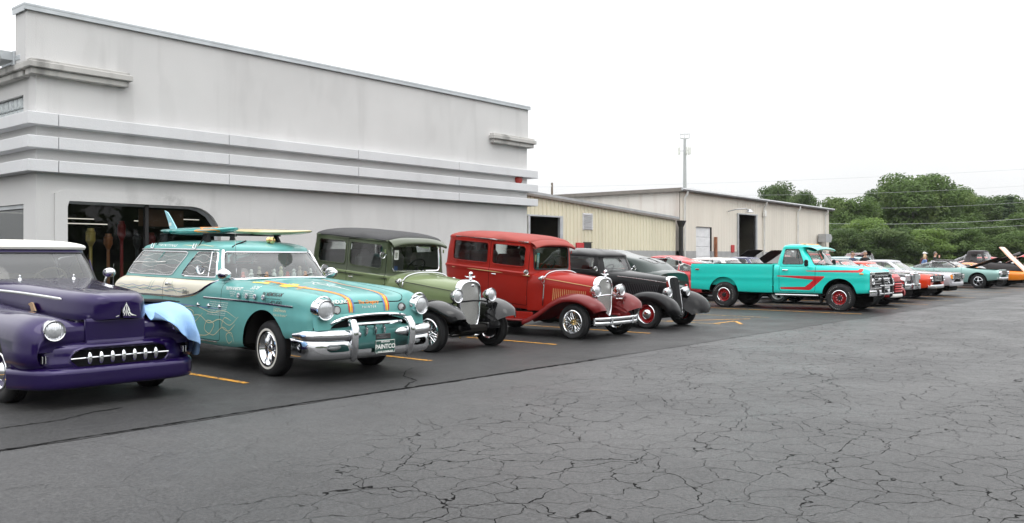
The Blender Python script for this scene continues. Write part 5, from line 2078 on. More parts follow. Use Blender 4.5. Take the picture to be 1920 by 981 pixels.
 for i in range(7):
  T(white, 'custom paint flames scallops pinstripes murals', 1.05 + 0.01 * i, 0.885 - i * 0.028, 0.025)
 lo = []
 for (a_, b_) in (('lettering', white),):
  pass
 dec = obj('white_lettering', white, 'sign_white', parent=bo, smooth=0, kind='stuff')
 obj('cream_lettering', cream_l, 'sign_cream', parent=bo, smooth=0, kind='stuff')
 obj('black_lettering', black_l, 'sign_black', parent=bo, smooth=0, kind='stuff')
 # flame licks
 fl = G()
 rr = random.Random(5)
 def stroke(pts, w=0.010):
  fl.join(side_decal(ribbon(pts, w), tree, -1, 0.004))
 stroke([(0.55, 0.72), (0.75, 0.60), (1.0, 0.66), (1.3, 0.60), (1.5, 0.68), (1.9, 0.66), (2.2, 0.74)])
 stroke([(0.62, 0.62), (0.8, 0.52), (0.95, 0.58), (0.9, 0.68), (0.72, 0.66)])
 stroke([(0.70, 0.45), (0.9, 0.56), (1.2, 0.44), (1.4, 0.52), (1.34, 0.62), (1.15, 0.58), (1.25, 0.47), (1.6, 0.42), (2.0, 0.50)])
 stroke([(0.66, 0.38), (0.72, 0.50), (0.85, 0.46), (0.80, 0.36), (0.70, 0.40)])
 stroke([(1.45, 0.72), (1.7, 0.58), (1.95, 0.62), (1.9, 0.74), (1.7, 0.72), (1.85, 0.56), (2.2, 0.54), (2.5, 0.60)])
 stroke([(1.5, 0.40), (1.8, 0.46), (2.1, 0.40), (2.3, 0.46), (2.25, 0.55), (2.05, 0.52)])
 stroke([(0.60, 0.70), (0.9, 0.78), (1.2, 0.74), (1.6, 0.80), (2.1, 0.78), (2.6, 0.82)], 0.008)
 obj('flame_pinstripe', fl, 'sign_cream', parent=bo, smooth=0, kind='stuff')
 wv = G()
 for k, (z0, ph) in enumerate(((1.03, 0.0), (0.995, 1.0), (0.985, 2.0))):
  wv.join(side_decal(ribbon([(1.9 + i * 0.12, z0 + 0.012 * math.sin(i * 1.9 + ph)) for i in range(20)], 0.006), tree, -1, 0.004), k % 2)
 for (yy, d) in ((2.9, 0.14), (2.98, 0.12), (2.4, -0.2)):
  wv.join(side_decal(ribbon([(yy, 1.14), (yy + d * 0.3, 1.06), (yy + d, 0.95)], 0.006), tree, -1, 0.004), 1)
 obj('scroll_pinstripe', wv, ['sign_blue', 'surf_teal'], parent=bo, smooth=0, kind='stuff')
 bl = G().join(side_decal(ribbon([(0.95, 0.80), (1.5, 0.80), (2.2, 0.815), (3.0, 0.83)], 0.012), tree, -1, 0.004))
 obj('blue_pinstripe', bl, 'sign_blue', parent=bo, smooth=0)
 sc = G().join(side_decal(side_text('Safari', 1.95, 0.985, 0.085, shear=0.35), tree, -1, 0.006))
 obj('script_badge', sc, 'black_trim', parent=bo, smooth=0)
 # window flames on glass
 wt = G()
 for pane_src in (dws, qws):
  for p2 in pane_src:
   if np.mean([q[0] for q in p2.v]) < 0:
    tr2 = bvh(p2)
    ys = [q[1] for q in p2.v]
    y0, y1 = min(ys), max(ys)
    for k in range(4):
     zz = 1.25 + 0.08 * k
     wt.join(stick(ribbon([(y0 + (y1 - y0) * i / 9, zz + 0.02 * math.sin(i * 1.7 + k * 2.1)) for i in range(10)], 0.0032), tr2, lambda a, b: (-2.5, a, b), (1, 0, 0), 0.004))
 obj('glass_pinstripe', wt, 'sign_white', parent=car, smooth=0, kind='stuff')
 rl = G().join(stick(side_text('PAINTING', 2.95, 1.63, 0.105, shear=0.1, spacing=1.25), ttree, lambda a, b: (-1.70, a, b + 1), (1, 0, -1), 0.004))
 obj('roof_lettering', rl, 'sign_white', parent=car, smooth=0)
 rs_ = G()
 for k in range(3):
  rs_.join(stick(ribbon([(2.5 - i * 0.11, 1.625 + k * 0.018 + 0.012 * math.sin(i * 1.3 + k)) for i in range(9)], 0.006), ttree, lambda a, b: (-1.70, a, b + 1), (1, 0, -1), 0.004))
 obj('roof_pinstripe', rs_, 'sign_cream', parent=car, smooth=0)
 # ---------------- hood art
 hg = [G() for _ in range(7)]   # orange, yellow, blue, white, black, red
 for s in (-1, 1):
  for k, (dx, c) in enumerate(((0.0, 0), (0.022, 1), (0.044, 5), (-0.026, 2))):
   x1, x2 = s * (0.28 + dx), s * (0.44 + dx)
   strip = ribbon([(x1 + (x2 - x1) * i / 12, -0.88 + 1.6 * i / 12) for i in range(13)], 0.022)
   hg[c].join(top_decal(strip, tree))
 for (cx, cy, rx, ry) in ((-0.62, 0.55, 0.14, 0.10), (-0.42, 0.20, 0.15, 0.11)):
  pts = []
  for i in range(28):
   a = 2 * math.pi * i / 28
   k = 1.0 if i % 2 else 0.78
   pts.append((cx + rx * k * math.cos(a), cy + ry * k * math.sin(a), 0))
  star = G().add(pts + [(cx, cy, 0)], [(i, (i + 1) % 28, 28) for i in range(28)])
  hg[1].join(top_decal(star, tree))
 hg[3].join(top_decal(ribbon([(0.0, -0.55), (0.02, -0.2), (0.0, 0.1), (0.03, 0.35)], 0.02), tree))
 for k in (-1, 1):
  hg[3].join(top_decal(ribbon([(0.0, -0.05), (k * 0.1, 0.12), (k * 0.03, 0.22), (k * 0.18, 0.25)], 0.014), tree))
  hg[3].join(top_decal(ribbon([(0.0, -0.35), (k * 0.06, -0.2), (k * 0.02, -0.1)], 0.01), tree))
 def hood_text(dst, s, x, y, size, shear=0.0, bold=0.0, rot=0.0):
  g = text_geo(s, size, shear, bold=bold)
  c, n = math.cos(rot), math.sin(rot)
  g.v = [(x + (p[0] * c - p[1] * n), y + (p[0] * n + p[1] * c) * 1.5, 0) for p in g.v]
  dst.join(top_decal(g, tree, 0.004))
 fr_dec = lambda g_, off=0.004: stick(g_, tree, lambda a_, b_: (a_, -3.0, b_), (0, 1, 0), off)
 for tx_, k_, x_, z_, sz_, sh_ in (('The Gregory', 0, 0.0, 0.945, 0.062, 0.3), ('P A I N T E R', 3, 0.0, 0.885, 0.040, 0.0)):
  g = text_geo(tx_, sz_, sh_, bold=0.0005)
  g.v = [(x_ + p[0], z_ + p[1], 0) for p in g.v]
  hg[k_].join(fr_dec(g))
 for s in (-1, 1):
  for dx, c in ((0.0, 0), (0.022, 1), (0.044, 5), (-0.026, 2)):
   hg[c].join(fr_dec(ribbon([(s * (0.27 + dx), 0.825 + 0.02 * i) for i in range(10)], 0.022)))
 g = text_geo('DEHANDLING', 0.06, bold=0.0012)
 g.v = [(-0.50 + p[0], 0.96 + p[1], 0) for p in g.v]
 hg[3].join(fr_dec(g))
 hood_text(hg[0], 'kustom kulture', -0.55, -0.12, 0.08, 0.3, 0.0, 0.3)
 hood_text(hg[4], 'brush and quill', -0.6, 0.33, 0.06, 0.3, 0.0, 0.25)
 for sx in (-0.50, 0.53):
  def disc(rx, rz, cz):
   d = [(sx + rx * math.cos(2 * math.pi * i / 20), cz + rz * math.sin(2 * math.pi * i / 20), 0) for i in range(20)]
   return G().add(d + [(sx, cz, 0)], [(i, (i + 1) % 20, 20) for i in range(20)])
  hg[4].join(fr_dec(disc(0.062, 0.055, 0.865), 0.004))
  hg[6].join(fr_dec(disc(0.048, 0.042, 0.865), 0.006))
  for q in range(4):
   hg[3].join(fr_dec(ribbon([(sx - 0.03, 0.842 + q * 0.015), (sx, 0.846 + q * 0.016), (sx + 0.03, 0.842 + q * 0.015)], 0.005), 0.008))
 for nm, g, mm in zip(('orange_sign_art', 'yellow_sign_art', 'blue_sign_art', 'white_sign_art', 'black_sign_art', 'red_sign_art', 'grey_sign_art'), hg, ('sign_orange', 'sign_yellow', 'sign_blue', 'sign_white', 'sign_black', 'sign_red', 'galvanised')):
  obj(nm, g, mm, parent=bo, smooth=0, kind='stuff')
 return car
make_wagon()

def surfboard(name, label, loc, rz, L, W, th, m, fin=True, pitch=0.0, roll=0.0):
 t = thing(name, label, 'surfboard', loc, rz)
 t.rotation_euler = (pitch, roll, rz)
 rows = []
 for i in range(25):
  k = i / 24
  y = -L / 2 + L * k
  wd = W / 2 * max(0.003, math.sin(math.pi * k) ** 0.62)
  z = 0.035 * (abs(k - 0.55) * 1.9) ** 3
  hh = th / 2 * max(0.02, math.sin(math.pi * k) ** 0.5)
  rows.append([(0, y, z - hh), (wd * 0.6, y, z - hh * 0.9), (wd * 0.95, y, z - hh * 0.4), (wd, y, z), (wd * 0.92, y, z + hh * 0.5), (wd * 0.55, y, z + hh * 0.95), (0, y, z + hh), (-wd * 0.55, y, z + hh * 0.95), (-wd * 0.92, y, z + hh * 0.5), (-wd, y, z), (-wd * 0.95, y, z - hh * 0.4), (-wd * 0.6, y, z - hh * 0.9)])
 g = net(rows, 40, 26, closed=True)
 b = obj('board', g, m, parent=t)
 if fin:
  f = G().prism([(L / 2 - 0.50, 0.04), (L / 2 - 0.28, 0.05), (L / 2 - 0.21, 0.18), (L / 2 - 0.10, 0.34), (L / 2 - 0.20, 0.31), (L / 2 - 0.33, 0.2)], 0.016, 'yz', -0.008)
  fo = obj('fin', f, 'fin_blue', parent=t)
  obj('fin_decal', G().box((-0.0125, L / 2 - 0.30, 0.12), (0.006, 0.07, 0.05)), 'sign_white', parent=fo, smooth=0)
 return t, g
mat('fin_blue', (0.25, 0.55, 0.62), rough=0.3, coat=0.5)

tb, tbg = surfboard('surfboard', 'teal surfboard with a raised pale fin strapped on the wagon roof', (7.31 - 0.33 + 0.07, 9.47 + 2.72, 1.885), R(-1.5), 2.25, 0.52, 0.11, 'surf_teal', pitch=R(0.6))
tree_b = bvh(tbg)
pg = G().join(top_decal(G().add([(0.16 * math.cos(2 * math.pi * i / 24) * 0.9 - 0.06, -0.55 + 0.27 * math.sin(2 * math.pi * i / 24), 0) for i in range(24)] + [(-0.06, -0.55, 0)], [(i, (i + 1) % 24, 24) for i in range(24)]), tree_b, 0.004))
obj('orange_decal', pg, 'sign_orange', parent=tb, smooth=0)
pg2 = G()
for s_ in (-1,):
 d = G().add([(-0.53 + 0.0, 0, 0)] * 0, [])
 pts = [(-0.60 + 0.26 * math.cos(2 * math.pi * i / 24), 0.0 + 0.026 * math.sin(2 * math.pi * i / 24), 0) for i in range(24)]
 d = G().add(pts + [(-0.60, 0, 0)], [(i, (i + 1) % 24, 24) for i in range(24)])
 pg2.join(stick(d, tree_b, lambda a, b: (-2.0, a, b), (1, 0, 0), 0.004))
obj('orange_decal', pg2, 'amber_lens', parent=tb, smooth=0)
surfboard('surfboard', 'yellow wooden surfboard lying nose forward on the wagon roof', (7.31 + 0.36 + 0.05, 9.47 + 1.95, 1.875), R(-1.5), 2.35, 0.52, 0.09, 'surf_wood', fin=False, pitch=R(2.2))

# ------------------------------------------------------------------ purple custom convertible
paint('deep_purple', (0.013, 0.0035, 0.060), metal=0.4, ior=1.45, rough=0.28, var=0.08, dust=0.2, coat_rough=0.03)
mat('soft_top_white', (0.76, 0.74, 0.68), rough=0.8, var=0.06, bump=0.1, bscale=80)
mat('towel_blue', (0.34, 0.55, 0.86), rough=0.95, var=0.06, bump=0.5, bscale=140, spec=0.1)
mat('tan_leather', (0.36, 0.24, 0.14), rough=0.8)

def make_purple():
 car = thing('custom_convertible', 'deep purple custom convertible with white roof and toothed chrome grille', 'car', (4.33, 9.85, 0), R(0))
 S = [(-0.80, [(.70, .40), (.77, .45), (.79, .58), (.745, .71), (.63, .79), (.46, .80), (.38, .80), (.25, .80), (0, .80)]),
         (-0.755, [(.77, .38), (.855, .44), (.87, .60), (.82, .77), (.67, .865), (.49, .85), (.40, .83), (.25, .82), (0, .82)]),
         (-0.62, [(.82, .36), (.91, .44), (.925, .62), (.87, .82), (.71, .915), (.51, .885), (.42, .85), (.25, .84), (0, .84)]),
         (-0.2, [(.84, .30), (.93, .42), (.945, .64), (.89, .86), (.74, .945), (.55, .925), (.45, .89), (.25, .88), (0, .88)]),
         (0.4, [(.84, .28), (.935, .40), (.95, .66), (.90, .88), (.77, .96), (.63, .975), (.52, .95), (.3, .94), (0, .94)]),
         (0.85, [(.85, .27), (.935, .38), (.945, .64), (.91, .88), (.82, .985), (.72, 1.035), (.60, 1.05), (.36, 1.06), (0, 1.06)]),
         (1.08, [(.85, .265), (.935, .37), (.945, .64), (.915, .89), (.845, 1.02), (.765, 1.105), (.69, 1.175), (.46, 1.225), (0, 1.245)]),
         (1.35, [(.85, .26), (.935, .36), (.945, .64), (.92, .90), (.87, 1.06), (.80, 1.15), (.70, 1.20), (.45, 1.22), (0, 1.235)]),
         (2.3, [(.85, .26), (.935, .36), (.945, .64), (.93, .92), (.89, 1.08), (.82, 1.155), (.70, 1.18), (.45, 1.19), (0, 1.19)]),
         (3.4, [(.85, .28), (.93, .38), (.94, .64), (.92, .90), (.86, 1.05), (.76, 1.13), (.62, 1.16), (.4, 1.17), (0, 1.17)]),
         (4.2, [(.76, .34), (.84, .42), (.86, .60), (.82, .80), (.72, .92), (.60, .98), (.45, 1.0), (.25, 1.0), (0, 1.0)]),
         (4.45, [(.6, .4), (.68, .46), (.7, .58), (.66, .7), (.56, .78), (.46, .8), (.34, .8), (.2, .8), (0, .8)])]
 S = [[(x, y, z) for x, z in pts] for y, pts in S]
 body = net(mirror_half(S), 80, 66)
 a, b = body.shape
 cap_ring(body, [body.v[(a - 1) * b + j] for j in range(b)])
 front_ring = [body.v[j] for j in range(b)]
 sdc = sd_poly([(-0.62, 1.5), (0.62, 1.5), (0.62, 3.0), (-0.62, 3.0)], 0.1)
 take(body, cut(body, lambda p: sdc(p[:, :2]), lambda C, Nn: C[:, 2] > 1.1))
 cut_arch(body, 0.0, 0.36, 0.41)
 cut_arch(body, 2.95, 0.34, 0.38)
 MS = ['deep_purple', 'panel_gap']
 # big bluff hood, rounded in plan at the nose
 HS = []
 for y, w_, zl, zt_ in ((-0.882, .02, .885, 1.03), (-0.88, .10, .88, 1.05), (-0.86, .20, .873, 1.085), (-0.80, .285, .870, 1.118), (-0.69, .34, .870, 1.14), (-0.5, .39, .876, 1.155), (-0.2, .445, .90, 1.175), (0.4, .545, .95, 1.212), (0.85, .645, 1.02, 1.239), (1.06, .69, 1.06, 1.25)):
  HS.append([(w_ * 0.98, y, zl - 0.015), (w_, y, zl), (w_ * 1.0, y, zl + (zt_ - zl) * 0.45), (w_ * 0.965, y, zl + (zt_ - zl) * 0.72), (w_ * 0.84, y, zl + (zt_ - zl) * 0.91), (w_ * 0.5, y, zl + (zt_ - zl) * 0.985), (0, y, zt_)])
 hood = net(mirror_half(HS), 56, 56)
 ah, bh = hood.shape
 cap_ring(hood, [hood.v[j] for j in range(bh)])
 tree = bvh(hood)
 obj('hood', hood, MS, parent=car)
 for s in (-1, 1):
  dp = sd_poly([(1.40, 0.36), (2.45, 0.36), (2.50, 1.3), (1.40, 1.3)], 0.06)
  d = split_panel(body, yz(dp), side_sel(0.4, 0.5, s))
  obj('door', d, MS, parent=car)
 bo = obj('body', body, MS, parent=car)
 # nose panel: closes the front between hood lip and grille pan, set back below the lip
 cols = []
 for j, p in enumerate(front_ring):
  x, zt_ = p[0], p[2]
  if zt_ < 0.46:
   continue
  col = []
  for k, f in enumerate((0, 0.05, 0.2, 0.5, 0.8, 1.0)):
   zb = 0.56
   z = zt_ + (zb - zt_) * f if zt_ > zb else zt_
   col.append((x, p[1] - 0.012 * math.sin(math.pi * min(1, f * 1.2)), z))
  cols.append(col)
 np_g = net(cols, len(cols) - 1, 24, fu=pchip, fv=pchip)
 obj('nose_panel', np_g, 'deep_purple', parent=car)
 cp = net([[(x, -0.805 - 0.012 * (1 - (x / 0.4) ** 2), 0.875), (x, -0.815 - 0.012 * (1 - (x / 0.4) ** 2), 0.86), (x, -0.818 - 0.012 * (1 - (x / 0.4) ** 2), 0.64), (x, -0.84 - 0.012 * (1 - (x / 0.4) ** 2), 0.61)] for x in np.linspace(-0.33, 0.27, 9)], 16, 10, fv=pchip)
 obj('centre_panel', cp, 'deep_purple', parent=car)
 for s in (-0.335, 0.275):
  obj('panel_bead', G().tube([(s, -0.805, 0.87), (s, -0.825, 0.63)], 0.010, 6), 'deep_purple', parent=car)
 obj('hood_lip_seam', G().tube([(-0.33, -0.70, 0.856), (-0.27, -0.80, 0.858), (-0.15, -0.86, 0.862), (0, -0.872, 0.864), (0.15, -0.86, 0.862), (0.27, -0.80, 0.858), (0.33, -0.70, 0.856)], 0.008, 6), 'panel_gap', parent=car)
 # rounded grille pan with lens-shaped mouth
 def wrap(prof, ext, yf, k=4.0, n=48, rear=-0.45):
  rows = []
  for i in range(n + 1):
   x = -ext + 2 * ext * i / n
   e = abs(x) / ext
   y = yf + (rear - yf) * e ** k
   rows.append([(x * (1 + dx * e), y + dy, z) for dx, dy, z in prof])
  return rows
 pan = net(wrap([(-0.02, 0.10, 0.64), (0, 0.03, 0.635), (0.005, -0.02, 0.61), (0.01, -0.05, 0.50), (0.01, -0.06, 0.40), (0, -0.02, 0.365)], 0.915, -0.86), 48, 20)
 mouth = sd_poly([(-0.53, 0.475), (-0.46, 0.40), (-0.36, 0.385), (0.36, 0.385), (0.46, 0.40), (0.53, 0.475), (0.47, 0.565), (0.36, 0.595), (-0.36, 0.595), (-0.47, 0.565)], 0.02)
 mp = take(pan, cut(pan, lambda p: mouth(p[:, [0, 2]]), lambda C, Nn: C[:, 1] < -0.6))
 for s in (-1, 1):
  for q in (0.70, 0.73):
   sl = sd_poly([(s * q - 0.006, 0.45), (s * q + 0.006, 0.45), (s * q + 0.006, 0.53), (s * q - 0.006, 0.53)])
   take(pan, cut(pan, lambda p: sl(p[:, [0, 2]]), lambda C, Nn: C[:, 1] < -0.5))
   obj('vent_bar', G().box((s * (q + 0.02), -0.80, 0.49), (0.012, 0.05, 0.075), 0.004), 'dull_chrome', parent=car)
 obj('grille_pan', pan, 'deep_purple', parent=car)
 obj('grille_rim', rim_tube(mp, 0.012), 'deep_purple', parent=car)
 obj('grille_mouth', G().box((0, -0.74, 0.49), (1.3, 0.05, 0.26)), 'matte_black', parent=car, smooth=0)
 obj('grille_bar', G().tube([(-0.51, -0.88, 0.485), (-0.25, -0.895, 0.49), (0, -0.90, 0.49), (0.25, -0.895, 0.49), (0.51, -0.88, 0.485)], 0.011, 8), 'chrome', parent=car)
 for i in range(7):
  x = -0.345 + i * 0.115
  g = G().ell((x, -0.925, 0.487), (0.026, 0.03, 0.062), 14, 10)
  obj('grille_tooth', g, 'chrome', parent=car)
 bm = net(wrap([(-0.03, 0.08, 0.402), (0.0, -0.05, 0.395), (0.012, -0.072, 0.382), (0.014, -0.085, 0.30), (0.010, -0.075, 0.215), (-0.05, 0.06, 0.195)], 0.945, -0.90, 7.0, rear=-0.40), 48, 20)
 obj('bumper', bm, 'deep_purple', parent=car)
 for s in (-1, 1):
  headlight(car, (s * 0.655, -0.85, 0.775), 0.098, 0.12, 'chrome', yaw=s * R(7), bullet=False)
 # chrome hood strips
 for s in (-1, 1):
  q = surf_path(tree, [(1.05, 1.145), (0.4, 1.115), (-0.1, 1.085), (-0.42, 1.062)], s, 0.006)
  if len(q) > 3:
   obj('hood_strip', G().tube(q, [0.006] + [0.016] * (len(q) - 2) + [0.004], 8, flat=(0.6, 1)), 'chrome', parent=car)
 # pinstriped nose ornament
 st_ = G()
 def nose(pts, w=0.008):
  st_.join(stick(ribbon([(px_ + 0.05, pz_) for px_, pz_ in pts], w, seg=0.01), tree, lambda a_, b_: (a_, -3, b_), (0, 1, 0), 0.004))
 for s in (-1, 1):
  nose([(s * 0.0, 1.02), (s * 0.02, 0.97), (s * 0.014, 0.92), (s * 0.03, 0.89)])
  nose([(s * 0.008, 1.0), (s * 0.035, 0.94), (s * 0.02, 0.90), (s * 0.045, 0.885)])
  nose([(s * 0.02, 0.96), (s * 0.05, 0.91), (s * 0.11, 0.885)])
  nose([(s * 0.035, 0.95), (s * 0.04, 0.91), (s * 0.075, 0.89)])
 nose([(0, 1.03), (0.002, 0.95), (0, 0.888)])
 obj('nose_pinstripe', st_, 'sign_white', parent=bo, smooth=0)
 # windshield frame and soft top
 rings = [
  (1.165, [(0, 1.04), (.36, 1.06), (.62, 1.13), (.745, 1.26), (.79, 1.6), (.81, 2.3), (.78, 2.95), (.68, 3.38), (.36, 3.52), (0, 3.54)]),
  (1.40, [(0, 1.18), (.345, 1.20), (.58, 1.26), (.695, 1.39), (.735, 1.7), (.75, 2.3), (.72, 2.9), (.61, 3.22), (.33, 3.34), (0, 3.36)]),
  (1.585, [(0, 1.30), (.33, 1.32), (.55, 1.375), (.65, 1.49), (.685, 1.8), (.70, 2.3), (.66, 2.82), (.56, 3.08), (.30, 3.18), (0, 3.2)]),
  (1.62, [(0, 1.285), (.33, 1.305), (.56, 1.36), (.67, 1.48), (.70, 1.8), (.71, 2.3), (.67, 2.8), (.56, 3.04), (.30, 3.14), (0, 3.16)]),
  (1.655, [(0, 1.36), (.31, 1.38), (.51, 1.44), (.615, 1.55), (.65, 1.8), (.66, 2.3), (.62, 2.74), (.51, 2.95), (.27, 3.03), (0, 3.05)]),
  (1.69, [(0, 1.66), (.25, 1.68), (.39, 1.73), (.46, 1.81), (.50, 1.96), (.51, 2.3), (.48, 2.6), (.39, 2.75), (.2, 2.8), (0, 2.8)]),
  (1.705, [(0, 2.0), (.1, 2.0), (.16, 2.03), (.2, 2.07), (.22, 2.15), (.22, 2.3), (.2, 2.4), (.16, 2.48), (.1, 2.5), (0, 2.5)]),
  (1.707, [(0, 2.2), (.02, 2.2), (.03, 2.21), (.04, 2.22), (.05, 2.24), (.05, 2.25), (.05, 2.27), (.04, 2.28), (.02, 2.3), (0, 2.3)])]
 P = []
 for z, pts in rings:
  half = [(x, y, z) for x, y in pts]
  P.append(half + [(-x, y, zz) for x, y, zz in reversed(half[1:-1])])
 top = net(P, 56, 104, closed=True)
 def ws(p):
  th = np.degrees(np.arctan2(np.abs(p[:, 0]), 2.3 - p[:, 1]))
  lim = np.interp(p[:, 2], [1.2, 1.26, 1.5, 1.56], [31.5, 33.5, 35.0, 33.0])
  return np.maximum(np.maximum((th - lim) * 0.016, p[:, 2] - 1.548), 1.20 - p[:, 2])
 open_window(top, ws, lambda C, Nn: C[:, 1] < 2.1, car, 'windshield', 'hazy_glass', 0.012, 'black_trim', keep=True)
 dw = sd_poly([(1.75, 1.20), (2.50, 1.20), (2.40, 1.56), (1.82, 1.56)], 0.04)
 open_window(top, yz(dw), side_sel(0.4, 0.4), car, 'door_window', 'tint_glass', 0.01, 'chrome')
 ins = cut(top, lambda p: np.minimum(1.598 - p[:, 2], 2.55 - p[:, 1]))
 soft = take(top, ins)
 shift_normals(soft, 0.012)
 obj('soft_top', soft, 'soft_top_white', parent=car)
 obj('windshield_frame', top, 'deep_purple', parent=car)
 ft = [(0.700 * math.sin(R(t * 11)), 2.2 - 0.80 * math.cos(R(t * 11)) ** 0.8, 1.60) for t in range(-7, 8)]
 obj('cowl_trim', G().tube([(-0.75, 1.27, 1.178), (-0.62, 1.115, 1.192), (-0.36, 1.045, 1.225), (0, 1.022, 1.24), (0.36, 1.045, 1.225), (0.62, 1.115, 1.192), (0.75, 1.27, 1.178)], 0.008, 6), 'black_trim', parent=car)
 for x in (-0.30, 0.30):
  g = G().lathe([(0.022, 0), (0.02, 0.02), (0.012, 0.03), (0.014, 0.05), (0.0, 0.065)], 10, 'z', (x, 0.94, 1.232))
  obj('washer_stud', g, 'chrome', parent=car)
 for s in (-1, 1):
  g = G().ell((s * 0.85, 1.20, 1.305), (0.075, 0.085, 0.062), 18, 12)
  g.tube([(s * 0.79, 1.24, 1.15), (s * 0.83, 1.22, 1.26)], 0.014, 6)
  obj('side_mirror', g, 'chrome', parent=car)
  obj('wing_window', G().prism([(1.40, 1.19), (1.66, 1.19), (1.56, 1.47)], 0.012, 'yz', s * 0.765 - 0.006), 'deep_purple', parent=car)
 obj('aerial', G().tube([(0.80, 1.0, 1.0), (0.81, 1.0, 1.42)], [0.004, 0.002], 5), 'chrome', parent=car)
 obj('cabin_floor', G().box((0, 2.4, 0.7), (1.5, 1.9, 0.04)), 'dark_interior', parent=car, smooth=0)
 obj('dashboard', G().box((0, 1.48, 1.07), (1.3, 0.26, 0.2), 0.06), 'tan_interior', parent=car)
 seat(car, (0, 2.25, 0.85), 1.25, 0.5, m='tan_interior')
 steering_wheel(car, (0.34, 1.74, 1.20), 0.2, 55, 'tan_interior')
 wheels4(car, 1.50, 1.50, 2.95, 0.335, 0.20, 0.19, 'cap', paint_m='deep_purple')
 wheel_well(car, 0, 0.36, 0.42, 0.88)
 wheel_well(car, 2.95, 0.34, 0.39, 0.88)
 chassis(car, 0.6, -0.62, 4.1, 0.20, 0.42)
 g = G().prism([(-0.08, -0.035), (-0.05, 0.0), (-0.01, 0.045), (0.03, 0.052), (0.10, 0.032), (0.05, 0.01), (0.02, -0.04)], 0.015, 'yz', -0.525)
 obj('hood_latch_strap', g.move(0, 0.02, 0.97), 'tan_leather', parent=car)
 return car
make_purple()

# towel over the far fender, tray on it, small model on the roof
def make_towel():
 xs_ = np.linspace(0.36, 1.0, 9)
 crown_z = lambda x: np.interp(x, [.36, .46, .56, .68, .78, .88, .95, 1.0], [.93, .935, .955, .972, .965, .90, .82, .76])
 hem = lambda x: np.interp(x, [.36, .48, .60, .70, .76, .86, .95, 1.0], [.90, .80, .66, .585, .56, .43, .37, .46])
 rows = []
 for x in xs_:
  ct = crown_z(x)
  out = max(0, x - 0.88) * 0.7
  fr_ = -0.895 + 0.45 * max(0, (x - 0.74) / 0.26) ** 2 + 0.1 * max(0, (0.5 - x) / 0.14)
  rows.append([(x - 0.05, 0.16, ct + 0.012), (x - 0.02, -0.1, ct + 0.014), (x, -0.35, ct + 0.01), (x, fr_ + 0.16, ct - 0.03), (x, fr_ + 0.0, ct - 0.12), (x, fr_ - 0.055, (ct - 0.14 + hem(x)) / 2), (x + 0.005, fr_ - 0.065, hem(x))])
 g = net(rows, 60, 60)
 V = np.array(g.v)
 d = np.clip((0.95 - V[:, 2]) / 0.4, 0, 1)
 V[:, 1] -= d * (0.048 * np.sin(V[:, 0] * 29 + 6 * V[:, 2]) + 0.022 * np.sin(V[:, 0] * 55 + 1 + 4 * V[:, 2])) + 0.006
 V[:, 2] += (1 - d) * 0.006 * np.sin(V[:, 0] * 23 + V[:, 1] * 9)
 V[:, 0] += d * 0.02 * np.sin(V[:, 2] * 13)
 g.v = [tuple(p) for p in V]
 g.move(0, -0.012, 0.006)
 back = g.copy()
 shift_normals(back, 0.006)
 back.f = [tuple(reversed(q)) for q in back.f]
 g.join(back)
 g.move(0, 0, 0.004)
 o = obj('towel', g, 'towel_blue', loc=(4.33, 9.85, 0))
 tag(o, 'light blue terry towel draped over the purple car fender', 'towel')
make_towel()
t = obj('tray', G().box((0, 0, 0), (0.44, 0.40, 0.012), 0.004).box((0, 0, 0.009), (0.38, 0.32, 0.006), 0.002), 'matte_black', loc=(4.33 + 0.66, 9.85 - 0.25, 1.005), rot=(R(2), R(3), R(8)))
tag(t, 'flat dark grey tray resting on the light blue towel', 'tray')
g = thing('toy_car', 'small shiny purple toy car standing on the white soft top', 'toy', (4.33 - 0.52, 9.85 + 1.78, 1.705), R(90))
obj('body', G().box((0, 0, 0.055), (0.10, 0.24, 0.05), 0.02).box((0, 0.02, 0.09), (0.085, 0.12, 0.045), 0.018), 'toy_purple' if 'toy_purple' in MATS else 'deep_purple', parent=g)
for sx in (-1, 1):
 for yy in (-0.075, 0.075):
  obj('wheel', G().lathe([(0, sx * 0.012), (0.02, sx * 0.012), (0.027, 0.0), (0.02, -sx * 0.012), (0, -sx * 0.012)], 12, 'x', (sx * 0.05, yy, 0.026)), 'chrome', parent=g)

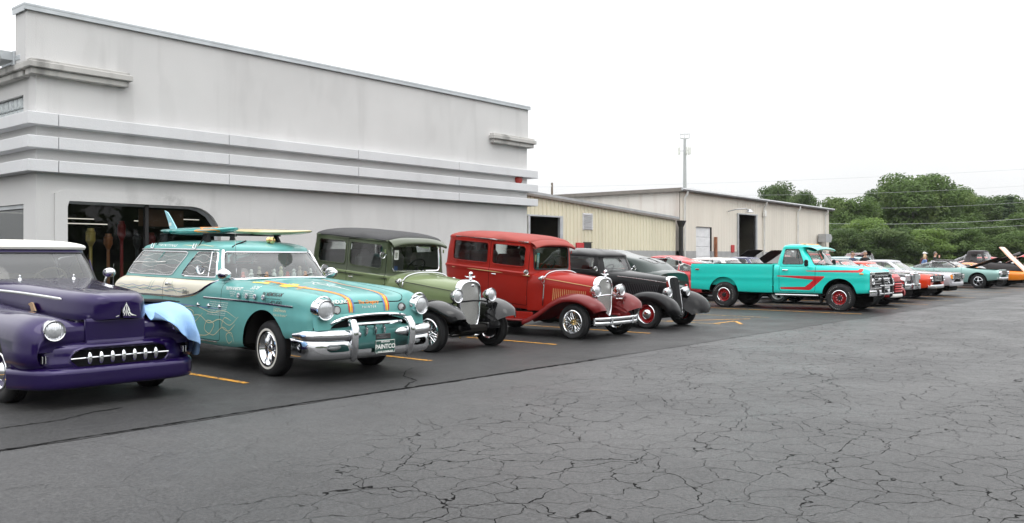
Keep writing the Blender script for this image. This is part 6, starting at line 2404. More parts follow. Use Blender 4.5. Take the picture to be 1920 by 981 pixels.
# ------------------------------------------------------------------ pre-war sedans
paint('sage_green', (0.185, 0.232, 0.112), rough=0.35, coat=0.8, var=0.05)
paint('moss_green', (0.060, 0.076, 0.042), rough=0.35, coat=0.8)
paint('fender_black', (0.010, 0.010, 0.011), rough=0.25, coat=1.0, coat_rough=0.03)
paint('brick_red', (0.31, 0.016, 0.010), rough=0.45, ior=1.4, coat=0.4, var=0.08, dust=0.7)
paint('maroon', (0.15, 0.012, 0.013), rough=0.4, coat=0.6, var=0.08)
mat('roof_fabric', (0.045, 0.045, 0.047), rough=0.75, var=0.15, vscale=2, bump=0.25, bscale=160)
mat('roof_red', (0.30, 0.045, 0.034), rough=0.7, var=0.10, vscale=2, bump=0.1, bscale=120)
mat('gold_stripe', (0.62, 0.45, 0.20), rough=0.4)
def mesh_grille():
 m, nt, p = base_mat('grille_mesh')
 v = objvec(nt)
 br = N(nt, 'TexBrick', i_Scale=1.0)
 br.inputs['Color1'].default_value = (0.02, 0.02, 0.02, 1)
 br.inputs['Color2'].default_value = (0.03, 0.03, 0.03, 1)
 br.inputs['Mortar'].default_value = (0.62, 0.62, 0.60, 1)
 br.inputs['Mortar Size'].default_value = 0.0045
 br.inputs['Brick Width'].default_value = 0.016
 br.inputs['Row Height'].default_value = 0.0145
 br.offset = 0.0
 sw = N(nt, 'SeparateXYZ'); cb = N(nt, 'CombineXYZ')
 nt.links.new(v, sw.inputs[0])
 nt.links.new(sw.outputs['X'], cb.inputs['X']); nt.links.new(sw.outputs['Z'], cb.inputs['Y'])
 nt.links.new(cb.outputs[0], br.inputs['Vector'])
 nt.links.new(br.outputs['Color'], p.inputs['Base Color'])
 p.inputs['Metallic'].default_value = 0.6
 p.inputs['Roughness'].default_value = 0.3
mesh_grille()

def fender_net(path, sec, n=40, m=24):
 """path: (y, z) centre-line points from the front tip rearwards; sec(t): list of (x, height above path)"""
 P = np.array(path, float)
 k = len(P)
 rows = []
 for i in range(k):
  a = P[max(i - 1, 0)]; b = P[min(i + 1, k - 1)]
  d = (b - a) / (np.linalg.norm(b - a) + 1e-9)
  nn = np.array([-d[1], d[0]])
  if nn[1] < 0 and abs(d[0]) > 0.02:
   nn = -nn
  # always the outward side of the arch
  c = np.array([0.0, 0.33])
  if np.dot(nn, P[i] - c) < 0:
   nn = -nn
  rows.append([(x, P[i][0] + nn[0] * h, P[i][1] + nn[1] * h) for x, h in sec(i / (k - 1))])
 return net(rows, n, m, fu=cspline)

def make_a(name, label, loc, low_m, up_m, roof_m, fen_m, opts, rake=4.7, cat='vintage car', rz=0.0):
 car = thing(name, label, cat, loc, rz)
 T_ = Matrix.Translation((0, 0, 0.0)) @ Matrix.Rotation(R(rake), 4, 'X')
 def part(nm, g, m, par=None, **k):
  return obj(nm, g.xf(T_), m, parent=par or car, **k)
 dz = 0.0
 # hood + cowl
 def hs(y, w, zb, zs, zt):
  return [(w * 0.96, y, zb), (w, y, (zb + zs) / 2), (w, y, zs - 0.02), (w * 0.955, y, zs + 0.05), (w * 0.80, y, zs + (zt - zs) * 0.62), (w * 0.45, y, zs + (zt - zs) * 0.92), (0, y, zt)]
 S = [hs(-0.06, 0.255, 0.50, 0.92, 1.10), hs(0.3, 0.35, 0.48, 0.95, 1.12), hs(0.62, 0.44, 0.45, 0.975, 1.135), hs(0.90, 0.52, 0.42, 0.995, 1.15), hs(1.02, 0.575, 0.40, 1.0, 1.155), hs(1.14, 0.63, 0.39, 1.005, 1.155), hs(1.22, 0.655, 0.38, 1.01, 1.15)]
 hood = net(mirror_half(S), 40, 44)
 cowl = take(hood, cut(hood, lambda p: 0.90 - p[:, 1]))
 htree = bvh(hood)
 part('cowl', cowl, low_m)
 ho = part('hood', hood, low_m)
 for zf in (0,):
  for s in (-1, 1):
   path = [(s * w * 1.0, y, z) for y, w, z in ((-0.05, 0.262, 0.945), (0.3, 0.356, 0.972), (0.62, 0.446, 0.998), (0.9, 0.526, 1.017))]
   part('hood_hinge', G().tube(path, 0.006, 5), opts.get('stripe_m', 'black_trim'))
   nl = 18
   for i in range(nl):
    f = i / (nl - 1)
    y = 0.12 + 0.62 * f
    x = np.interp(y, [-0.06, 0.3, 0.62, 0.9], [0.255, 0.35, 0.44, 0.52]) + 0.004
    g = G().tube([(s * x, y, 0.62), (s * x, y, 0.85)], opts.get('louver_r', 0.009), 6, flat=(1, 1))
    part('louver', g, opts.get('louver_m', low_m))
 part('centre_hinge', G().tube([(0, -0.05, 1.108), (0, 0.3, 1.127), (0, 0.62, 1.142), (0, 0.9, 1.156)], 0.006, 5), low_m)
 # chrome cowl band with cowl lamps
 band = [(s * x, 0.925, z) for s, x, z in ((-1, 0.535, 0.5), (-1, 0.54, 0.95), (-1, 0.52, 1.05), (-1, 0.43, 1.115), (-1, 0.24, 1.155), (-1, 0, 1.165), (1, 0.24, 1.155), (1, 0.43, 1.115), (1, 0.52, 1.05), (1, 0.54, 0.95), (1, 0.535, 0.5))]
 bq = cspline(np.arange(11), np.array(band), np.linspace(0, 10, 50))
 part('cowl_band', G().tube([tuple(p) for p in bq], 0.013, 6, flat=(0.7, 1.2)), 'chrome')
 for s in (-1, 1):
  g = G().lathe([(0, 0.09), (0.03, 0.08), (0.052, 0.03), (0.056, -0.01), (0.048, -0.02), (0, -0.03)], 18, 'y', (s * 0.635, 0.90, 1.02))
  g.tube([(s * 0.545, 0.92, 0.92), (s * 0.60, 0.91, 0.93), (s * 0.635, 0.92, 0.975)], 0.011, 6)
  part('cowl_lamp', g, 'chrome')
 # radiator shell and mesh
 outl = [(0, 1.135), (0.12, 1.12), (0.20, 1.08), (0.245, 1.0), (0.25, 0.85), (0.235, 0.62), (0.20, 0.45), (0.14, 0.35), (0.06, 0.30), (0, 0.295)]
 full = [(x, z) for x, z in outl] + [(-x, z) for x, z in reversed(outl[1:-1])]
 tq = np.arange(len(full) + 1)
 fq = cspline(np.arange(-2, len(full) + 3), np.array(full[-2:] + full + full[:3]), np.linspace(0, len(full), 73)[:-1])
 rows = []
 for (x, z) in fq:
  c = np.array([0, 0.74])
  d = np.array([x, z]) - c
  d /= np.linalg.norm(d)
  lean = lambda zz: 0.05 * (zz - 0.3)
  rows.append([(x - d[0] * 0.035, -0.13 + lean(z), z - d[1] * 0.035), (x - d[0] * 0.02, -0.155 + lean(z), z - d[1] * 0.02), (x, -0.14 + lean(z), z), (x + d[0] * 0.006, -0.08 + lean(z), z + d[1] * 0.006), (x + d[0] * 0.008, -0.04 + lean(z), z + d[1] * 0.008)])
 sh = net([r for r in rows] + [rows[0]], 74, 10, fu=cspline)
 part('radiator_shell', sh, 'chrome')
 gm = [(x * 0.9, -0.118 + 0.05 * (z - 0.3), 0.74 + (z - 0.74) * 0.95) for x, z in fq]
 part('radiator_mesh', G().add(gm, [tuple(range(len(gm)))]), 'grille_mesh', smooth=0)
 part('radiator_badge', G().ell((0, -0.155, 1.055), (0.04, 0.012, 0.022), 16, 8), 'chrome')
 part('crank_cover', G().lathe([(0.03, 0), (0.028, -0.012), (0.0, -0.012)], 14, 'y', (0, -0.115, 0.40)), 'dull_chrome')
 g = G().lathe([(0.03, 0), (0.026, 0.03), (0.012, 0.05), (0.03, 0.08), (0.036, 0.105), (0.02, 0.13), (0, 0.133)], 16, 'z', (0, -0.09, 1.14))
 g.tube([(-0.10, -0.09, 1.185), (0.10, -0.09, 1.185)], 0.008, 6)
 for s in (-1, 1):
  g.tube([(s * 0.03, -0.09, 1.18), (s * 0.12, -0.07, 1.20)], [0.014, 0.004], 6)
 part('radiator_ornament', g, 'chrome')
 # headlights on a bar
 hx, hz = opts.get('hl', (0.40, 0.90))
 part('lamp_bar', G().tube([(-0.60, -0.02, 0.74), (-0.42, -0.10, 0.77), (-0.22, -0.16, 0.80), (0, -0.18, 0.81), (0.22, -0.16, 0.80), (0.42, -0.10, 0.77), (0.60, -0.02, 0.74)], 0.014, 6), opts.get('bar_m', 'chrome'))
 for s in (-1, 1):
  o = headlight(car, tuple(T_ @ Vector((s * hx, -0.20, hz))), 0.105, 0.15, 'chrome', yaw=s * R(2))
  part('lamp_post', G().tube([(s * hx, -0.12, 0.77), (s * hx, -0.13, hz - 0.09)], 0.014, 6), opts.get('bar_m', 'chrome'))
 # cabin
 def rr(z, w, y0, y1, fr, rrad, fx=None):
  pts = [(0, y0), (w * 0.55, y0 + 0.005), (w - fr * 1.2, y0 + fr * 0.10), (w - fr * 0.25, y0 + fr * 0.35), (w, y0 + fr * 1.3), (w * 1.005, (y0 + y1) / 2), (w, y1 - rrad * 1.25), (w - rrad * 0.28, y1 - rrad * 0.28), (w - rrad * 1.25, y1), (0, y1 + 0.015)]
  half = [(x, y, z) for x, y in pts]
  return half + [(-x, y, zz) for x, y, zz in reversed(half[1:-1])]
 ye = opts.get('tail', 3.5)
 P = [rr(0.40, 0.60, 1.16, ye - 0.24, 0.06, 0.2), rr(0.52, 0.64, 1.16, ye - 0.14, 0.06, 0.22), rr(0.80, 0.665, 1.16, ye - 0.04, 0.06, 0.24), rr(1.03, 0.67, 1.165, ye, 0.06, 0.25), rr(1.055, 0.682, 1.165, ye + 0.01, 0.06, 0.25), rr(1.085, 0.682, 1.165, ye + 0.01, 0.06, 0.25), rr(1.105, 0.665, 1.17, ye, 0.06, 0.25),
         rr(1.37, 0.655, 1.20, ye - 0.02, 0.06, 0.25), rr(1.63, 0.645, 1.225, ye - 0.05, 0.07, 0.26), rr(1.665, 0.652, 1.22, ye - 0.05, 0.07, 0.26), rr(1.72, 0.615, 1.24, ye - 0.10, 0.10, 0.3), rr(1.77, 0.50, 1.32, ye - 0.22, 0.16, 0.34), rr(1.805, 0.32, 1.5, ye - 0.45, 0.16, 0.3), rr(1.82, 0.1, 1.9, ye - 0.85, 0.05, 0.08), rr(1.821, 0.01, 2.2, 2.25, 0.004, 0.004)]
 cab = net(P, 64, 120, closed=True)
 MS = [low_m, 'panel_gap', up_m, roof_m]
 # upper body colour, then roof covering
 ins = cut(cab, lambda p: 1.095 - p[:, 2])
 for i, k in enumerate(ins):
  if k: cab.m[i] = 2
 rline = lambda p: np.maximum(1.685 - p[:, 2], -10)
 ins = cut(cab, rline)
 for i, k in enumerate(ins):
  if k: cab.m[i] = 3
 gm_ = opts.get('glass', 'clear_glass')
 for poly in ([(1.32, 1.195), (2.17, 1.195), (2.17, 1.605), (1.32, 1.605)], [(2.28, 1.195), (ye - 0.31, 1.195), (ye - 0.31, 1.605), (2.28, 1.605)]):
  f = sd_poly(poly, 0.06)
  ins = cut(cab, yz(f), side_sel(0.5, 0.4))
  pane = take(cab, ins)
  C = np.array([np.mean([pane.v[i] for i in q], axis=0) for q in pane.f])
  for sel_ in (C[:, 0] < 0, C[:, 0] >= 0):
   p2 = pane.copy(); p2 = take(p2, sel_)
   fr = rim_tube(p2, 0.014)
   sx = -1 if np.mean([q[0] for q in p2.v]) < 0 else 1
   p2.move(-sx * 0.012, 0, 0)
   wo = part('side_window', p2, gm_)
   obj('window_frame', fr.xf(T_), up_m, parent=wo)
 f = sd_poly([(-0.545, 1.165), (0.545, 1.165), (0.545, 1.595), (-0.545, 1.595)], 0.05)
 ins = cut(cab, lambda p: f(p[:, [0, 2]]), lambda C, Nn: C[:, 1] < 1.4)
 p2 = take(cab, ins)
 fr = rim_tube(p2, 0.016)
 wo = part('windshield', p2, 'clear_glass')
 obj('windshield_frame', fr.xf(T_), opts.get('ws_m', 'chrome'), parent=wo)
 f2 = sd_poly([(-0.34, 1.22), (0.34, 1.22), (0.34, 1.52), (-0.34, 1.52)], 0.06)
 p2 = take(cab, cut(cab, lambda p: f2(p[:, [0, 2]]), lambda C, Nn: C[:, 1] > 3.2))
 part('rear_window', p2, gm_)
 for s in (-1, 1):
  dp = sd_poly([(1.235, 0.47), (2.225, 0.47), (2.225, 1.65), (1.235, 1.65)], 0.03)
  d = split_panel(cab, yz(dp), side_sel(0.5, 0.4, s), 0.005)
  do = part('door', d, MS)
  hg = G().lathe([(0.02, 0), (0.02, s * 0.02), (0.012, s * 0.04)], 10, 'x', (s * 0.678, 2.10, 1.0)).box((s * 0.715, 2.06, 1.0), (0.018, 0.11, 0.02), 0.006)
  obj('handle', hg.xf(T_), 'chrome', parent=do)
  for zz in (0.62, 0.98, 1.5):
   obj('hinge', G().tube([(s * 0.682, 1.235, zz - 0.03), (s * 0.682, 1.235, zz + 0.03)], 0.012, 6).xf(T_), low_m, parent=do)
  part('belt_stripe', G().tube([(s * 0.672, 1.18, 1.045), (s * 0.686, 1.25, 1.046), (s * 0.692, 1.6, 1.047), (s * 0.694, 2.3, 1.047), (s * 0.692, ye - 0.6, 1.047), (s * 0.688, ye - 0.34, 1.047)], 0.0065, 5), opts.get('stripe_m', 'black_trim'))
  part('drip_rail', G().tube([(s * 0.645, 1.28, 1.675), (s * 0.664, 1.42, 1.678), (s * 0.668, 2.3, 1.678), (s * 0.664, ye - 0.55, 1.678), (s * 0.655, ye - 0.36, 1.675)], 0.012, 5), opts.get('drip_m', 'black_trim'))
 part('body', cab, MS)
 # visor
 vr = []
 for i in range(13):
  x = -0.625 + 1.25 * i / 12
  e = abs(x) / 0.625
  vr.append([(x, 1.30, 1.735 - 0.05 * e ** 3), (x, 1.22, 1.73 - 0.055 * e ** 3), (x, 1.14, 1.695 - 0.06 * e ** 3), (x, 1.095, 1.645 - 0.065 * e ** 3), (x, 1.105, 1.63 - 0.065 * e ** 3), (x, 1.20, 1.645 - 0.05 * e ** 3)])
 part('visor', net(vr, 24, 18), opts.get('visor_m', up_m))
 # interior
 part('cabin_floor', G().box((0, 2.25, 0.55), (1.2, 2.1, 0.04)), 'dark_interior', smooth=0)
 for (yy, w_) in ((1.85, 1.1), (2.85, 1.15)):
  g = G().box((0, yy, 0.85), (w_, 0.45, 0.2), 0.06).box((0, yy + 0.28, 1.12), (w_, 0.16, 0.55), 0.06)
  part('seat', g, opts.get('seat_m', 'dark_interior'))
 so = steering_wheel(car, tuple(T_ @ Vector((0.28, 1.50, 1.20))), 0.19, 50)
 if opts.get('passenger_ball'):
  part('headrest', G().ell((0.25, 2.05, 1.38), (0.16, 0.14, 0.15), 16, 10), 'dark_interior')
 # permits on the screen
 k = 0
 for (x, z, w_, h_, m_) in opts.get('stickers', ()):
  part('window_sticker', G().box((x, 1.20 + 0.0, z), (w_, 0.004, h_)), m_, smooth=0)
 # fenders
 rrng = random.Random(3)
 fw = opts.get('fw', 0.86)
 fp = opts.get('fpath', [(-0.54, 0.52), (-0.50, 0.60), (-0.38, 0.69), (-0.2, 0.755), (0.0, 0.775), (0.22, 0.75), (0.45, 0.66), (0.72, 0.50), (0.98, 0.36), (1.15, 0.30)])
 tip = opts.get('tip_drop', 0.0)
 def fsec(t):
  k_ = 1 - 0.35 * math.exp(-((t) / 0.10) ** 2)
  rear = max(0, (t - 0.6) / 0.4)
  cr = 0.050 * (1 - 0.6 * rear) * k_
  xi = 0.44 + 0.06 * rear
  xo = fw - 0.10 * math.exp(-(t / 0.12) ** 2)
  return [(xi - 0.10, -0.20 * (1 - rear) * k_ - 0.02), (xi - 0.015, -0.05), (xi + 0.05, 0.005 + cr * 0.2), ((xi + xo) / 2 - 0.04, cr), ((xi + xo) / 2 + 0.08, cr * 0.92), (xo - 0.06, cr * 0.35), (xo - 0.012, -0.025), (xo, -0.065), (xo - 0.006, -0.085)]
 for s in (-1, 1):
  g = fender_net(fp, fsec, 48, 30)
  if s < 0:
   g.mirror_x()
  obj('front_fender', g, fen_m, parent=car)
  bead = [(s * (fw - 0.02 - (0.10 if i == 0 else 0)), y, z) for i, (y, z) in enumerate(fp)]
  # inner skirt down to the frame rail
  sk = G()
  pts = [(y, z) for y, z in fp if y < 0.75]
  v = []
  for y, z in pts:
   v += [(s * 0.36, y, z - 0.16), (s * 0.33, min(max(y, -0.30), 0.55) * 0.8, 0.30)]
  sk.add(v, [(2 * i, 2 * i + 1, 2 * i + 3, 2 * i + 2) for i in range(len(pts) - 1)])
  obj('fender_apron', sk, fen_m, parent=car)
  rp = [(2.12, 0.36), (2.2, 0.56), (2.36, 0.72), (2.62, 0.80), (2.88, 0.74), (3.08, 0.58), (3.18, 0.42)]
  rows = []
  for y, z in rp:
   c = Vector((0, 2.62, 0.36)); d = Vector((0, y - 2.62, z - 0.36)).normalized()
   rows.append([(0.60, y + d.y * -0.02, z + d.z * -0.02), (0.66, y + d.y * 0.03, z + d.z * 0.03), (0.76, y + d.y * 0.04, z + d.z * 0.04), (0.85, y, z), (0.87, y - d.y * 0.06, z - d.z * 0.06)])
  g = net(rows, 26, 14, fu=cspline)
  if s < 0:
   g.mirror_x()
  obj('rear_fender', g, fen_m, parent=car)
  if opts.get('board', True):
   obj('running_board', G().box((s * 0.73, 1.65, 0.30), (0.26, 1.05, 0.035), 0.01), opts.get('board_m', fen_m), parent=car)
   obj('splash_apron', G().box((s * 0.605, 1.62, 0.37), (0.03, 1.1, 0.16), 0.01), opts.get('apron_m', fen_m), parent=car)
 # frame, axle, brakes
 chassis(car, 0.34, -0.28, 3.1, 0.26, 0.40)
 ax = G().tube([(-0.66, 0, 0.31), (-0.50, -0.04, 0.26), (-0.3, -0.06, 0.215), (0.3, -0.06, 0.215), (0.50, -0.04, 0.26), (0.66, 0, 0.31)], 0.024, 8)
 obj('front_axle', ax, opts.get('axle_m', 'matte_black'), parent=car)
 obj('leaf_spring', G().tube([(-0.42, -0.14, 0.27), (-0.2, -0.15, 0.33), (0, -0.15, 0.35), (0.2, -0.15, 0.33), (0.42, -0.14, 0.27)], 0.022, 6), 'matte_black', parent=car)
 obj('frame_horn', G().box((0, -0.2, 0.335), (0.55, 0.12, 0.06), 0.02), fen_m, parent=car)
 for s in (-1, 1):
  obj('shock_link', G().tube([(s * 0.34, -0.05, 0.42), (s * 0.46, -0.05, 0.24)], 0.016, 6), 'matte_black', parent=car)
  obj('frame_rail', G().box((s * 0.34, 0.15, 0.38), (0.07, 0.9, 0.10), 0.02), fen_m, parent=car)
  g = G().lathe([(0.014, 0), (0.02, -0.02), (0, -0.03)], 8, 'y', (s * 0.17, -0.10, 0.20))
  obj('axle_bolt', g, 'gold_metal' if opts.get('axle_m') else 'dull_chrome', parent=car)
 if opts.get('horn'):
  g = G().lathe([(0, 0.10), (0.03, 0.09), (0.034, 0.0), (0.045, -0.05), (0.075, -0.09), (0.07, -0.088), (0.02, -0.04), (0, -0.03)], 18, 'y', (0.43, -0.25, 0.69))
  obj('horn', g, opts['horn'], parent=car)
 if opts.get('bumper'):
  for zz in (0.295, 0.375):
   q = cspline(np.arange(7), np.array([(-0.72, -0.42, zz), (-0.60, -0.50, zz), (-0.3, -0.555, zz), (0, -0.57, zz), (0.3, -0.555, zz), (0.60, -0.50, zz), (0.72, -0.42, zz)]), np.linspace(0, 6, 30))
   obj('bumper_bar', G().tube([tuple(p) for p in q], 0.026, 8, flat=(0.35, 1.15)), 'chrome', parent=car)
  for xx in (-0.34, 0.34, -0.70, 0.70):
   yy = -0.57 if abs(xx) < 0.5 else -0.43
   obj('bumper_clamp', G().box((xx, yy, 0.335), (0.05, 0.035, 0.15), 0.012), 'chrome', parent=car)
  for s in (-1, 1):
   obj('bumper_bracket', G().tube([(s * 0.34, -0.55, 0.335), (s * 0.34, -0.2, 0.34)], 0.02, 6), 'matte_black', parent=car)
 round_mirror(car, tuple(T_ @ Vector((-0.80, 1.16, opts.get('mz', 1.42)))), tuple(T_ @ Vector((-0.66, 1.22, opts.get('mz', 1.42) + 0.0))), 0.055)
 # wheels
 for s in (-1, 1):
  wheel(car, s * 0.71, 0, opts.get('rf', 0.325), 0.165, 0.215, 'wire', s, cap=opts.get('hub', 'chrome'), steer=R(opts.get('steer', 0)))
  wheel(car, s * 0.71, 2.62, 0.36, 0.19, 0.215, 'wire', s, cap=opts.get('hub', 'chrome'))
 return car

make_a('vintage_sedan', 'sage green pre-war two-door sedan with black fabric roof and black fenders', (10.45, 9.93, 0), 'sage_green', 'moss_green', 'roof_fabric', 'fender_black',
       dict(tail=3.36, visor_m='moss_green', axle_m='chrome', bar_m='matte_black', louver_m='sage_green', steer=3, seat_m='grey_interior', horn='matte_black', mz=1.44, board=True, ws_m='chrome',
   stickers=((-0.46, 1.44, 0.09, 0.16, 'sign_white'), (-0.46, 1.43, 0.06, 0.10, 'sage_green'), (-0.46, 1.22, 0.08, 0.07, 'sign_blue'))))
make_a('vintage_sedan', 'brick red pre-war two-door sedan with red roof and chrome bar bumper', (13.68, 9.5, 0), 'brick_red', 'brick_red', 'roof_red', 'maroon',
       dict(tail=3.56, visor_m='roof_red', stripe_m='gold_stripe', louver_m='gold_stripe', louver_r=0.005, drip_m='chrome', hub='gold_metal', bumper=True, bar_m='chrome', seat_m='red_interior', horn='chrome', passenger_ball=True, mz=1.12, board_m='maroon', apron_m='brick_red', ws_m='black_trim',
   stickers=((-0.42, 1.33, 0.07, 0.30, 'surf_teal'), (-0.42, 1.33, 0.045, 0.24, 'sign_white'), (-0.50, 1.38, 0.05, 0.14, 'sage_green'))))
# whip aerial behind the green sedan

# ------------------------------------------------------------------ black hot rod with louvred hood
paint('gloss_black', (0.006, 0.006, 0.007), rough=0.4, ior=1.25, coat=0.7, coat_rough=0.03, dust=0.2)
paint('wheel_red', (0.33, 0.015, 0.018), rough=0.35, coat=0.8)
def make_rod():
 car = thing('hot_rod', 'black chopped hot rod with louvred hood and red steel wheels', 'hot rod', (16.62, 9.75, 0), 0)
 T_ = Matrix.Rotation(R(3.0), 4, 'X')
 def part(nm, g, m, par=None, **k):
  return obj(nm, g.xf(T_), m, parent=par or car, **k)
 def hs(y, w, zb, zs, zt):
  return [(w * 0.94, y, zb), (w, y, (zb + zs) / 2), (w * 1.0, y, zs - 0.05), (w * 0.93, y, zs + 0.035), (w * 0.72, y, zs + (zt - zs) * 0.68), (w * 0.38, y, zs + (zt - zs) * 0.93), (0, y, zt)]
 S = [hs(-0.10, 0.20, 0.46, 0.93, 1.06), hs(0.2, 0.29, 0.45, 0.96, 1.085), hs(0.6, 0.41, 0.43, 0.99, 1.115), hs(0.95, 0.51, 0.41, 1.01, 1.14), hs(1.15, 0.585, 0.39, 1.02, 1.155), hs(1.32, 0.64, 0.38, 1.03, 1.155)]
 hood = net(mirror_half(S), 40, 44)
 cowl = take(hood, cut(hood, lambda p: 0.96 - p[:, 1]))
 part('cowl', cowl, 'gloss_black')
 part('hood', hood, 'gloss_black')
 for s in (-1, 1):
  for i in range(20):
   y = 0.10 + 0.70 * i / 19
   x = np.interp(y, [-0.1, 0.2, 0.6, 0.95], [0.20, 0.29, 0.41, 0.51]) + 0.004
   part('louver', G().tube([(s * (x - 0.002), y + 0.03, 0.64), (s * x, y, 0.76), (s * x, y - 0.03, 0.89)], 0.009, 6), 'louver_grey')
  part('hood_edge', G().tube([(s * 0.207, -0.08, 0.955), (s * 0.298, 0.2, 0.985), (s * 0.42, 0.6, 1.015), (s * 0.52, 0.95, 1.035)], 0.006, 5), 'dull_chrome')
 # swept-back heart-shaped grille shell
 outl = [(0, 1.085), (0.10, 1.08), (0.18, 1.05), (0.205, 0.98), (0.205, 0.80), (0.185, 0.55), (0.14, 0.36), (0.07, 0.24), (0, 0.20)]
 full = outl + [(-x, z) for x, z in reversed(outl[1:-1])]
 fq = cspline(np.arange(-2, len(full) + 3), np.array(full[-2:] + full + full[:3]), np.linspace(0, len(full), 65)[:-1])
 ly = lambda z: -0.34 + 0.24 * (z - 0.2)
 rows = []
 for (x, z) in fq:
  d = np.array([x, z - 0.7]); d /= np.linalg.norm(d)
  rows.append([(x - d[0] * 0.022, ly(z) + 0.02, z - d[1] * 0.022), (x - d[0] * 0.012, ly(z) - 0.012, z - d[1] * 0.012), (x, ly(z), z), (x + d[0] * 0.006, ly(z) + 0.07, z + d[1] * 0.006)])
 part('grille_shell', net(rows + [rows[0]], 66, 8, fu=cspline), 'chrome')
 insert = G().add([(x * 0.92, ly(z) + 0.012 - 0.03 * (1 - abs(x) / 0.21), 0.66 + (z - 0.66) * 0.96) for x, z in fq], [tuple(range(len(fq)))])
 part('grille_insert', insert, 'matte_black', smooth=0)
 for i in range(-6, 7):
  x = i * 0.026
  lim = [z for xx, z in fq if abs(xx - x) < 0.02]
  z0, z1 = min(lim) + 0.04, max(lim) - 0.04
  part('grille_bar', G().tube([(x, ly(z0) - 0.03 * (1 - abs(x) / 0.21) - 0.002, z0), (x, ly(z1) - 0.03 * (1 - abs(x) / 0.21) - 0.002, z1)], 0.004, 4), 'black_trim')
 # sides of the nose between shell and hood
 ns = []
 for z in (0.46, 0.6, 0.8, 0.93, 1.03):
  pass
 # cabin: chopped, rounded
 def rr(z, w, y0, y1, fr, rrad):
  pts = [(0, y0), (w * 0.5, y0 + 0.012), (w - fr * 1.1, y0 + fr * 0.22), (w - fr * 0.28, y0 + fr * 0.55), (w, y0 + fr * 1.6), (w * 1.01, (y0 + y1) / 2), (w * 0.985, y1 - rrad * 1.3), (w - rrad * 0.35, y1 - rrad * 0.35), (w - rrad * 1.3, y1 - 0.01), (0, y1 + 0.03)]
  half = [(x, y, z) for x, y in pts]
  return half + [(-x, y, zz) for x, y, zz in reversed(half[1:-1])]
 P = [rr(0.40, 0.60, 1.26, 3.1, 0.08, 0.3), rr(0.55, 0.65, 1.26, 3.25, 0.08, 0.32), rr(0.85, 0.68, 1.265, 3.30, 0.08, 0.36), rr(1.02, 0.685, 1.27, 3.28, 0.08, 0.38), rr(1.06, 0.69, 1.275, 3.26, 0.08, 0.38), rr(1.10, 0.675, 1.285, 3.22, 0.08, 0.38),
         rr(1.25, 0.645, 1.33, 3.12, 0.09, 0.38), rr(1.42, 0.60, 1.385, 2.98, 0.10, 0.40), rr(1.455, 0.595, 1.385, 2.96, 0.10, 0.40), rr(1.51, 0.54, 1.44, 2.86, 0.14, 0.42), rr(1.555, 0.42, 1.56, 2.68, 0.18, 0.40), rr(1.585, 0.25, 1.75, 2.45, 0.14, 0.24), rr(1.595, 0.06, 2.0, 2.2, 0.03, 0.05), rr(1.596, 0.01, 2.09, 2.11, 0.004, 0.004)]
 cab = net(P, 60, 116, closed=True)
 MS = ['gloss_black', 'panel_gap']
 for poly in ([(1.50, 1.135), (2.28, 1.135), (2.22, 1.405), (1.52, 1.405)], [(2.40, 1.135), (2.86, 1.135), (2.78, 1.39), (2.34, 1.405)]):
  f = sd_poly(poly, 0.05)
  pane = take(cab, cut(cab, yz(f), side_sel(0.5, 0.35)))
  C = np.array([np.mean([pane.v[i] for i in q], axis=0) for q in pane.f])
  for sel_ in (C[:, 0] < 0, C[:, 0] >= 0):
   p2 = pane.copy(); p2 = take(p2, sel_)
   fr = rim_tube(p2, 0.010)
   wo = part('side_window', p2, 'clear_glass')
   obj('window_frame', fr.xf(T_), 'black_trim', parent=wo)
 f = sd_poly([(-0.50, 1.125), (0.50, 1.125), (0.46, 1.405), (-0.46, 1.405)], 0.06)
 p2 = take(cab, cut(cab, lambda p: f(p[:, [0, 2]]), lambda C, Nn: C[:, 1] < 1.6))
 fr = rim_tube(p2, 0.011)
 wo = part('windshield', p2, 'hazy_glass')
 obj('windshield_frame', fr.xf(T_), 'black_trim', parent=wo)
 for s in (-1, 1):
  dp = sd_poly([(1.42, 0.47), (2.34, 0.47), (2.34, 1.43), (1.42, 1.43)], 0.04)
  d = split_panel(cab, yz(dp), side_sel(0.45, 0.4, s), 0.004)
  part('door', d, MS)
 part('body', cab, MS)
 part('wiper', G().tube([(0.10, 1.36, 1.40), (0.24, 1.36, 1.33)], 0.012, 5), 'black_trim')
 part('cabin_floor', G().box((0, 2.2, 0.55), (1.15, 1.7, 0.04)), 'dark_interior', smooth=0)
 part('seat', G().box((0, 2.2, 0.85), (1.1, 0.45, 0.2), 0.06).box((0, 2.5, 1.08), (1.1, 0.16, 0.5), 0.06), 'red_interior')
 steering_wheel(car, tuple(T_ @ Vector((0.28, 1.75, 1.12))), 0.17, 45)
 # long valanced fenders
 fp = [(-0.66, 0.30), (-0.635, 0.40), (-0.56, 0.52), (-0.40, 0.635), (-0.2, 0.70), (0.0, 0.72), (0.22, 0.695), (0.45, 0.61), (0.72, 0.47), (1.0, 0.34), (1.2, 0.29)]
 def fsec(t):
  rear = max(0, (t - 0.55) / 0.45)
  k = min(1, t / 0.18)
  cr = 0.055 * (0.55 + 0.45 * k) * (1 - 0.5 * rear)
  xi = 0.30 + 0.16 * rear + 0.02 * (1 - k)
  xo = 0.875 - 0.13 * (1 - k) ** 2
  inner = -0.16 * (1 - rear) * (0.4 + 0.6 * k)
  return [(xi - 0.08, inner - 0.10), (xi, inner), (xi + 0.09, -0.035), ((xi + xo) / 2, cr * 0.9), (xo - 0.15, cr), (xo - 0.05, cr * 0.3), (xo - 0.005, -0.04), (xo, -0.10), (xo - 0.01, -0.135)]
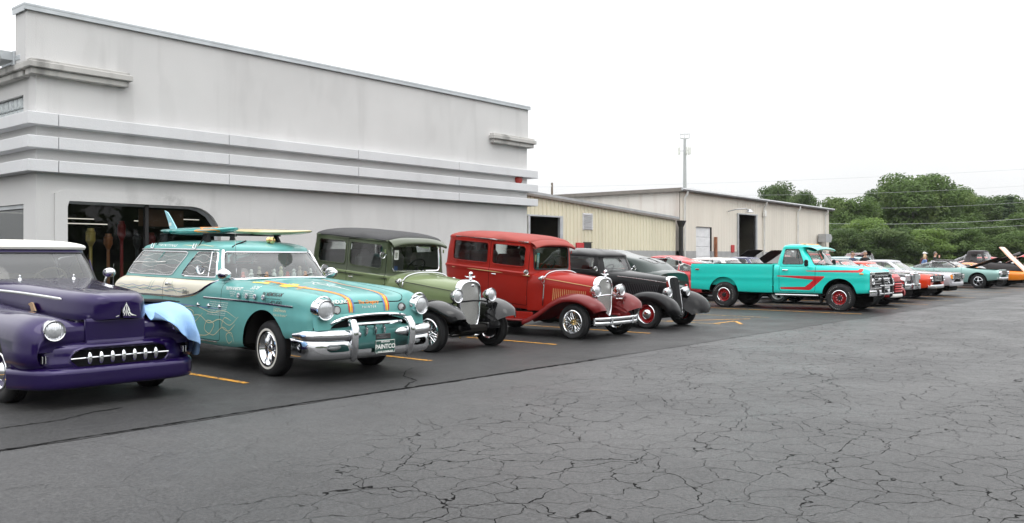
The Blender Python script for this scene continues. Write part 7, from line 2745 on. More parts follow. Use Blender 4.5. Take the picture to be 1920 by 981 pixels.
 for s in (-1, 1):
  g = fender_net(fp, fsec, 52, 32)
  if s < 0:
   g.mirror_x()
  obj('front_fender', g, 'gloss_black', parent=car)
  rp = [(2.02, 0.34), (2.12, 0.56), (2.32, 0.72), (2.62, 0.79), (2.95, 0.72), (3.2, 0.52), (3.3, 0.32)]
  rows = []
  for y, z in rp:
   d = Vector((0, y - 2.66, z - 0.34)).normalized()
   rows.append([(0.58, y - d.y * 0.03, z - d.z * 0.03), (0.66, y + d.y * 0.03, z + d.z * 0.03), (0.77, y + d.y * 0.04, z + d.z * 0.04), (0.87, y, z), (0.89, y - d.y * 0.10, z - d.z * 0.10)])
  g = net(rows, 26, 14, fu=cspline)
  if s < 0:
   g.mirror_x()
  obj('rear_fender', g, 'gloss_black', parent=car)
  obj('running_board', G().box((s * 0.74, 1.62, 0.29), (0.26, 0.95, 0.035), 0.012), 'gloss_black', parent=car)
  headlight(car, tuple(T_ @ Vector((s * 0.385, -0.26, 0.775))), 0.098, 0.16, 'chrome', yaw=s * R(3))
  obj('lamp_post', G().tube([(s * 0.40, -0.14, 0.56), (s * 0.39, -0.17, 0.69)], 0.016, 6), 'chrome', parent=car)
  wheel(car, s * 0.72, 0, 0.315, 0.17, 0.205, 'cap', s, paint_m='wheel_red', steer=R(2))
  wheel(car, s * 0.72, 2.66, 0.35, 0.20, 0.205, 'cap', s, paint_m='wheel_red')
  round_mirror(car, tuple(T_ @ Vector((s * 0.78, 1.34, 1.18))), tuple(T_ @ Vector((s * 0.64, 1.42, 1.10))), 0.055)
  # splash pan tail of the nose
  obj('nose_horn', G().tube([(s * 0.02, -0.35, 0.22), (s * 0.14, -0.33, 0.27), (s * 0.28, -0.30, 0.36)], [0.03, 0.045, 0.02], 8), 'gloss_black', parent=car)
 chassis(car, 0.4, -0.2, 3.1, 0.24, 0.40)
 obj('front_axle', G().tube([(-0.66, 0, 0.30), (-0.4, -0.05, 0.22), (0.4, -0.05, 0.22), (0.66, 0, 0.30)], 0.024, 8), 'matte_black', parent=car)
 return car
paint('louver_grey', (0.05, 0.05, 0.055), rough=0.3)
make_rod()

# ------------------------------------------------------------------ turquoise pickup with red stripes
paint('truck_turquoise', (0.022, 0.60, 0.52), rough=0.35, coat=0.8, var=0.03)
paint('stripe_red', (0.52, 0.022, 0.028), rough=0.35, coat=0.8, var=0.03)
def make_truck():
 car = thing('pickup_truck', 'turquoise long-bed pickup truck with red side stripes and bull bar', 'pickup truck', (25.15, 8.78, 0), R(1.0))
 W = 0.97
 # lower body: nose, cab side and bed side in one loft
 def st(y, hw, zs, zt, zh):
  return [(hw - 0.10, y, zs), (hw - 0.02, y, zs + 0.02), (hw, y, zs + 0.18), (hw - 0.005, y, 0.80), (hw + 0.004, y, 0.90), (hw - 0.004, y, 0.99), (hw - 0.004, y, 1.03), (hw - 0.03, y, zt - 0.05), (hw - 0.07, y, zt), (0.60, y, zh - 0.02), (0.30, y, zh), (0.0, y, zh + 0.004)]
 S = [st(-1.00, W - 0.03, 0.52, 1.075, 1.075), st(-0.95, W - 0.01, 0.51, 1.105, 1.10), st(-0.80, W, 0.50, 1.14, 1.15), st(-0.3, W, 0.49, 1.185, 1.21), st(0.3, W, 0.47, 1.225, 1.255), st(0.62, W, 0.47, 1.24, 1.265), st(1.0, W, 0.46, 1.25, 1.26), st(1.70, W, 0.46, 1.25, 1.26), st(1.86, W, 0.46, 1.25, 1.25)]
 cabb = net(mirror_half(S), 56, 64)
 a, b = cabb.shape
 cap_ring(cabb, [cabb.v[(a - 1) * b + j] for j in range(b)])
 tree = bvh(cabb)
 sdc = sd_poly([(-0.80, 0.75), (0.80, 0.75), (0.80, 1.75), (-0.80, 1.75)], 0.05)
 take(cabb, cut(cabb, lambda p: sdc(p[:, :2]), lambda C, Nn: C[:, 2] > 1.2))
 cut_arch(cabb, 0.0, 0.44, 0.47)
 MS = ['truck_turquoise', 'panel_gap', 'stripe_red']
 red_a = sd_poly([(1.95, 0.972), (0.37, 0.965), (0.80, 0.570), (1.95, 0.590), (1.95, 0.632), (0.95, 0.660), (0.70, 0.862), (1.95, 0.960)])
 hi = sd_poly([(1.20, 1.112), (-0.50, 1.140), (-0.56, 1.185), (-0.74, 1.17), (-0.66, 1.075), (0.6, 1.085)])
 for f, zz in ((red_a, None), (hi, None)):
  ins = cut(cabb, yz(f), lambda C, Nn: np.abs(C[:, 0]) > 0.7)
  for i, k in enumerate(ins):
   if k: cabb.m[i] = 2
 for s in (-1, 1):
  dp = sd_poly([(0.68, 0.52), (1.66, 0.52), (1.70, 0.60), (1.70, 1.35), (0.66, 1.35), (0.66, 0.60)], 0.03)
  d = split_panel(cabb, yz(dp), side_sel(0.4, 0.7, s), 0.005)
  do = obj('door', d, MS, parent=car)
  obj('handle', G().box((s * (W + 0.012), 1.52, 1.13), (0.03, 0.17, 0.03), 0.01), 'chrome', parent=do)
 hp = sd_poly([(-0.86, -0.94), (0.86, -0.94), (0.86, 0.55), (-0.86, 0.55)], 0.02)
 hood = split_panel(cabb, lambda p: hp(p[:, :2]), lambda C, Nn: C[:, 2] > 1.05, 0.004)
 obj('hood', hood, MS, parent=car)
 obj('body', cabb, MS, parent=car)
 # bed: thin-walled box with rail, wheel opening and raised feature line
 def bs(y, hw, zs):
  return [(hw - 0.08, y, zs), (hw - 0.015, y, zs + 0.02), (hw, y, zs + 0.18), (hw - 0.006, y, 0.80), (hw + 0.004, y, 0.90), (hw - 0.006, y, 0.985), (hw - 0.006, y, 1.03), (hw - 0.012, y, 1.20), (hw - 0.03, y, 1.285), (hw - 0.06, y, 1.295), (hw - 0.10, y, 1.285), (hw - 0.11, y, 1.20), (hw - 0.11, y, 0.70), (hw - 0.13, y, 0.66), (0.3, y, 0.66), (0.0, y, 0.66)]
 B = [bs(1.90, W - 0.005, 0.46), bs(2.3, W, 0.46), bs(3.0, W, 0.47), bs(4.0, W, 0.50), bs(4.45, W, 0.52), bs(4.50, W - 0.01, 0.52)]
 bed = net(mirror_half(B), 46, 92, fv=pchip)
 for f in (sd_poly([(1.85, 0.588), (2.33, 0.612), (1.85, 0.634)]),):
  ins = cut(bed, yz(f), lambda C, Nn: np.abs(C[:, 0]) > 0.9)
  for i, k in enumerate(ins):
   if k: bed.m[i] = 2
 cut_arch(bed, 3.42, 0.44, 0.47, xmin=0.89)
 bd = obj('bed', bed, MS, parent=car)
 obj('bed_rail', G().tube([(-0.91, 1.92, 1.298), (-0.91, 4.48, 1.298)], 0.012, 6), 'black_trim', parent=car)
 obj('bed_rail', G().tube([(0.91, 1.92, 1.298), (0.91, 4.48, 1.298)], 0.012, 6), 'black_trim', parent=car)
 obj('bed_front', G().box((0, 1.92, 0.97), (1.7, 0.03, 0.62)), 'truck_turquoise', parent=car)
 obj('tailgate', G().box((0, 4.50, 0.93), (1.72, 0.05, 0.66), 0.015), 'truck_turquoise', parent=car)
 for s in (-1, 1):
  obj('side_marker', G().box((s * (W + 0.002), 4.28, 1.125), (0.02, 0.13, 0.04), 0.008), 'red_lens', parent=car)
  obj('side_marker', G().box((s * (W + 0.0), -0.66, 1.04), (0.02, 0.17, 0.035), 0.008), 'amber_lens', parent=car)
  obj('tail_light', G().box((s * 0.90, 4.515, 0.95), (0.10, 0.03, 0.3), 0.01), 'red_lens', parent=car)
 # cab
 rings = [
  (1.235, [(0, 0.66), (.5, 0.675), (.80, 0.74), (.90, 0.85), (.925, 1.02), (.925, 1.4), (.915, 1.70), (.87, 1.79), (.5, 1.81), (0, 1.815)]),
  (1.50, [(0, 0.85), (.46, 0.86), (.72, 0.905), (.81, 0.99), (.845, 1.12), (.85, 1.4), (.84, 1.66), (.80, 1.74), (.46, 1.76), (0, 1.765)]),
  (1.74, [(0, 1.01), (.42, 1.02), (.64, 1.05), (.72, 1.10), (.77, 1.2), (.78, 1.4), (.765, 1.60), (.72, 1.68), (.42, 1.71), (0, 1.715)]),
  (1.785, [(0, 1.00), (.42, 1.01), (.64, 1.045), (.715, 1.10), (.765, 1.2), (.775, 1.4), (.76, 1.60), (.71, 1.67), (.42, 1.7), (0, 1.705)]),
  (1.84, [(0, 1.05), (.38, 1.06), (.58, 1.09), (.66, 1.14), (.70, 1.23), (.71, 1.4), (.69, 1.56), (.64, 1.62), (.38, 1.64), (0, 1.645)]),
  (1.865, [(0, 1.16), (.28, 1.165), (.42, 1.18), (.5, 1.22), (.53, 1.29), (.53, 1.4), (.52, 1.48), (.48, 1.52), (.28, 1.54), (0, 1.54)]),
  (1.872, [(0, 1.34), (.05, 1.34), (.08, 1.345), (.1, 1.35), (.1, 1.36), (.1, 1.37), (.1, 1.38), (.08, 1.385), (.05, 1.39), (0, 1.39)])]
 P = []
 for z, pts in rings:
  half = [(x, y, z) for x, y in pts]
  P.append(half + [(-x, y, zz) for x, y, zz in reversed(half[1:-1])])
 cab = net(P, 50, 96, closed=True)
 dw = sd_poly([(1.00, 1.30), (1.62, 1.30), (1.585, 1.72), (1.20, 1.72)], 0.035)
 open_window(cab, yz(dw), side_sel(0.5, 0.4), car, 'door_window', 'clear_glass', 0.012, 'black_trim')
 f = lambda p: np.maximum(np.maximum(np.abs(p[:, 0]) - np.interp(p[:, 2], [1.28, 1.72], [0.76, 0.62]), p[:, 2] - 1.715), 1.275 - p[:, 2])
 open_window(cab, f, lambda C, Nn: (C[:, 1] < 1.3) & (Nn[:, 1] ** 2 > 0.2), car, 'windshield', 'clear_glass', 0.012, 'black_trim', keep=True)
 f = lambda p: np.maximum(np.maximum(np.abs(p[:, 0]) - 0.58, p[:, 2] - 1.70), 1.36 - p[:, 2])
 open_window(cab, f, lambda C, Nn: C[:, 1] > 1.55, car, 'rear_window', 'clear_glass', 0.012, 'black_trim', keep=True)
 obj('roof', cab, 'truck_turquoise', parent=car)
 for s in (-1, 1):
  obj('vent_divider', G().tube([(s * 0.905, 1.12, 1.30), (s * 0.785, 1.24, 1.72)], 0.010, 5), 'black_trim', parent=car)
 # sun visor and roof lamps
 vr = []
 for i in range(13):
  x = -0.74 + 1.48 * i / 12
  e = abs(x) / 0.74
  vr.append([(x, 1.10, 1.795 - 0.02 * e ** 3), (x, 0.95, 1.80 - 0.02 * e ** 3), (x, 0.78, 1.775 - 0.03 * e ** 3), (x, 0.68, 1.735 - 0.05 * e ** 3), (x, 0.69, 1.725 - 0.05 * e ** 3), (x, 1.05, 1.75 - 0.02 * e ** 3)])
 obj('sun_visor', net(vr, 24, 18), 'truck_turquoise', parent=car)
 for x in (-0.5, -0.15, 0, 0.15, 0.5):
  obj('roof_lamp', G().box((x, 1.17, 1.862), (0.10, 0.16, 0.035), 0.012), 'amber_lens', parent=car)
 obj('cabin_floor', G().box((0, 1.2, 0.9), (1.6, 1.0, 0.04)), 'dark_interior', parent=car, smooth=0)
 obj('dashboard', G().box((0, 0.80, 1.18), (1.5, 0.22, 0.14), 0.04), 'dark_interior', parent=car)
 seat(car, (0, 1.42, 1.02), 1.4, 0.5, 0.3, m='grey_interior')
 steering_wheel(car, (0.38, 1.02, 1.30), 0.19, 50)
 # front: bright surround, egg-crate grille, lamps
 obj('grille_back', G().box((0, -0.985, 0.85), (1.76, 0.06, 0.46)), 'matte_black', parent=car, smooth=0)
 fr = G().box((0, -1.03, 1.045), (1.86, 0.07, 0.085), 0.015).box((0, -1.03, 0.635), (1.86, 0.07, 0.06), 0.015)
 for s in (-1, 1):
  fr.box((s * 0.90, -1.02, 0.83), (0.07, 0.09, 0.36), 0.015)
 obj('grille_surround', fr, 'dull_chrome', parent=car)
 obj('name_strip', G().box((0, -1.068, 1.05), (1.2, 0.012, 0.05)), 'matte_black', parent=car, smooth=0)
 for i, ch in enumerate('FORD'):
  g = text_geo(ch, 0.055, bold=0.002)
  g.v = [(p[0] - 0.42 + i * 0.28, -1.0755, 1.05 + p[1]) for p in g.v]
  obj('hood_letter', g, 'chrome', parent=car, smooth=0)
 for zz in (0.70, 0.77, 0.84, 0.91, 0.98):
  obj('grille_bar', G().box((0, -1.03, zz), (1.18, 0.03, 0.018), 0.005), 'dull_chrome', parent=car)
 for i in range(-3, 4):
  obj('grille_upright', G().box((i * 0.19, -1.025, 0.835), (0.022, 0.04, 0.33), 0.006), 'dull_chrome', parent=car)
 for s in (-1, 1):
  headlight(car, (s * 0.735, -1.02, 0.84), 0.092, 0.05, 'chrome', bullet=False)
 obj('bumper', net([[(x, -1.10 + 0.16 * (abs(x) / 0.98) ** 5, 0.60), (x * 1.005, -1.17 + 0.16 * (abs(x) / 0.98) ** 5, 0.595), (x * 1.01, -1.185 + 0.16 * (abs(x) / 0.98) ** 5, 0.52), (x * 1.005, -1.165 + 0.16 * (abs(x) / 0.98) ** 5, 0.445), (x, -1.10 + 0.16 * (abs(x) / 0.98) ** 5, 0.44)] for x in np.linspace(-0.98, 0.98, 17)], 30, 12), 'chrome', parent=car)
 for s in (-1, 1):
  g = G().prism([(-1.20, 0.36), (-1.33, 0.42), (-1.36, 0.62), (-1.34, 0.86), (-1.27, 0.96), (-1.20, 0.93), (-1.235, 0.80), (-1.24, 0.55)], 0.06, 'yz', s * 0.38 - 0.03)
  obj('bull_bar_upright', g, 'black_trim', parent=car)
 for zz, yy in ((0.90, -1.26), (0.72, -1.33), (0.50, -1.32)):
  obj('bull_bar_rail', G().tube([(-0.62, yy + 0.06, zz), (-0.38, yy, zz), (0.38, yy, zz), (0.62, yy + 0.06, zz)], 0.026, 8), 'chrome', parent=car)
 for s in (-1, 1):
  g = G().box((s * 1.10, 0.86, 1.33), (0.15, 0.09, 0.19), 0.035).tube([(s * 0.92, 0.92, 1.27), (s * 1.08, 0.88, 1.28)], 0.02, 6)
  obj('side_mirror', g, 'matte_black', parent=car)
  obj('running_board', G().box((s * 0.97, 1.18, 0.42), (0.12, 1.25, 0.05), 0.015), 'dull_chrome', parent=car)
  obj('mud_flap', G().box((s * 0.86, 0.52, 0.34), (0.22, 0.015, 0.26)), 'matte_black', parent=car, smooth=0)
 for x in (-0.3, 0.3):
  obj('wiper', G().tube([(x, 0.68, 1.27), (x - 0.2, 0.70, 1.31), (x - 0.45, 0.74, 1.32)], 0.008, 5), 'black_trim', parent=car)
 for s in (-1, 1):
  for yy, st_ in ((0, R(0)), (3.42, 0)):
   wheel(car, s * 0.84, yy, 0.385, 0.24, 0.21, 'steel', s, paint_m='wheel_red', letters=True, steer=st_)
 wheel_well(car, 0, 0.44, 0.48, 0.93)
 wheel_well(car, 3.42, 0.44, 0.48, 0.93)
 chassis(car, 0.5, -0.95, 4.4, 0.40, 0.62)
 obj('rear_axle', G().tube([(-0.7, 3.42, 0.38), (0.7, 3.42, 0.38)], 0.07, 8).ell((0, 3.42, 0.38), (0.16, 0.16, 0.15), 12, 8), 'underbody', parent=car)
 obj('front_axle', G().tube([(-0.7, 0, 0.38), (0.7, 0, 0.38)], 0.06, 8), 'underbody', parent=car)
 # short front overhang: everything ahead of the wheel arch is drawn back
 sh = lambda y: -0.5 + (y + 0.5) * 0.62 if y < -0.5 else y
 for o in [k for k in bpy.data.objects if k.parent == car]:
  if o.name.startswith('wheel') and 'well' not in o.name:
   continue
  o.location.y = sh(o.location.y)
  if not o.name.startswith('headlight'):
   for v in o.data.vertices:
    v.co.y = sh(v.co.y)
 return car
make_truck()

# ------------------------------------------------------------------ the other show cars
def sedan(name, label, cat, loc, rz, m, **o):
 """post-war car body from a handful of measures (metres, front axle at y=0, nose at -y)"""
 d = dict(f=0.85, wb=2.85, r=1.1, hw=0.92, zs=0.27, hood=(0.84, 0.97), deck=(0.97, 0.86), belt=0.98, roof=1.38, ys=(0.75, 1.30, 2.35, 2.95), rad=0.33, rim=0.19, wid=0.2, style='spoke5',
             roof_m=None, crown=0.035, tum=0.2, nose=0.97, front='egg', bump_z=0.47, bump='chrome', lamps=1, arch=0.40, open=0, wheel_m='chrome', hood_m=None, inner='dark_interior', stripe=None, low=0.42, glassm='clear_glass', ww=None, doors=True, pill='chrome')
 d.update(o)
 f, wb, r, hw, zs, yb, belt = d['f'], d['wb'], d['r'], d['hw'], d['zs'], d['ys'], d['belt']
 car = thing(name, label, cat, loc, rz, d.get('group'))
 c = d['crown']
 def st(y, w, z0, zt, cr=c):
  return [(w - 0.10, y, z0), (w - 0.02, y, z0 + 0.02), (w, y, z0 + 0.17), (w, y, (z0 + zt) / 2 + 0.1), (w - 0.025, y, zt - 0.09), (w - 0.09, y, zt - 0.015), (w * 0.55, y, zt + cr * 0.75), (0.0, y, zt + cr)]
 h0, h1 = d['hood']
 k0, k1 = d['deck']
 n = d['nose']
 S = [st(-f, hw * n * 0.97, d['low'] + 0.06, h0 - 0.05, 0.02), st(-f + 0.05, hw * n, d['low'], h0 - 0.005), st(-f + 0.25, hw * (n + 1) / 2, d['low'] - 0.03, h0 + 0.02), st(0, hw, zs + 0.04, h0 + (h1 - h0) * 0.5), st(yb[0] - 0.1, hw, zs, h1), st(yb[0] + 0.3, hw, zs, belt), st(yb[3] - 0.2, hw, zs, belt),
         st(yb[3] + 0.1, hw, zs + 0.02, k0), st(wb + r * 0.5, hw * 0.985, zs + 0.08, (k0 + k1) / 2), st(wb + r - 0.06, hw * 0.95, 0.40, k1), st(wb + r, hw * 0.90, 0.45, k1 - 0.06)]
 S = [q for i, q in enumerate(S) if i == 0 or q[0][1] > S[i - 1][0][1] + 0.01]
 body = net(mirror_half(S), 46, 34)
 a, b = body.shape
 for e in (0, a - 1):
  cap_ring(body, [body.v[e * b + j] for j in range(b)])
 sdc = sd_poly([(-hw + 0.18, yb[0] + 0.25), (hw - 0.18, yb[0] + 0.25), (hw - 0.18, yb[3] - 0.25), (-hw + 0.18, yb[3] - 0.25)])
 take(body, cut(body, lambda p: sdc(p[:, :2]), lambda C, Nn: C[:, 2] > belt - 0.12))
 cut_arch(body, 0, d['rad'], d['arch'])
 cut_arch(body, wb, d['rad'], d['arch'] * d.get('rarch', 1.0))
 MS = [m, 'panel_gap', d['stripe'] or m]
 if d['stripe']:
  ins = cut(body, lambda p: np.abs(np.abs(p[:, 0]) - 0.26) - 0.13, lambda C, Nn: (C[:, 2] > h0 - 0.03) & (C[:, 1] < yb[0]))
  for i, k in enumerate(ins):
   if k: body.m[i] = 2
 hp = sd_poly([(-hw + 0.16, -f + 0.10), (hw - 0.16, -f + 0.10), (hw - 0.16, yb[0] - 0.12), (-hw + 0.16, yb[0] - 0.12)], 0.03)
 hood = split_panel(body, lambda p: hp(p[:, :2]), lambda C, Nn: C[:, 2] > h0 - 0.1, 0.005)
 ho = obj('hood', hood, MS if not d['hood_m'] else [d['hood_m']] * 3, parent=car)
 if d['open']:
  hy_, hz_, hs_ = (-f + 0.1, h0, 1) if d.get('tilt') else (yb[0] - 0.12, h1, -1)
  M = Matrix.Translation((0, hy_, hz_)) @ Matrix.Rotation(hs_ * R(d['open']), 4, 'X') @ Matrix.Translation((0, -hy_, -hz_))
  ho.matrix_basis = M
  g = hood.copy(); shift_normals(g, 0.02); zc = np.mean([p[2] for p in g.v]); zd = np.mean([p[2] for p in hood.v])
  if zc > zd:
   g = hood.copy(); shift_normals(g, -0.02)
  u = obj('hood_underside', g, 'matte_black', parent=ho)
  obj('engine', G().box((0, (yb[0] - f) / 2, h0 - 0.2), (0.6, 0.7, 0.22), 0.04).lathe([(0.0, 0.06), (0.2, 0.05), (0.2, -0.04), (0, -0.05)], 18, 'z', (0, (yb[0] - f) / 2, h0 - 0.03)), 'dull_chrome', parent=car)
  obj('engine_bay', G().box((0, (yb[0] - f) / 2, h0 - 0.33), (1.4, yb[0] + f - 0.3, 0.05)), 'matte_black', parent=car, smooth=0)
 if d['doors']:
  for s in (-1, 1):
   dp = sd_poly([(yb[0] + 0.02, zs + 0.1), (yb[0] + 1.25, zs + 0.1), (yb[0] + 1.3, belt + 0.2), (yb[0] + 0.02, belt + 0.2)], 0.04)
   dr = split_panel(body, yz(dp), side_sel(0.4, 0.5, s), 0.005)
   do = obj('door', dr, MS, parent=car)
   obj('handle', G().box((s * (hw + 0.01), yb[0] + 1.12, belt - 0.13), (0.025, 0.15, 0.025), 0.008), 'chrome', parent=do)
 obj('body', body, MS, parent=car)
 # greenhouse
 rz_, t = d['roof'], d['tum']
 if rz_:
  def ring(z, k, w):
   y0 = yb[0] + (yb[1] - yb[0]) * k; y1 = yb[3] + (yb[2] - yb[3]) * k ** d.get('fast', 1.0)
   q = 0.22
   pts = [(0, y0), (w * 0.5, y0 + 0.02), (w - 0.13, y0 + 0.08), (w - 0.04, y0 + 0.17), (w, y0 + q + 0.1), (w, (y0 + y1) / 2), (w, y1 - q - 0.1), (w - 0.05, y1 - 0.15), (w - 0.15, y1 - 0.06), (0, y1)]
   hf = [(x, y, z) for x, y in pts]
   return hf + [(-x, y, zz) for x, y, zz in reversed(hf[1:-1])]
  def cl(z, k):
   ym = (yb[1] + yb[2]) / 2
   R0 = ring(z, 1.0, hw - t - 0.05)
   return [(x * k, ym + (y - ym) * k, z) for x, y, _ in R0]
  w0 = hw - 0.09
  P = [ring(belt - 0.02, 0.0, w0), ring((belt + rz_) / 2 - 0.02, 0.52, hw - 0.09 - t * 0.45), ring(rz_ - 0.075, 0.97, hw - t - 0.02), ring(rz_ - 0.04, 1.0, hw - t - 0.03), cl(rz_ - 0.015, 0.86), cl(rz_ + 0.008, 0.6), cl(rz_ + 0.018, 0.25), cl(rz_ + 0.019, 0.02)]
  top = net(P, 36, 64, closed=True)
  zt, zb = rz_ - 0.085, belt + 0.02
  wsl = lambda p: np.maximum(np.maximum(np.abs(p[:, 0]) - np.interp(p[:, 2], [zb, zt], [hw - 0.22, hw - t - 0.13]), p[:, 2] - zt), zb - p[:, 2])
  open_window(top, wsl, lambda C, Nn: (C[:, 1] < (yb[0] + yb[1]) / 2 + 0.35), car, 'windshield', d['glassm'], 0.007, d['pill'], keep=True)
  rw = d.get('rwin')
  rwl = wsl if not rw else (lambda p: np.maximum(np.abs(np.abs(p[:, 0]) - rw[0]) - rw[0] * 0.88, np.abs(p[:, 2] - rw[1]) - rw[2]))
  open_window(top, rwl, lambda C, Nn: (C[:, 1] > (yb[3] + yb[2]) / 2 - 0.3), car, 'rear_window', d['glassm'], 0.007, d['pill'], keep=True)
  qy = (yb[0] + yb[3]) / 2 + 0.2
  s0, s1 = (yb[1] - yb[0]), (yb[3] - yb[2])
  if d.get('swin'):
   polys = [d['swin']]
  elif d.get('qwin', True):
   polys = [[(yb[0] + 0.30, zb), (qy - 0.03, zb), (qy - 0.03, zt), (yb[1] + 0.20, zt)], [(qy + 0.03, zb), (yb[3] - 0.36, zb), (yb[2] - 0.22, zt), (qy + 0.03, zt)]]
  else:
   polys = [[(yb[0] + 0.30, zb), (qy - 0.03, zb), (qy - 0.06, zt), (yb[1] + 0.20, zt)]]
  for pl in polys:
   open_window(top, yz(sd_poly(pl, 0.03)), side_sel(0.45, 0.3), car, 'side_window', d['glassm'], 0.006, d['pill'])
  obj('roof', top, d['roof_m'] or m, parent=car)
  obj('cabin_floor', G().box((0, (yb[0] + yb[3]) / 2, 0.6), (2 * hw - 0.4, yb[3] - yb[0] - 0.4, 0.04)), d['inner'], parent=car, smooth=0)
  seat(car, (0, yb[1] + 0.45, 0.72), 1.3, 0.5, m=d['inner'])
 for s in (-1, 1):
  wheel(car, s * (hw - 0.17), 0, d['rad'], d['wid'], d['rim'], d['style'], s, paint_m=d['wheel_m'], ww=d['ww'])
  wheel(car, s * (hw - 0.17), wb, d['rad'], d['wid'], d['rim'], d['style'], s, paint_m=d['wheel_m'], ww=d['ww'])
 wheel_well(car, 0, d['rad'], d['arch'] + 0.01, hw - 0.04)
 wheel_well(car, wb, d['rad'], d['arch'] + 0.01, hw - 0.04)
 chassis(car, hw - 0.3, -f + 0.15, wb + r - 0.2, 0.2, 0.42)
 # nose
 fr = d['front']
 zg = (h0 + d['bump_z']) / 2 + 0.02
 def bumper(y, z, h, w, mm, k=6, sweep=0.14):
  g = net([[(x, y + 0.05 + sweep * (abs(x) / w) ** k, z + h), (x * 1.01, y - 0.02 + sweep * (abs(x) / w) ** k, z + h * 0.85), (x * 1.015, y - 0.035 + sweep * (abs(x) / w) ** k, z), (x * 1.01, y - 0.02 + sweep * (abs(x) / w) ** k, z - h * 0.85), (x, y + 0.05 + sweep * (abs(x) / w) ** k, z - h)] for x in np.linspace(-w, w, 15)], 24, 10)
  return obj('bumper', g, mm, parent=car)
 if d['bump']:
  bumper(-f - 0.05, d['bump_z'], d.get('bump_h', 0.07), hw * n, d['bump'])
  bumper(wb + r + 0.03, d['bump_z'] + 0.03, 0.07, hw * 0.93, d['bump'], sweep=-0.12)
 if fr in ('egg', 'wide'):
  obj('grille_back', G().box((0, -f - 0.005, zg + 0.06), (hw * 1.72, 0.03, h0 - d['bump_z'] - 0.16)), 'matte_black', parent=car, smooth=0)
  gw = hw * (1.0 if fr == 'egg' else 1.05)
  for i in range(4):
   obj('grille_bar', G().box((0, -f - 0.028, zg + 0.06 + (i - 1.5) * (h0 - d['bump_z'] - 0.2) / 4), (gw, 0.02, 0.016), 0.004), 'dull_chrome', parent=car)
  for s in (-1, 1):
   for q in range(d['lamps']):
    if d.get('square'):
     x = s * (hw - 0.2)
     l_ = obj('headlight', G().box((x, -f - 0.02, zg + 0.06), (0.22, 0.04, 0.17), 0.015), 'chrome', parent=car)
     obj('lens', G().box((x, -f - 0.045, zg + 0.06), (0.18, 0.01, 0.13), 0.01), 'lamp_glass', parent=l_)
     obj('turn_lamp', G().box((s * (hw - 0.065), -f + 0.0, zg + 0.06), (0.05, 0.08, 0.16), 0.01), 'amber_lens', parent=car)
    else:
     headlight(car, (s * (hw - 0.17 - 0.18 * q), -f - 0.02, zg + 0.06), 0.078, 0.03, 'chrome', bullet=False)
 elif fr == 'upright':
  obj('radiator_shell', G().box((0, -f - 0.06, 0.76), (0.46, 0.16, 0.46), 0.04).box((0, -f - 0.06, 1.0), (0.3, 0.12, 0.06), 0.02), 'chrome', parent=car)
  for i in range(-4, 5):
   obj('grille_bar', G().tube([(i * 0.043, -f - 0.15, 0.58), (i * 0.043, -f - 0.15, 0.94)], 0.011, 5), 'dull_chrome', parent=car)
  for s in (-1, 1):
   obj('headlight', G().box((s * 0.55, -f - 0.02, 0.82), (0.42, 0.08, 0.2), 0.03), 'lamp_glass', parent=car)
   obj('bumper_guard', G().box((s * 0.34, -f - 0.13, 0.52), (0.09, 0.08, 0.2), 0.02), 'chrome', parent=car)
 elif fr == 'bars':
  for i in range(4):
   q = [(-0.34, -f - 0.03, 0.0), (-0.2, -f - 0.07, 0.0), (0, -f - 0.09, 0.0), (0.2, -f - 0.07, 0.0), (0.34, -f - 0.03, 0.0)]
   z = 0.46 + i * 0.075
   obj('grille_bar', G().tube([(x, y, z) for x, y, _ in q], 0.027, 8), d.get('bar_m', m), parent=car)
  obj('grille_back', G().box((0, -f + 0.0, 0.57), (0.7, 0.04, 0.36)), 'matte_black', parent=car, smooth=0)
  for s in (-1, 1):
   headlight(car, (s * 0.60, -f - 0.04, 0.76), 0.1, 0.14, 'chrome', bullet=False)
   obj('hood_strip', G().tube([(s * 0.27, -f + 0.25, h0 + 0.02), (s * 0.34, 0.2, h0 + 0.05)], 0.012, 6), 'chrome', parent=car)
 elif fr == 'wedge':
  g = G().prism([(-f - 0.02, 0.40), (-f + 0.1, h0 - 0.06), (-f + 0.12, 0.38)], 1.5, 'yz', -0.75)
  obj('nose_cone', g, m, parent=car, smooth=0)
  for s in (-1, 1):
   obj('air_intake', G().box((s * 0.38, -f - 0.02, 0.45), (0.42, 0.05, 0.09), 0.01), 'matte_black', parent=car)
 if fr == 'tail' or d.get('tail'):
  for s in (-1, 1):
   obj('tail_light', G().lathe([(0.05, 0), (0.052, 0.03), (0.03, 0.05), (0, 0.055)], 14, 'y', (s * (hw - 0.2), wb + r - 0.04, 0.72)), 'red_lens', parent=car)
  obj('licence_plate', G().box((0.0, wb + r + 0.012, 0.80), (0.3, 0.012, 0.15), 0.004), 'sign_white', parent=car)
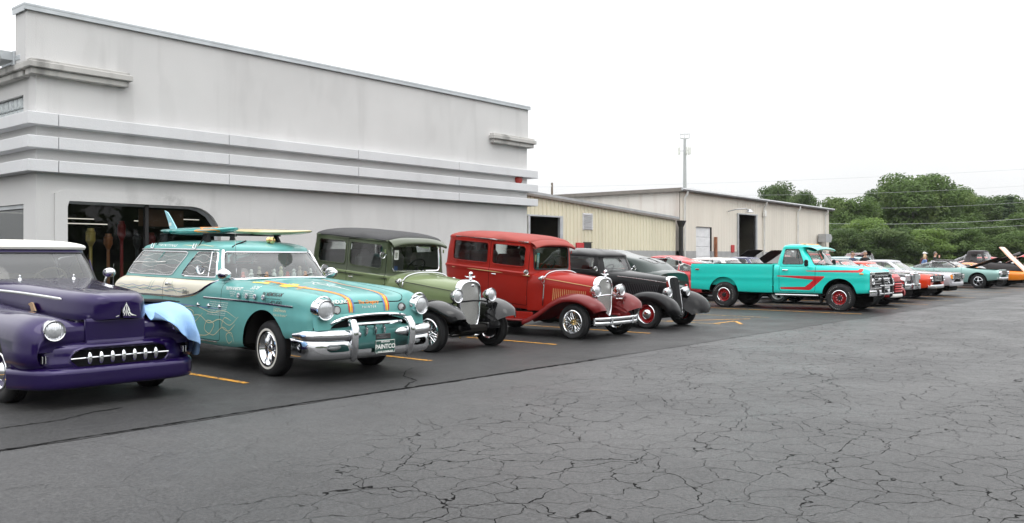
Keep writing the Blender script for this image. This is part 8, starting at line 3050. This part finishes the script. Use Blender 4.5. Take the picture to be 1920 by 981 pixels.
 # sloped shapes of the older bodies: separate pontoon fenders
 if d.get('pontoon'):
  for s in (-1, 1):
   for (y0, y1, x0, x1, z1, nm) in ((-f - 0.02, 0.95, 0.44, hw + 0.04, d['pontoon'], 'front_fender'), (wb - 0.65, wb + 0.85, 0.55, hw + 0.05, d['pontoon'] - 0.04, 'rear_fender')):
    rows = []
    for i in range(9):
     k = i / 8
     y = y0 + (y1 - y0) * k
     e = max(0.04, math.sin(math.pi * (0.06 + 0.88 * k)) ** 0.6)
     zt_ = 0.36 + (z1 - 0.36) * e
     xo = x0 + (x1 - x0) * (0.55 + 0.45 * e)
     rows.append([(xo - 0.05, y, 0.30), (xo, y, 0.36), (xo, y, 0.36 + (zt_ - 0.36) * 0.5), (xo - 0.05, y, zt_ - 0.06), (xo - 0.16, y, zt_), (x0, y, zt_ - 0.03), (x0 - 0.05, y, 0.5)])
    g = net(rows, 24, 18)
    for ee in (0, g.shape[0] - 1):
     cap_ring(g, [g.v[ee * g.shape[1] + j] for j in range(g.shape[1])])
    yc = 0 if nm[0] == 'f' else wb
    take(g, cut(g, lambda p: np.minimum(np.sqrt((p[:, 1] - yc) ** 2 + (p[:, 2] - d['rad']) ** 2) - d['arch'], np.maximum(np.abs(p[:, 1] - yc) - d['arch'], p[:, 2] - d['rad'])), lambda C, Nn: np.abs(C[:, 0]) > x0 + 0.15))
    if s < 0:
     g.mirror_x()
    obj(nm, g, d.get('fender_m', m), parent=car)
 return car

paint('bottle_green', (0.010, 0.024, 0.020), rough=0.3)
paint('signal_red', (0.50, 0.018, 0.022), rough=0.35)
paint('coral_red', (0.52, 0.050, 0.055), rough=0.4, coat=0.7)
paint('charcoal', (0.028, 0.028, 0.030), rough=0.4)
paint('orange_red', (0.62, 0.045, 0.012), rough=0.35)
paint('silver_grey', (0.40, 0.40, 0.43), metal=0.25, rough=0.38)
paint('mist_teal', (0.22, 0.36, 0.335), metal=0.3, rough=0.38)
paint('primer_grey', (0.055, 0.052, 0.054), rough=0.6, coat=0.15)
paint('bright_orange', (0.75, 0.22, 0.02), rough=0.35)
paint('ivory_white', (0.74, 0.73, 0.70), rough=0.4)
paint('navy_blue', (0.035, 0.04, 0.10), rough=0.35)
paint('sky_blue', (0.30, 0.52, 0.56), rough=0.4)
paint('dark_maroon', (0.075, 0.02, 0.025), rough=0.4)
mat('vinyl_black', (0.030, 0.027, 0.026), rough=0.75, bump=0.2, bscale=200)
mat('aluminium', (0.62, 0.62, 0.62), rough=0.3, metal=0.8)

OLD = dict(f=0.62, wb=2.85, r=1.0, hw=0.80, hood=(0.98, 1.06), belt=1.06, deck=(1.02, 0.72), roof=1.62, ys=(0.95, 1.25, 2.55, 3.75), nose=0.55, crown=0.06, tum=0.18, front='bars', pontoon=0.84, arch=0.39, style='cap', low=0.45, bump_z=0.42)
def old(**k):
 q = dict(OLD); q.update(k); return q
sedan('fastback_sedan', 'dark bottle green fastback sedan parked tail out beside the black hot rod', 'car', (20.55, 15.95, 0), R(180), 'bottle_green', **old(roof=1.70, belt=1.10, r=1.35, ys=(0.95, 1.28, 2.5, 4.05), deck=(1.02, 0.70), tail=True, fast=2.0, rwin=(0.2, 1.40, 0.07), pill='black_trim', swin=[(1.35, 1.14), (3.2, 1.14), (2.75, 1.53), (1.5, 1.55)]))
sedan('old_coupe', 'coral red fastback coupe parked tail out behind the pickup bed', 'car', (27.9, 18.15, 0), R(180), 'coral_red', **old(roof=1.54, belt=1.0, r=1.35, ys=(0.95, 1.35, 2.4, 4.05), tail=True, deck=(0.96, 0.66), fast=2.0, rwin=(0.2, 1.3, 0.07)))
sedan('custom_coupe', 'bright red custom coupe with ribbed red grille and white bumper', 'car', (28.0, 9.0, 0), 0, 'signal_red', **old(roof=1.40, hood=(0.92, 1.0), belt=1.0, hw=0.82, bump='white_enamel', bump_h=0.055, bump_z=0.33, bar_m='coral_red', wheel_m='aluminium', style='spoke5', rad=0.34, rim=0.21))
sedan('neo_classic_car', 'black car with tall chrome radiator and heavy chrome bumper', 'car', (31.0, 9.6, 0), 0, 'charcoal', front='upright', hood=(0.90, 1.0), roof=1.42, f=0.80, bump_h=0.11, bump_z=0.52, rad=0.35, rim=0.22, ww=(0.05, 0.2), nose=0.9)
sedan('muscle_car', 'orange-red muscle car with black hood stripes', 'car', (34.0, 9.75, 0), 0, 'orange_red', front='egg', hood=(0.84, 0.93), roof=1.33, stripe='charcoal', f=0.95, bump_z=0.45, rad=0.34)
sedan('boxy_coupe', 'silver grey boxy coupe with square headlights', 'car', (37.0, 9.85, 0), 0, 'silver_grey', front='egg', square=True, hood=(0.86, 0.95), roof=1.38, f=1.0, bump_h=0.085, bump='silver_grey', ys=(0.70, 1.2, 2.3, 2.9), rad=0.33)
sedan('muscle_coupe', 'pale teal muscle coupe with black vinyl roof and raised hood', 'car', (47.35, 10.2, 0), R(-2), 'mist_teal', front='egg', lamps=2, hood=(0.86, 0.96), roof=1.36, roof_m='vinyl_black', ys=(0.70, 1.28, 2.25, 3.25), open=24, f=0.92, rad=0.35, rim=0.21, arch=0.42, bump_z=0.48)
sedan('sports_car', 'low orange sports car with wedge nose and striped hood raised', 'car', (50.8, 10.0, 0), 0, 'bright_orange', front='wedge', hood=(0.74, 0.86), belt=0.86, deck=(0.86, 0.8), roof=1.2, tilt=True, stripe="ivory_white", open=44, f=1.15, wb=2.5, r=0.8, ys=(0.75, 1.25, 1.9, 2.6), bump=None, qwin=False, low=0.36)
sedan('old_pickup', 'matte charcoal pre-war pickup with its long hood raised', 'pickup truck', (54.2, 10.3, 0), 0, 'primer_grey', **old(roof=1.86, belt=1.20, hood=(1.08, 1.18), ys=(0.95, 1.15, 2.05, 2.25), deck=(1.05, 1.0), open=26, swin=[(1.22, 1.30), (1.85, 1.30), (1.80, 1.66), (1.30, 1.66)], rwin=(0.25, 1.55, 0.12), hw=0.86, tum=0.14, bar_m='dull_chrome', r=0.9, glassm='clear_glass', pill='primer_grey', wb=3.0, f=0.75))
sedan('old_coupe', 'red coupe at the end of the row with hood raised', 'car', (57.6, 10.4, 0), 0, 'signal_red', **old(open=30, roof=1.5))
sedan('old_sedan', 'charcoal sedan standing behind the raised hoods', 'car', (61.0, 11.5, 0), 0, 'charcoal', **old(roof=1.7))
# the row along the buildings
sedan('white_sedan', 'white car with rounded roof behind the pickup bed', 'car', (30.1, 13.6, 0), 0, 'ivory_white', **old(roof=1.47, belt=1.0, ys=(0.75, 1.2, 2.7, 3.7), front='egg', pontoon=None, hw=0.9, nose=0.95, wb=2.9, hood=(0.95, 1.0), f=0.8))
sedan('navy_sedan', 'navy blue sedan behind the pickup cab', 'car', (34.2, 14.6, 0), 0, 'navy_blue', **old(roof=1.5, belt=1.02, ys=(0.8, 1.2, 2.5, 3.5)))
sedan('silver_car', 'silver car with raised hood facing out from the warehouse', 'car', (35.4, 16.9, 0), 0, 'silver_grey', open=36, roof=1.38, hood=(0.95, 1.05), hood_m='silver_grey', belt=1.0)
sedan('black_car', 'black car with raised hood in front of the warehouse door', 'car', (38.6, 17.3, 0), 0, 'charcoal', open=36, roof=1.38, hood=(0.95, 1.05), belt=1.0)
sedan('red_sedan', 'red round-roofed sedan behind the pickup windshield', 'car', (41.5, 14.3, 0), 0, 'coral_red', **old(roof=1.66, belt=1.08))
sedan('station_wagon', 'pale blue roofed wagon behind the red custom coupe', 'station wagon', (43.5, 13.2, 0), 0, 'sky_blue', roof=1.50, ys=(0.7, 1.15, 3.4, 3.75), hood=(0.9, 1.0), belt=1.02)
sedan('old_sedan', 'maroon pre-war sedan beside two standing visitors', 'car', (52.0, 17.0, 0), R(90), 'dark_maroon', **old(roof=1.72, belt=1.1))
sedan('old_coupe', 'maroon coupe with its rounded hood raised near two men', 'car', (46.2, 15.6, 0), 0, 'dark_maroon', **old(roof=1.5, open=35))

# ------------------------------------------------------------------ people
def person_mat(name, pants, shirt, skin, shoe=(0.02, 0.02, 0.02), hands=(), H=1.75, sleeve=True):
 m, nt, p = base_mat(name)
 t = N(nt, 'TexCoord')
 sp = N(nt, 'SeparateXYZ')
 nt.links.new(t.outputs['Object'], sp.inputs[0])
 def step(z):
  g = N(nt, 'Math', operation='GREATER_THAN')
  nt.links.new(sp.outputs['Z'], g.inputs[0])
  g.inputs[1].default_value = z * H
  return g.outputs[0]
 c = mixc(nt, step(0.045), shoe + (1,), pants + (1,))
 c = mixc(nt, step(0.53), c, shirt + (1,))
 c = mixc(nt, step(0.845), c, skin + (1,))
 for h in hands:
  dd = N(nt, 'VectorMath', operation='DISTANCE')
  nt.links.new(t.outputs['Object'], dd.inputs[0])
  dd.inputs[1].default_value = h
  l = N(nt, 'Math', operation='LESS_THAN')
  nt.links.new(dd.outputs['Value'], l.inputs[0])
  l.inputs[1].default_value = 0.10
  c = mixc(nt, l.outputs[0], c, skin + (1,))
 f = noise_fac(nt, 14, 0.3, 0.7, 0.8, 1.15, vec=t.outputs['Object'])
 nt.links.new(mixc(nt, 1.0, c, f, 'MULTIPLY'), p.inputs['Base Color'])
 p.inputs['Roughness'].default_value = 0.8

def person(label, loc, rz, H, shirt, pants, hair, hand_l, hand_r, elbow_l, elbow_r, lean=0.0, cap=None, longhair=False, skin=(0.50, 0.30, 0.21), group=None):
 t = thing('person', label, 'person', loc, rz, group)
 s = H / 1.75
 V = [(0, 0, 0.96, .145, .105), (0, -.01 - lean * .3, 1.12, .135, .10), (0, -lean * .7, 1.30, .165, .11), (0, -lean, 1.43, .12, .085), (0, -lean - .01, 1.50, .058, .058), (0, -lean - .02, 1.57, .062, .07), (0, -lean - .03, 1.65, .075, .092), (0, -lean - .03, 1.72, .058, .07)]
 E = [(i, i + 1) for i in range(7)]
 def chain(root, pts):
  i = root
  for q in pts:
   V.append(q); E.append((i, len(V) - 1)); i = len(V) - 1
  return i
 for sx in (-1, 1):
  chain(0, [(sx * .095, 0, .88, .085, .09), (sx * .105, -.02, .50, .058, .06), (sx * .11, .01, .10, .042, .045), (sx * .115, -.05, .045, .045, .035), (sx * .12, -.17, .03, .038, .025)])
  el, hd = (elbow_l, hand_l) if sx < 0 else (elbow_r, hand_r)
  w = tuple(hd[k] + (el[k] - hd[k]) * 0.12 for k in range(3))
  i = chain(3, [(sx * .185, -lean, 1.40, .062, .06), (*el, .045, .045), (*w, .030, .030), (*hd, .036, .022)])
  d = Vector(hd) - Vector(el); d.normalize()
  side = d.cross(Vector((0, 0, 1))); side = side.normalized() if side.length > .01 else Vector((1, 0, 0))
  for q, ln in ((-.03, .075), (-.01, .088), (.012, .083), (.032, .065)):
   b = Vector(hd) + side * q + d * .03
   chain(i, [(*(b + d * ln * .5), .0095, .0095), (*(b + d * ln + Vector((0, 0, -.012))), .008, .008)])
  b = Vector(hd) - side * .04
  chain(i, [(*(b + d * .02), .011, .011), (*(b + d * .055 - side * .012), .009, .009)])
 me = bpy.data.meshes.new('body')
 me.from_pydata([tuple(c * s for c in v[:3]) for v in V], E, [])
 nm = 'clothes_' + label.split()[0] + str(len(MATS))
 person_mat(nm, pants, shirt, skin, hands=[tuple(c * s for c in hand_l), tuple(c * s for c in hand_r)], H=H)
 me.materials.append(MATS[nm])
 o = bpy.data.objects.new('body', me)
 COL.objects.link(o)
 o.parent = t
 sk = o.modifiers.new('skin', 'SKIN')
 sk.use_smooth_shade = True
 for k, v in enumerate(V):
  me.skin_vertices[0].data[k].radius = (v[3] * s, v[4] * s)
 me.skin_vertices[0].data[0].use_root = True
 sub = o.modifiers.new('smooth', 'SUBSURF')
 sub.levels = sub.render_levels = 1
 hy, hz = (-lean - .03) * s, 1.665 * s
 mat(nm + 'hair', hair, rough=0.7)
 g = G().ell((0, hy + .022 * s, hz + .022 * s), (.074 * s, .088 * s, .088 * s), 16, 10, z0=0.25)
 if longhair:
  g.ell((0, hy + .05 * s, hz - .05 * s), (.088 * s, .075 * s, .16 * s), 14, 10)
 else:
  g.ell((0, hy + .045 * s, hz - .0), (.068 * s, .058 * s, .065 * s), 14, 8)
 obj('hair', g, nm + 'hair', parent=t)
 g = G().ell((0, hy - .098 * s, hz - .025 * s), (.013 * s, .018 * s, .022 * s), 8, 6)
 for sx in (-1, 1):
  g.ell((sx * .080 * s, hy + .005, hz - .02 * s), (.012 * s, .02 * s, .032 * s), 8, 6)
 mat(nm + 'skin', skin, rough=0.6)
 obj('face', g, nm + 'skin', parent=t)
 e = G()
 for sx in (-1, 1):
  e.ell((sx * .032 * s, hy - .086 * s, hz + .0), (.013 * s, .008 * s, .007 * s), 8, 6)
 e.ell((0, hy - .082 * s, hz - .065 * s), (.024 * s, .008 * s, .005 * s), 8, 6)
 obj('eyes_and_mouth', e, 'dark_interior', parent=t)
 if cap:
  g = G().ell((0, hy + .01 * s, hz + .035 * s), (.095 * s, .112 * s, .095 * s), 16, 8, z0=0.0).prism([(hy - .20 * s, hz + .04 * s), (hy - .05 * s, hz + .065 * s), (hy - .05 * s, hz + .05 * s)], .13 * s, 'yz', -.065 * s)
  mat(nm + 'cap', cap, rough=0.8)
  obj('cap', g, nm + 'cap', parent=t)
 return t
def pat(u, d):
 x, y = at(u, d)
 return (x, y, 0.0)
dn = lambda sx: ((sx * .27, -.03, .82), (sx * .25, .04, 1.10))
(hl, el_), (hr, er_) = dn(-1), dn(1)
face_cam = R(-35)
person('person in a navy shirt standing behind the red custom coupe', pat(1598, 39), R(-20), 1.74, (.045, .06, .12), (.06, .07, .10), (.10, .08, .07), hl, hr, el_, er_)
person('person in a black jacket over a white shirt beside the navy shirt', pat(1622, 39.4), R(-50), 1.76, (.012, .012, .014), (.03, .03, .035), (.30, .28, .26), hl, hr, el_, er_)
person('person with long fair hair and blue top bending towards the teal coupe', pat(1727, 47.5), R(40), 1.62, (.10, .17, .34), (.05, .06, .09), (.55, .42, .25), (-.2, -.35, 1.0), (.2, -.35, 1.0), (-.24, -.15, 1.12), (.24, -.15, 1.12), lean=.22, longhair=True)
person('person in a dark shirt and white cap behind the fair-haired one', pat(1733, 49), R(-30), 1.74, (.10, .03, .03), (.04, .04, .05), (.2, .18, .16), hl, hr, el_, er_, cap=(.8, .8, .8))
person('person in black holding a camera up to the face', pat(1753, 49.5), R(20), 1.78, (.014, .014, .016), (.03, .03, .035), (.16, .14, .13), (-.07, -.22, 1.50), (.07, -.22, 1.50), (-.25, -.18, 1.22), (.25, -.18, 1.22))
person('person in a white shirt leaning over the red coupe engine', pat(1897, 61), R(60), 1.70, (.70, .70, .70), (.06, .07, .12), (.2, .15, .1), (-.2, -.45, .95), (.2, -.45, .95), (-.25, -.22, 1.15), (.25, -.22, 1.15), lean=.34)
c_ = pat(1753, 49.5)
cam2 = obj('camera_body', G().box((0, 0, 0), (.13, .06, .08), .012).lathe([(.035, 0), (.035, -.07), (.0, -.07)], 14, 'y', (0, -.03, 0)), 'matte_black', loc=(c_[0] + .25 * math.sin(R(20)) , c_[1] - .25 * math.cos(R(20)), 1.55), rot=(0, 0, R(20)))
tag(cam2, 'black handheld camera raised by the person in black', 'camera')

# ------------------------------------------------------------------ tall display lanterns in the shop window
for u, z1, m_, lab, hd, rr_ in ((170, 2.02, 'lantern_gold', 'gold', .30, .085), (203, 1.92, 'lantern_copper', 'copper', .26, .08), (228, 2.18, 'lantern_red', 'red, tallest of the row', .34, .075), (257, 1.93, 'lantern_black', 'black and chrome', .26, .075), (283, 1.96, 'lantern_darkred', 'dark red, beside the window mullion', .34, .085)):
 if m_ not in MATS:
  mat(m_, dict(lantern_gold=(.60, .45, .12), lantern_copper=(.42, .16, .06), lantern_red=(.35, .015, .02), lantern_black=(.04, .04, .045), lantern_darkred=(.22, .015, .018))[m_], rough=.3, metal=.3, coat=.6)
 k = 17.35
 lam = (u - 960) / 1650
 x = k * (math.cos(YAW) + lam * math.sin(YAW)) / (math.sin(YAW) - lam * math.cos(YAW))
 t = thing('display_lantern', lab + ' lantern on a tall post behind the shop window', 'lantern', (x, k, .04), 0, 'lanterns in the shop window')
 obj('post', G().tube([(0, 0, .05), (0, 0, z1 - hd)], .032, 10), m_, parent=t)
 obj('foot', G().lathe([(0, 0), (.2, 0), (.2, .03), (.05, .07), (.04, .1)], 20, 'z'), m_, parent=t)
 obj('head', G().lathe([(.03, z1 - hd - .06), (rr_ * .7, z1 - hd), (rr_, z1 - hd + .05), (rr_, z1 - hd * .45), (rr_ * 1.08, z1 - hd * .42), (rr_ * 1.08, z1 - hd * .25), (rr_ * .8, z1 - .05), (rr_ * .75, z1), (0, z1)], 18, 'z'), m_, parent=t)
 for a in range(6):
  obj('head_rib', G().tube([(rr_ * 1.02 * math.cos(a * 1.047), rr_ * 1.02 * math.sin(a * 1.047), z1 - hd + .05), (rr_ * 1.02 * math.cos(a * 1.047), rr_ * 1.02 * math.sin(a * 1.047), z1 - hd * .45)], .008, 5), m_, parent=t)
mat('poster_brown', (.10, .045, .02), rough=.7)
ps = obj('window_sign', G().box((0, 0, 0), (.95, .02, .34), .004).box((0, -.014, .08), (.8, .006, .03)).box((0, -.014, .0), (.7, .006, .02)), 'poster_brown', loc=(8.95, YW + .35, 2.28))
tag(ps, 'brown hanging sign inside the top of the shop window', 'sign')
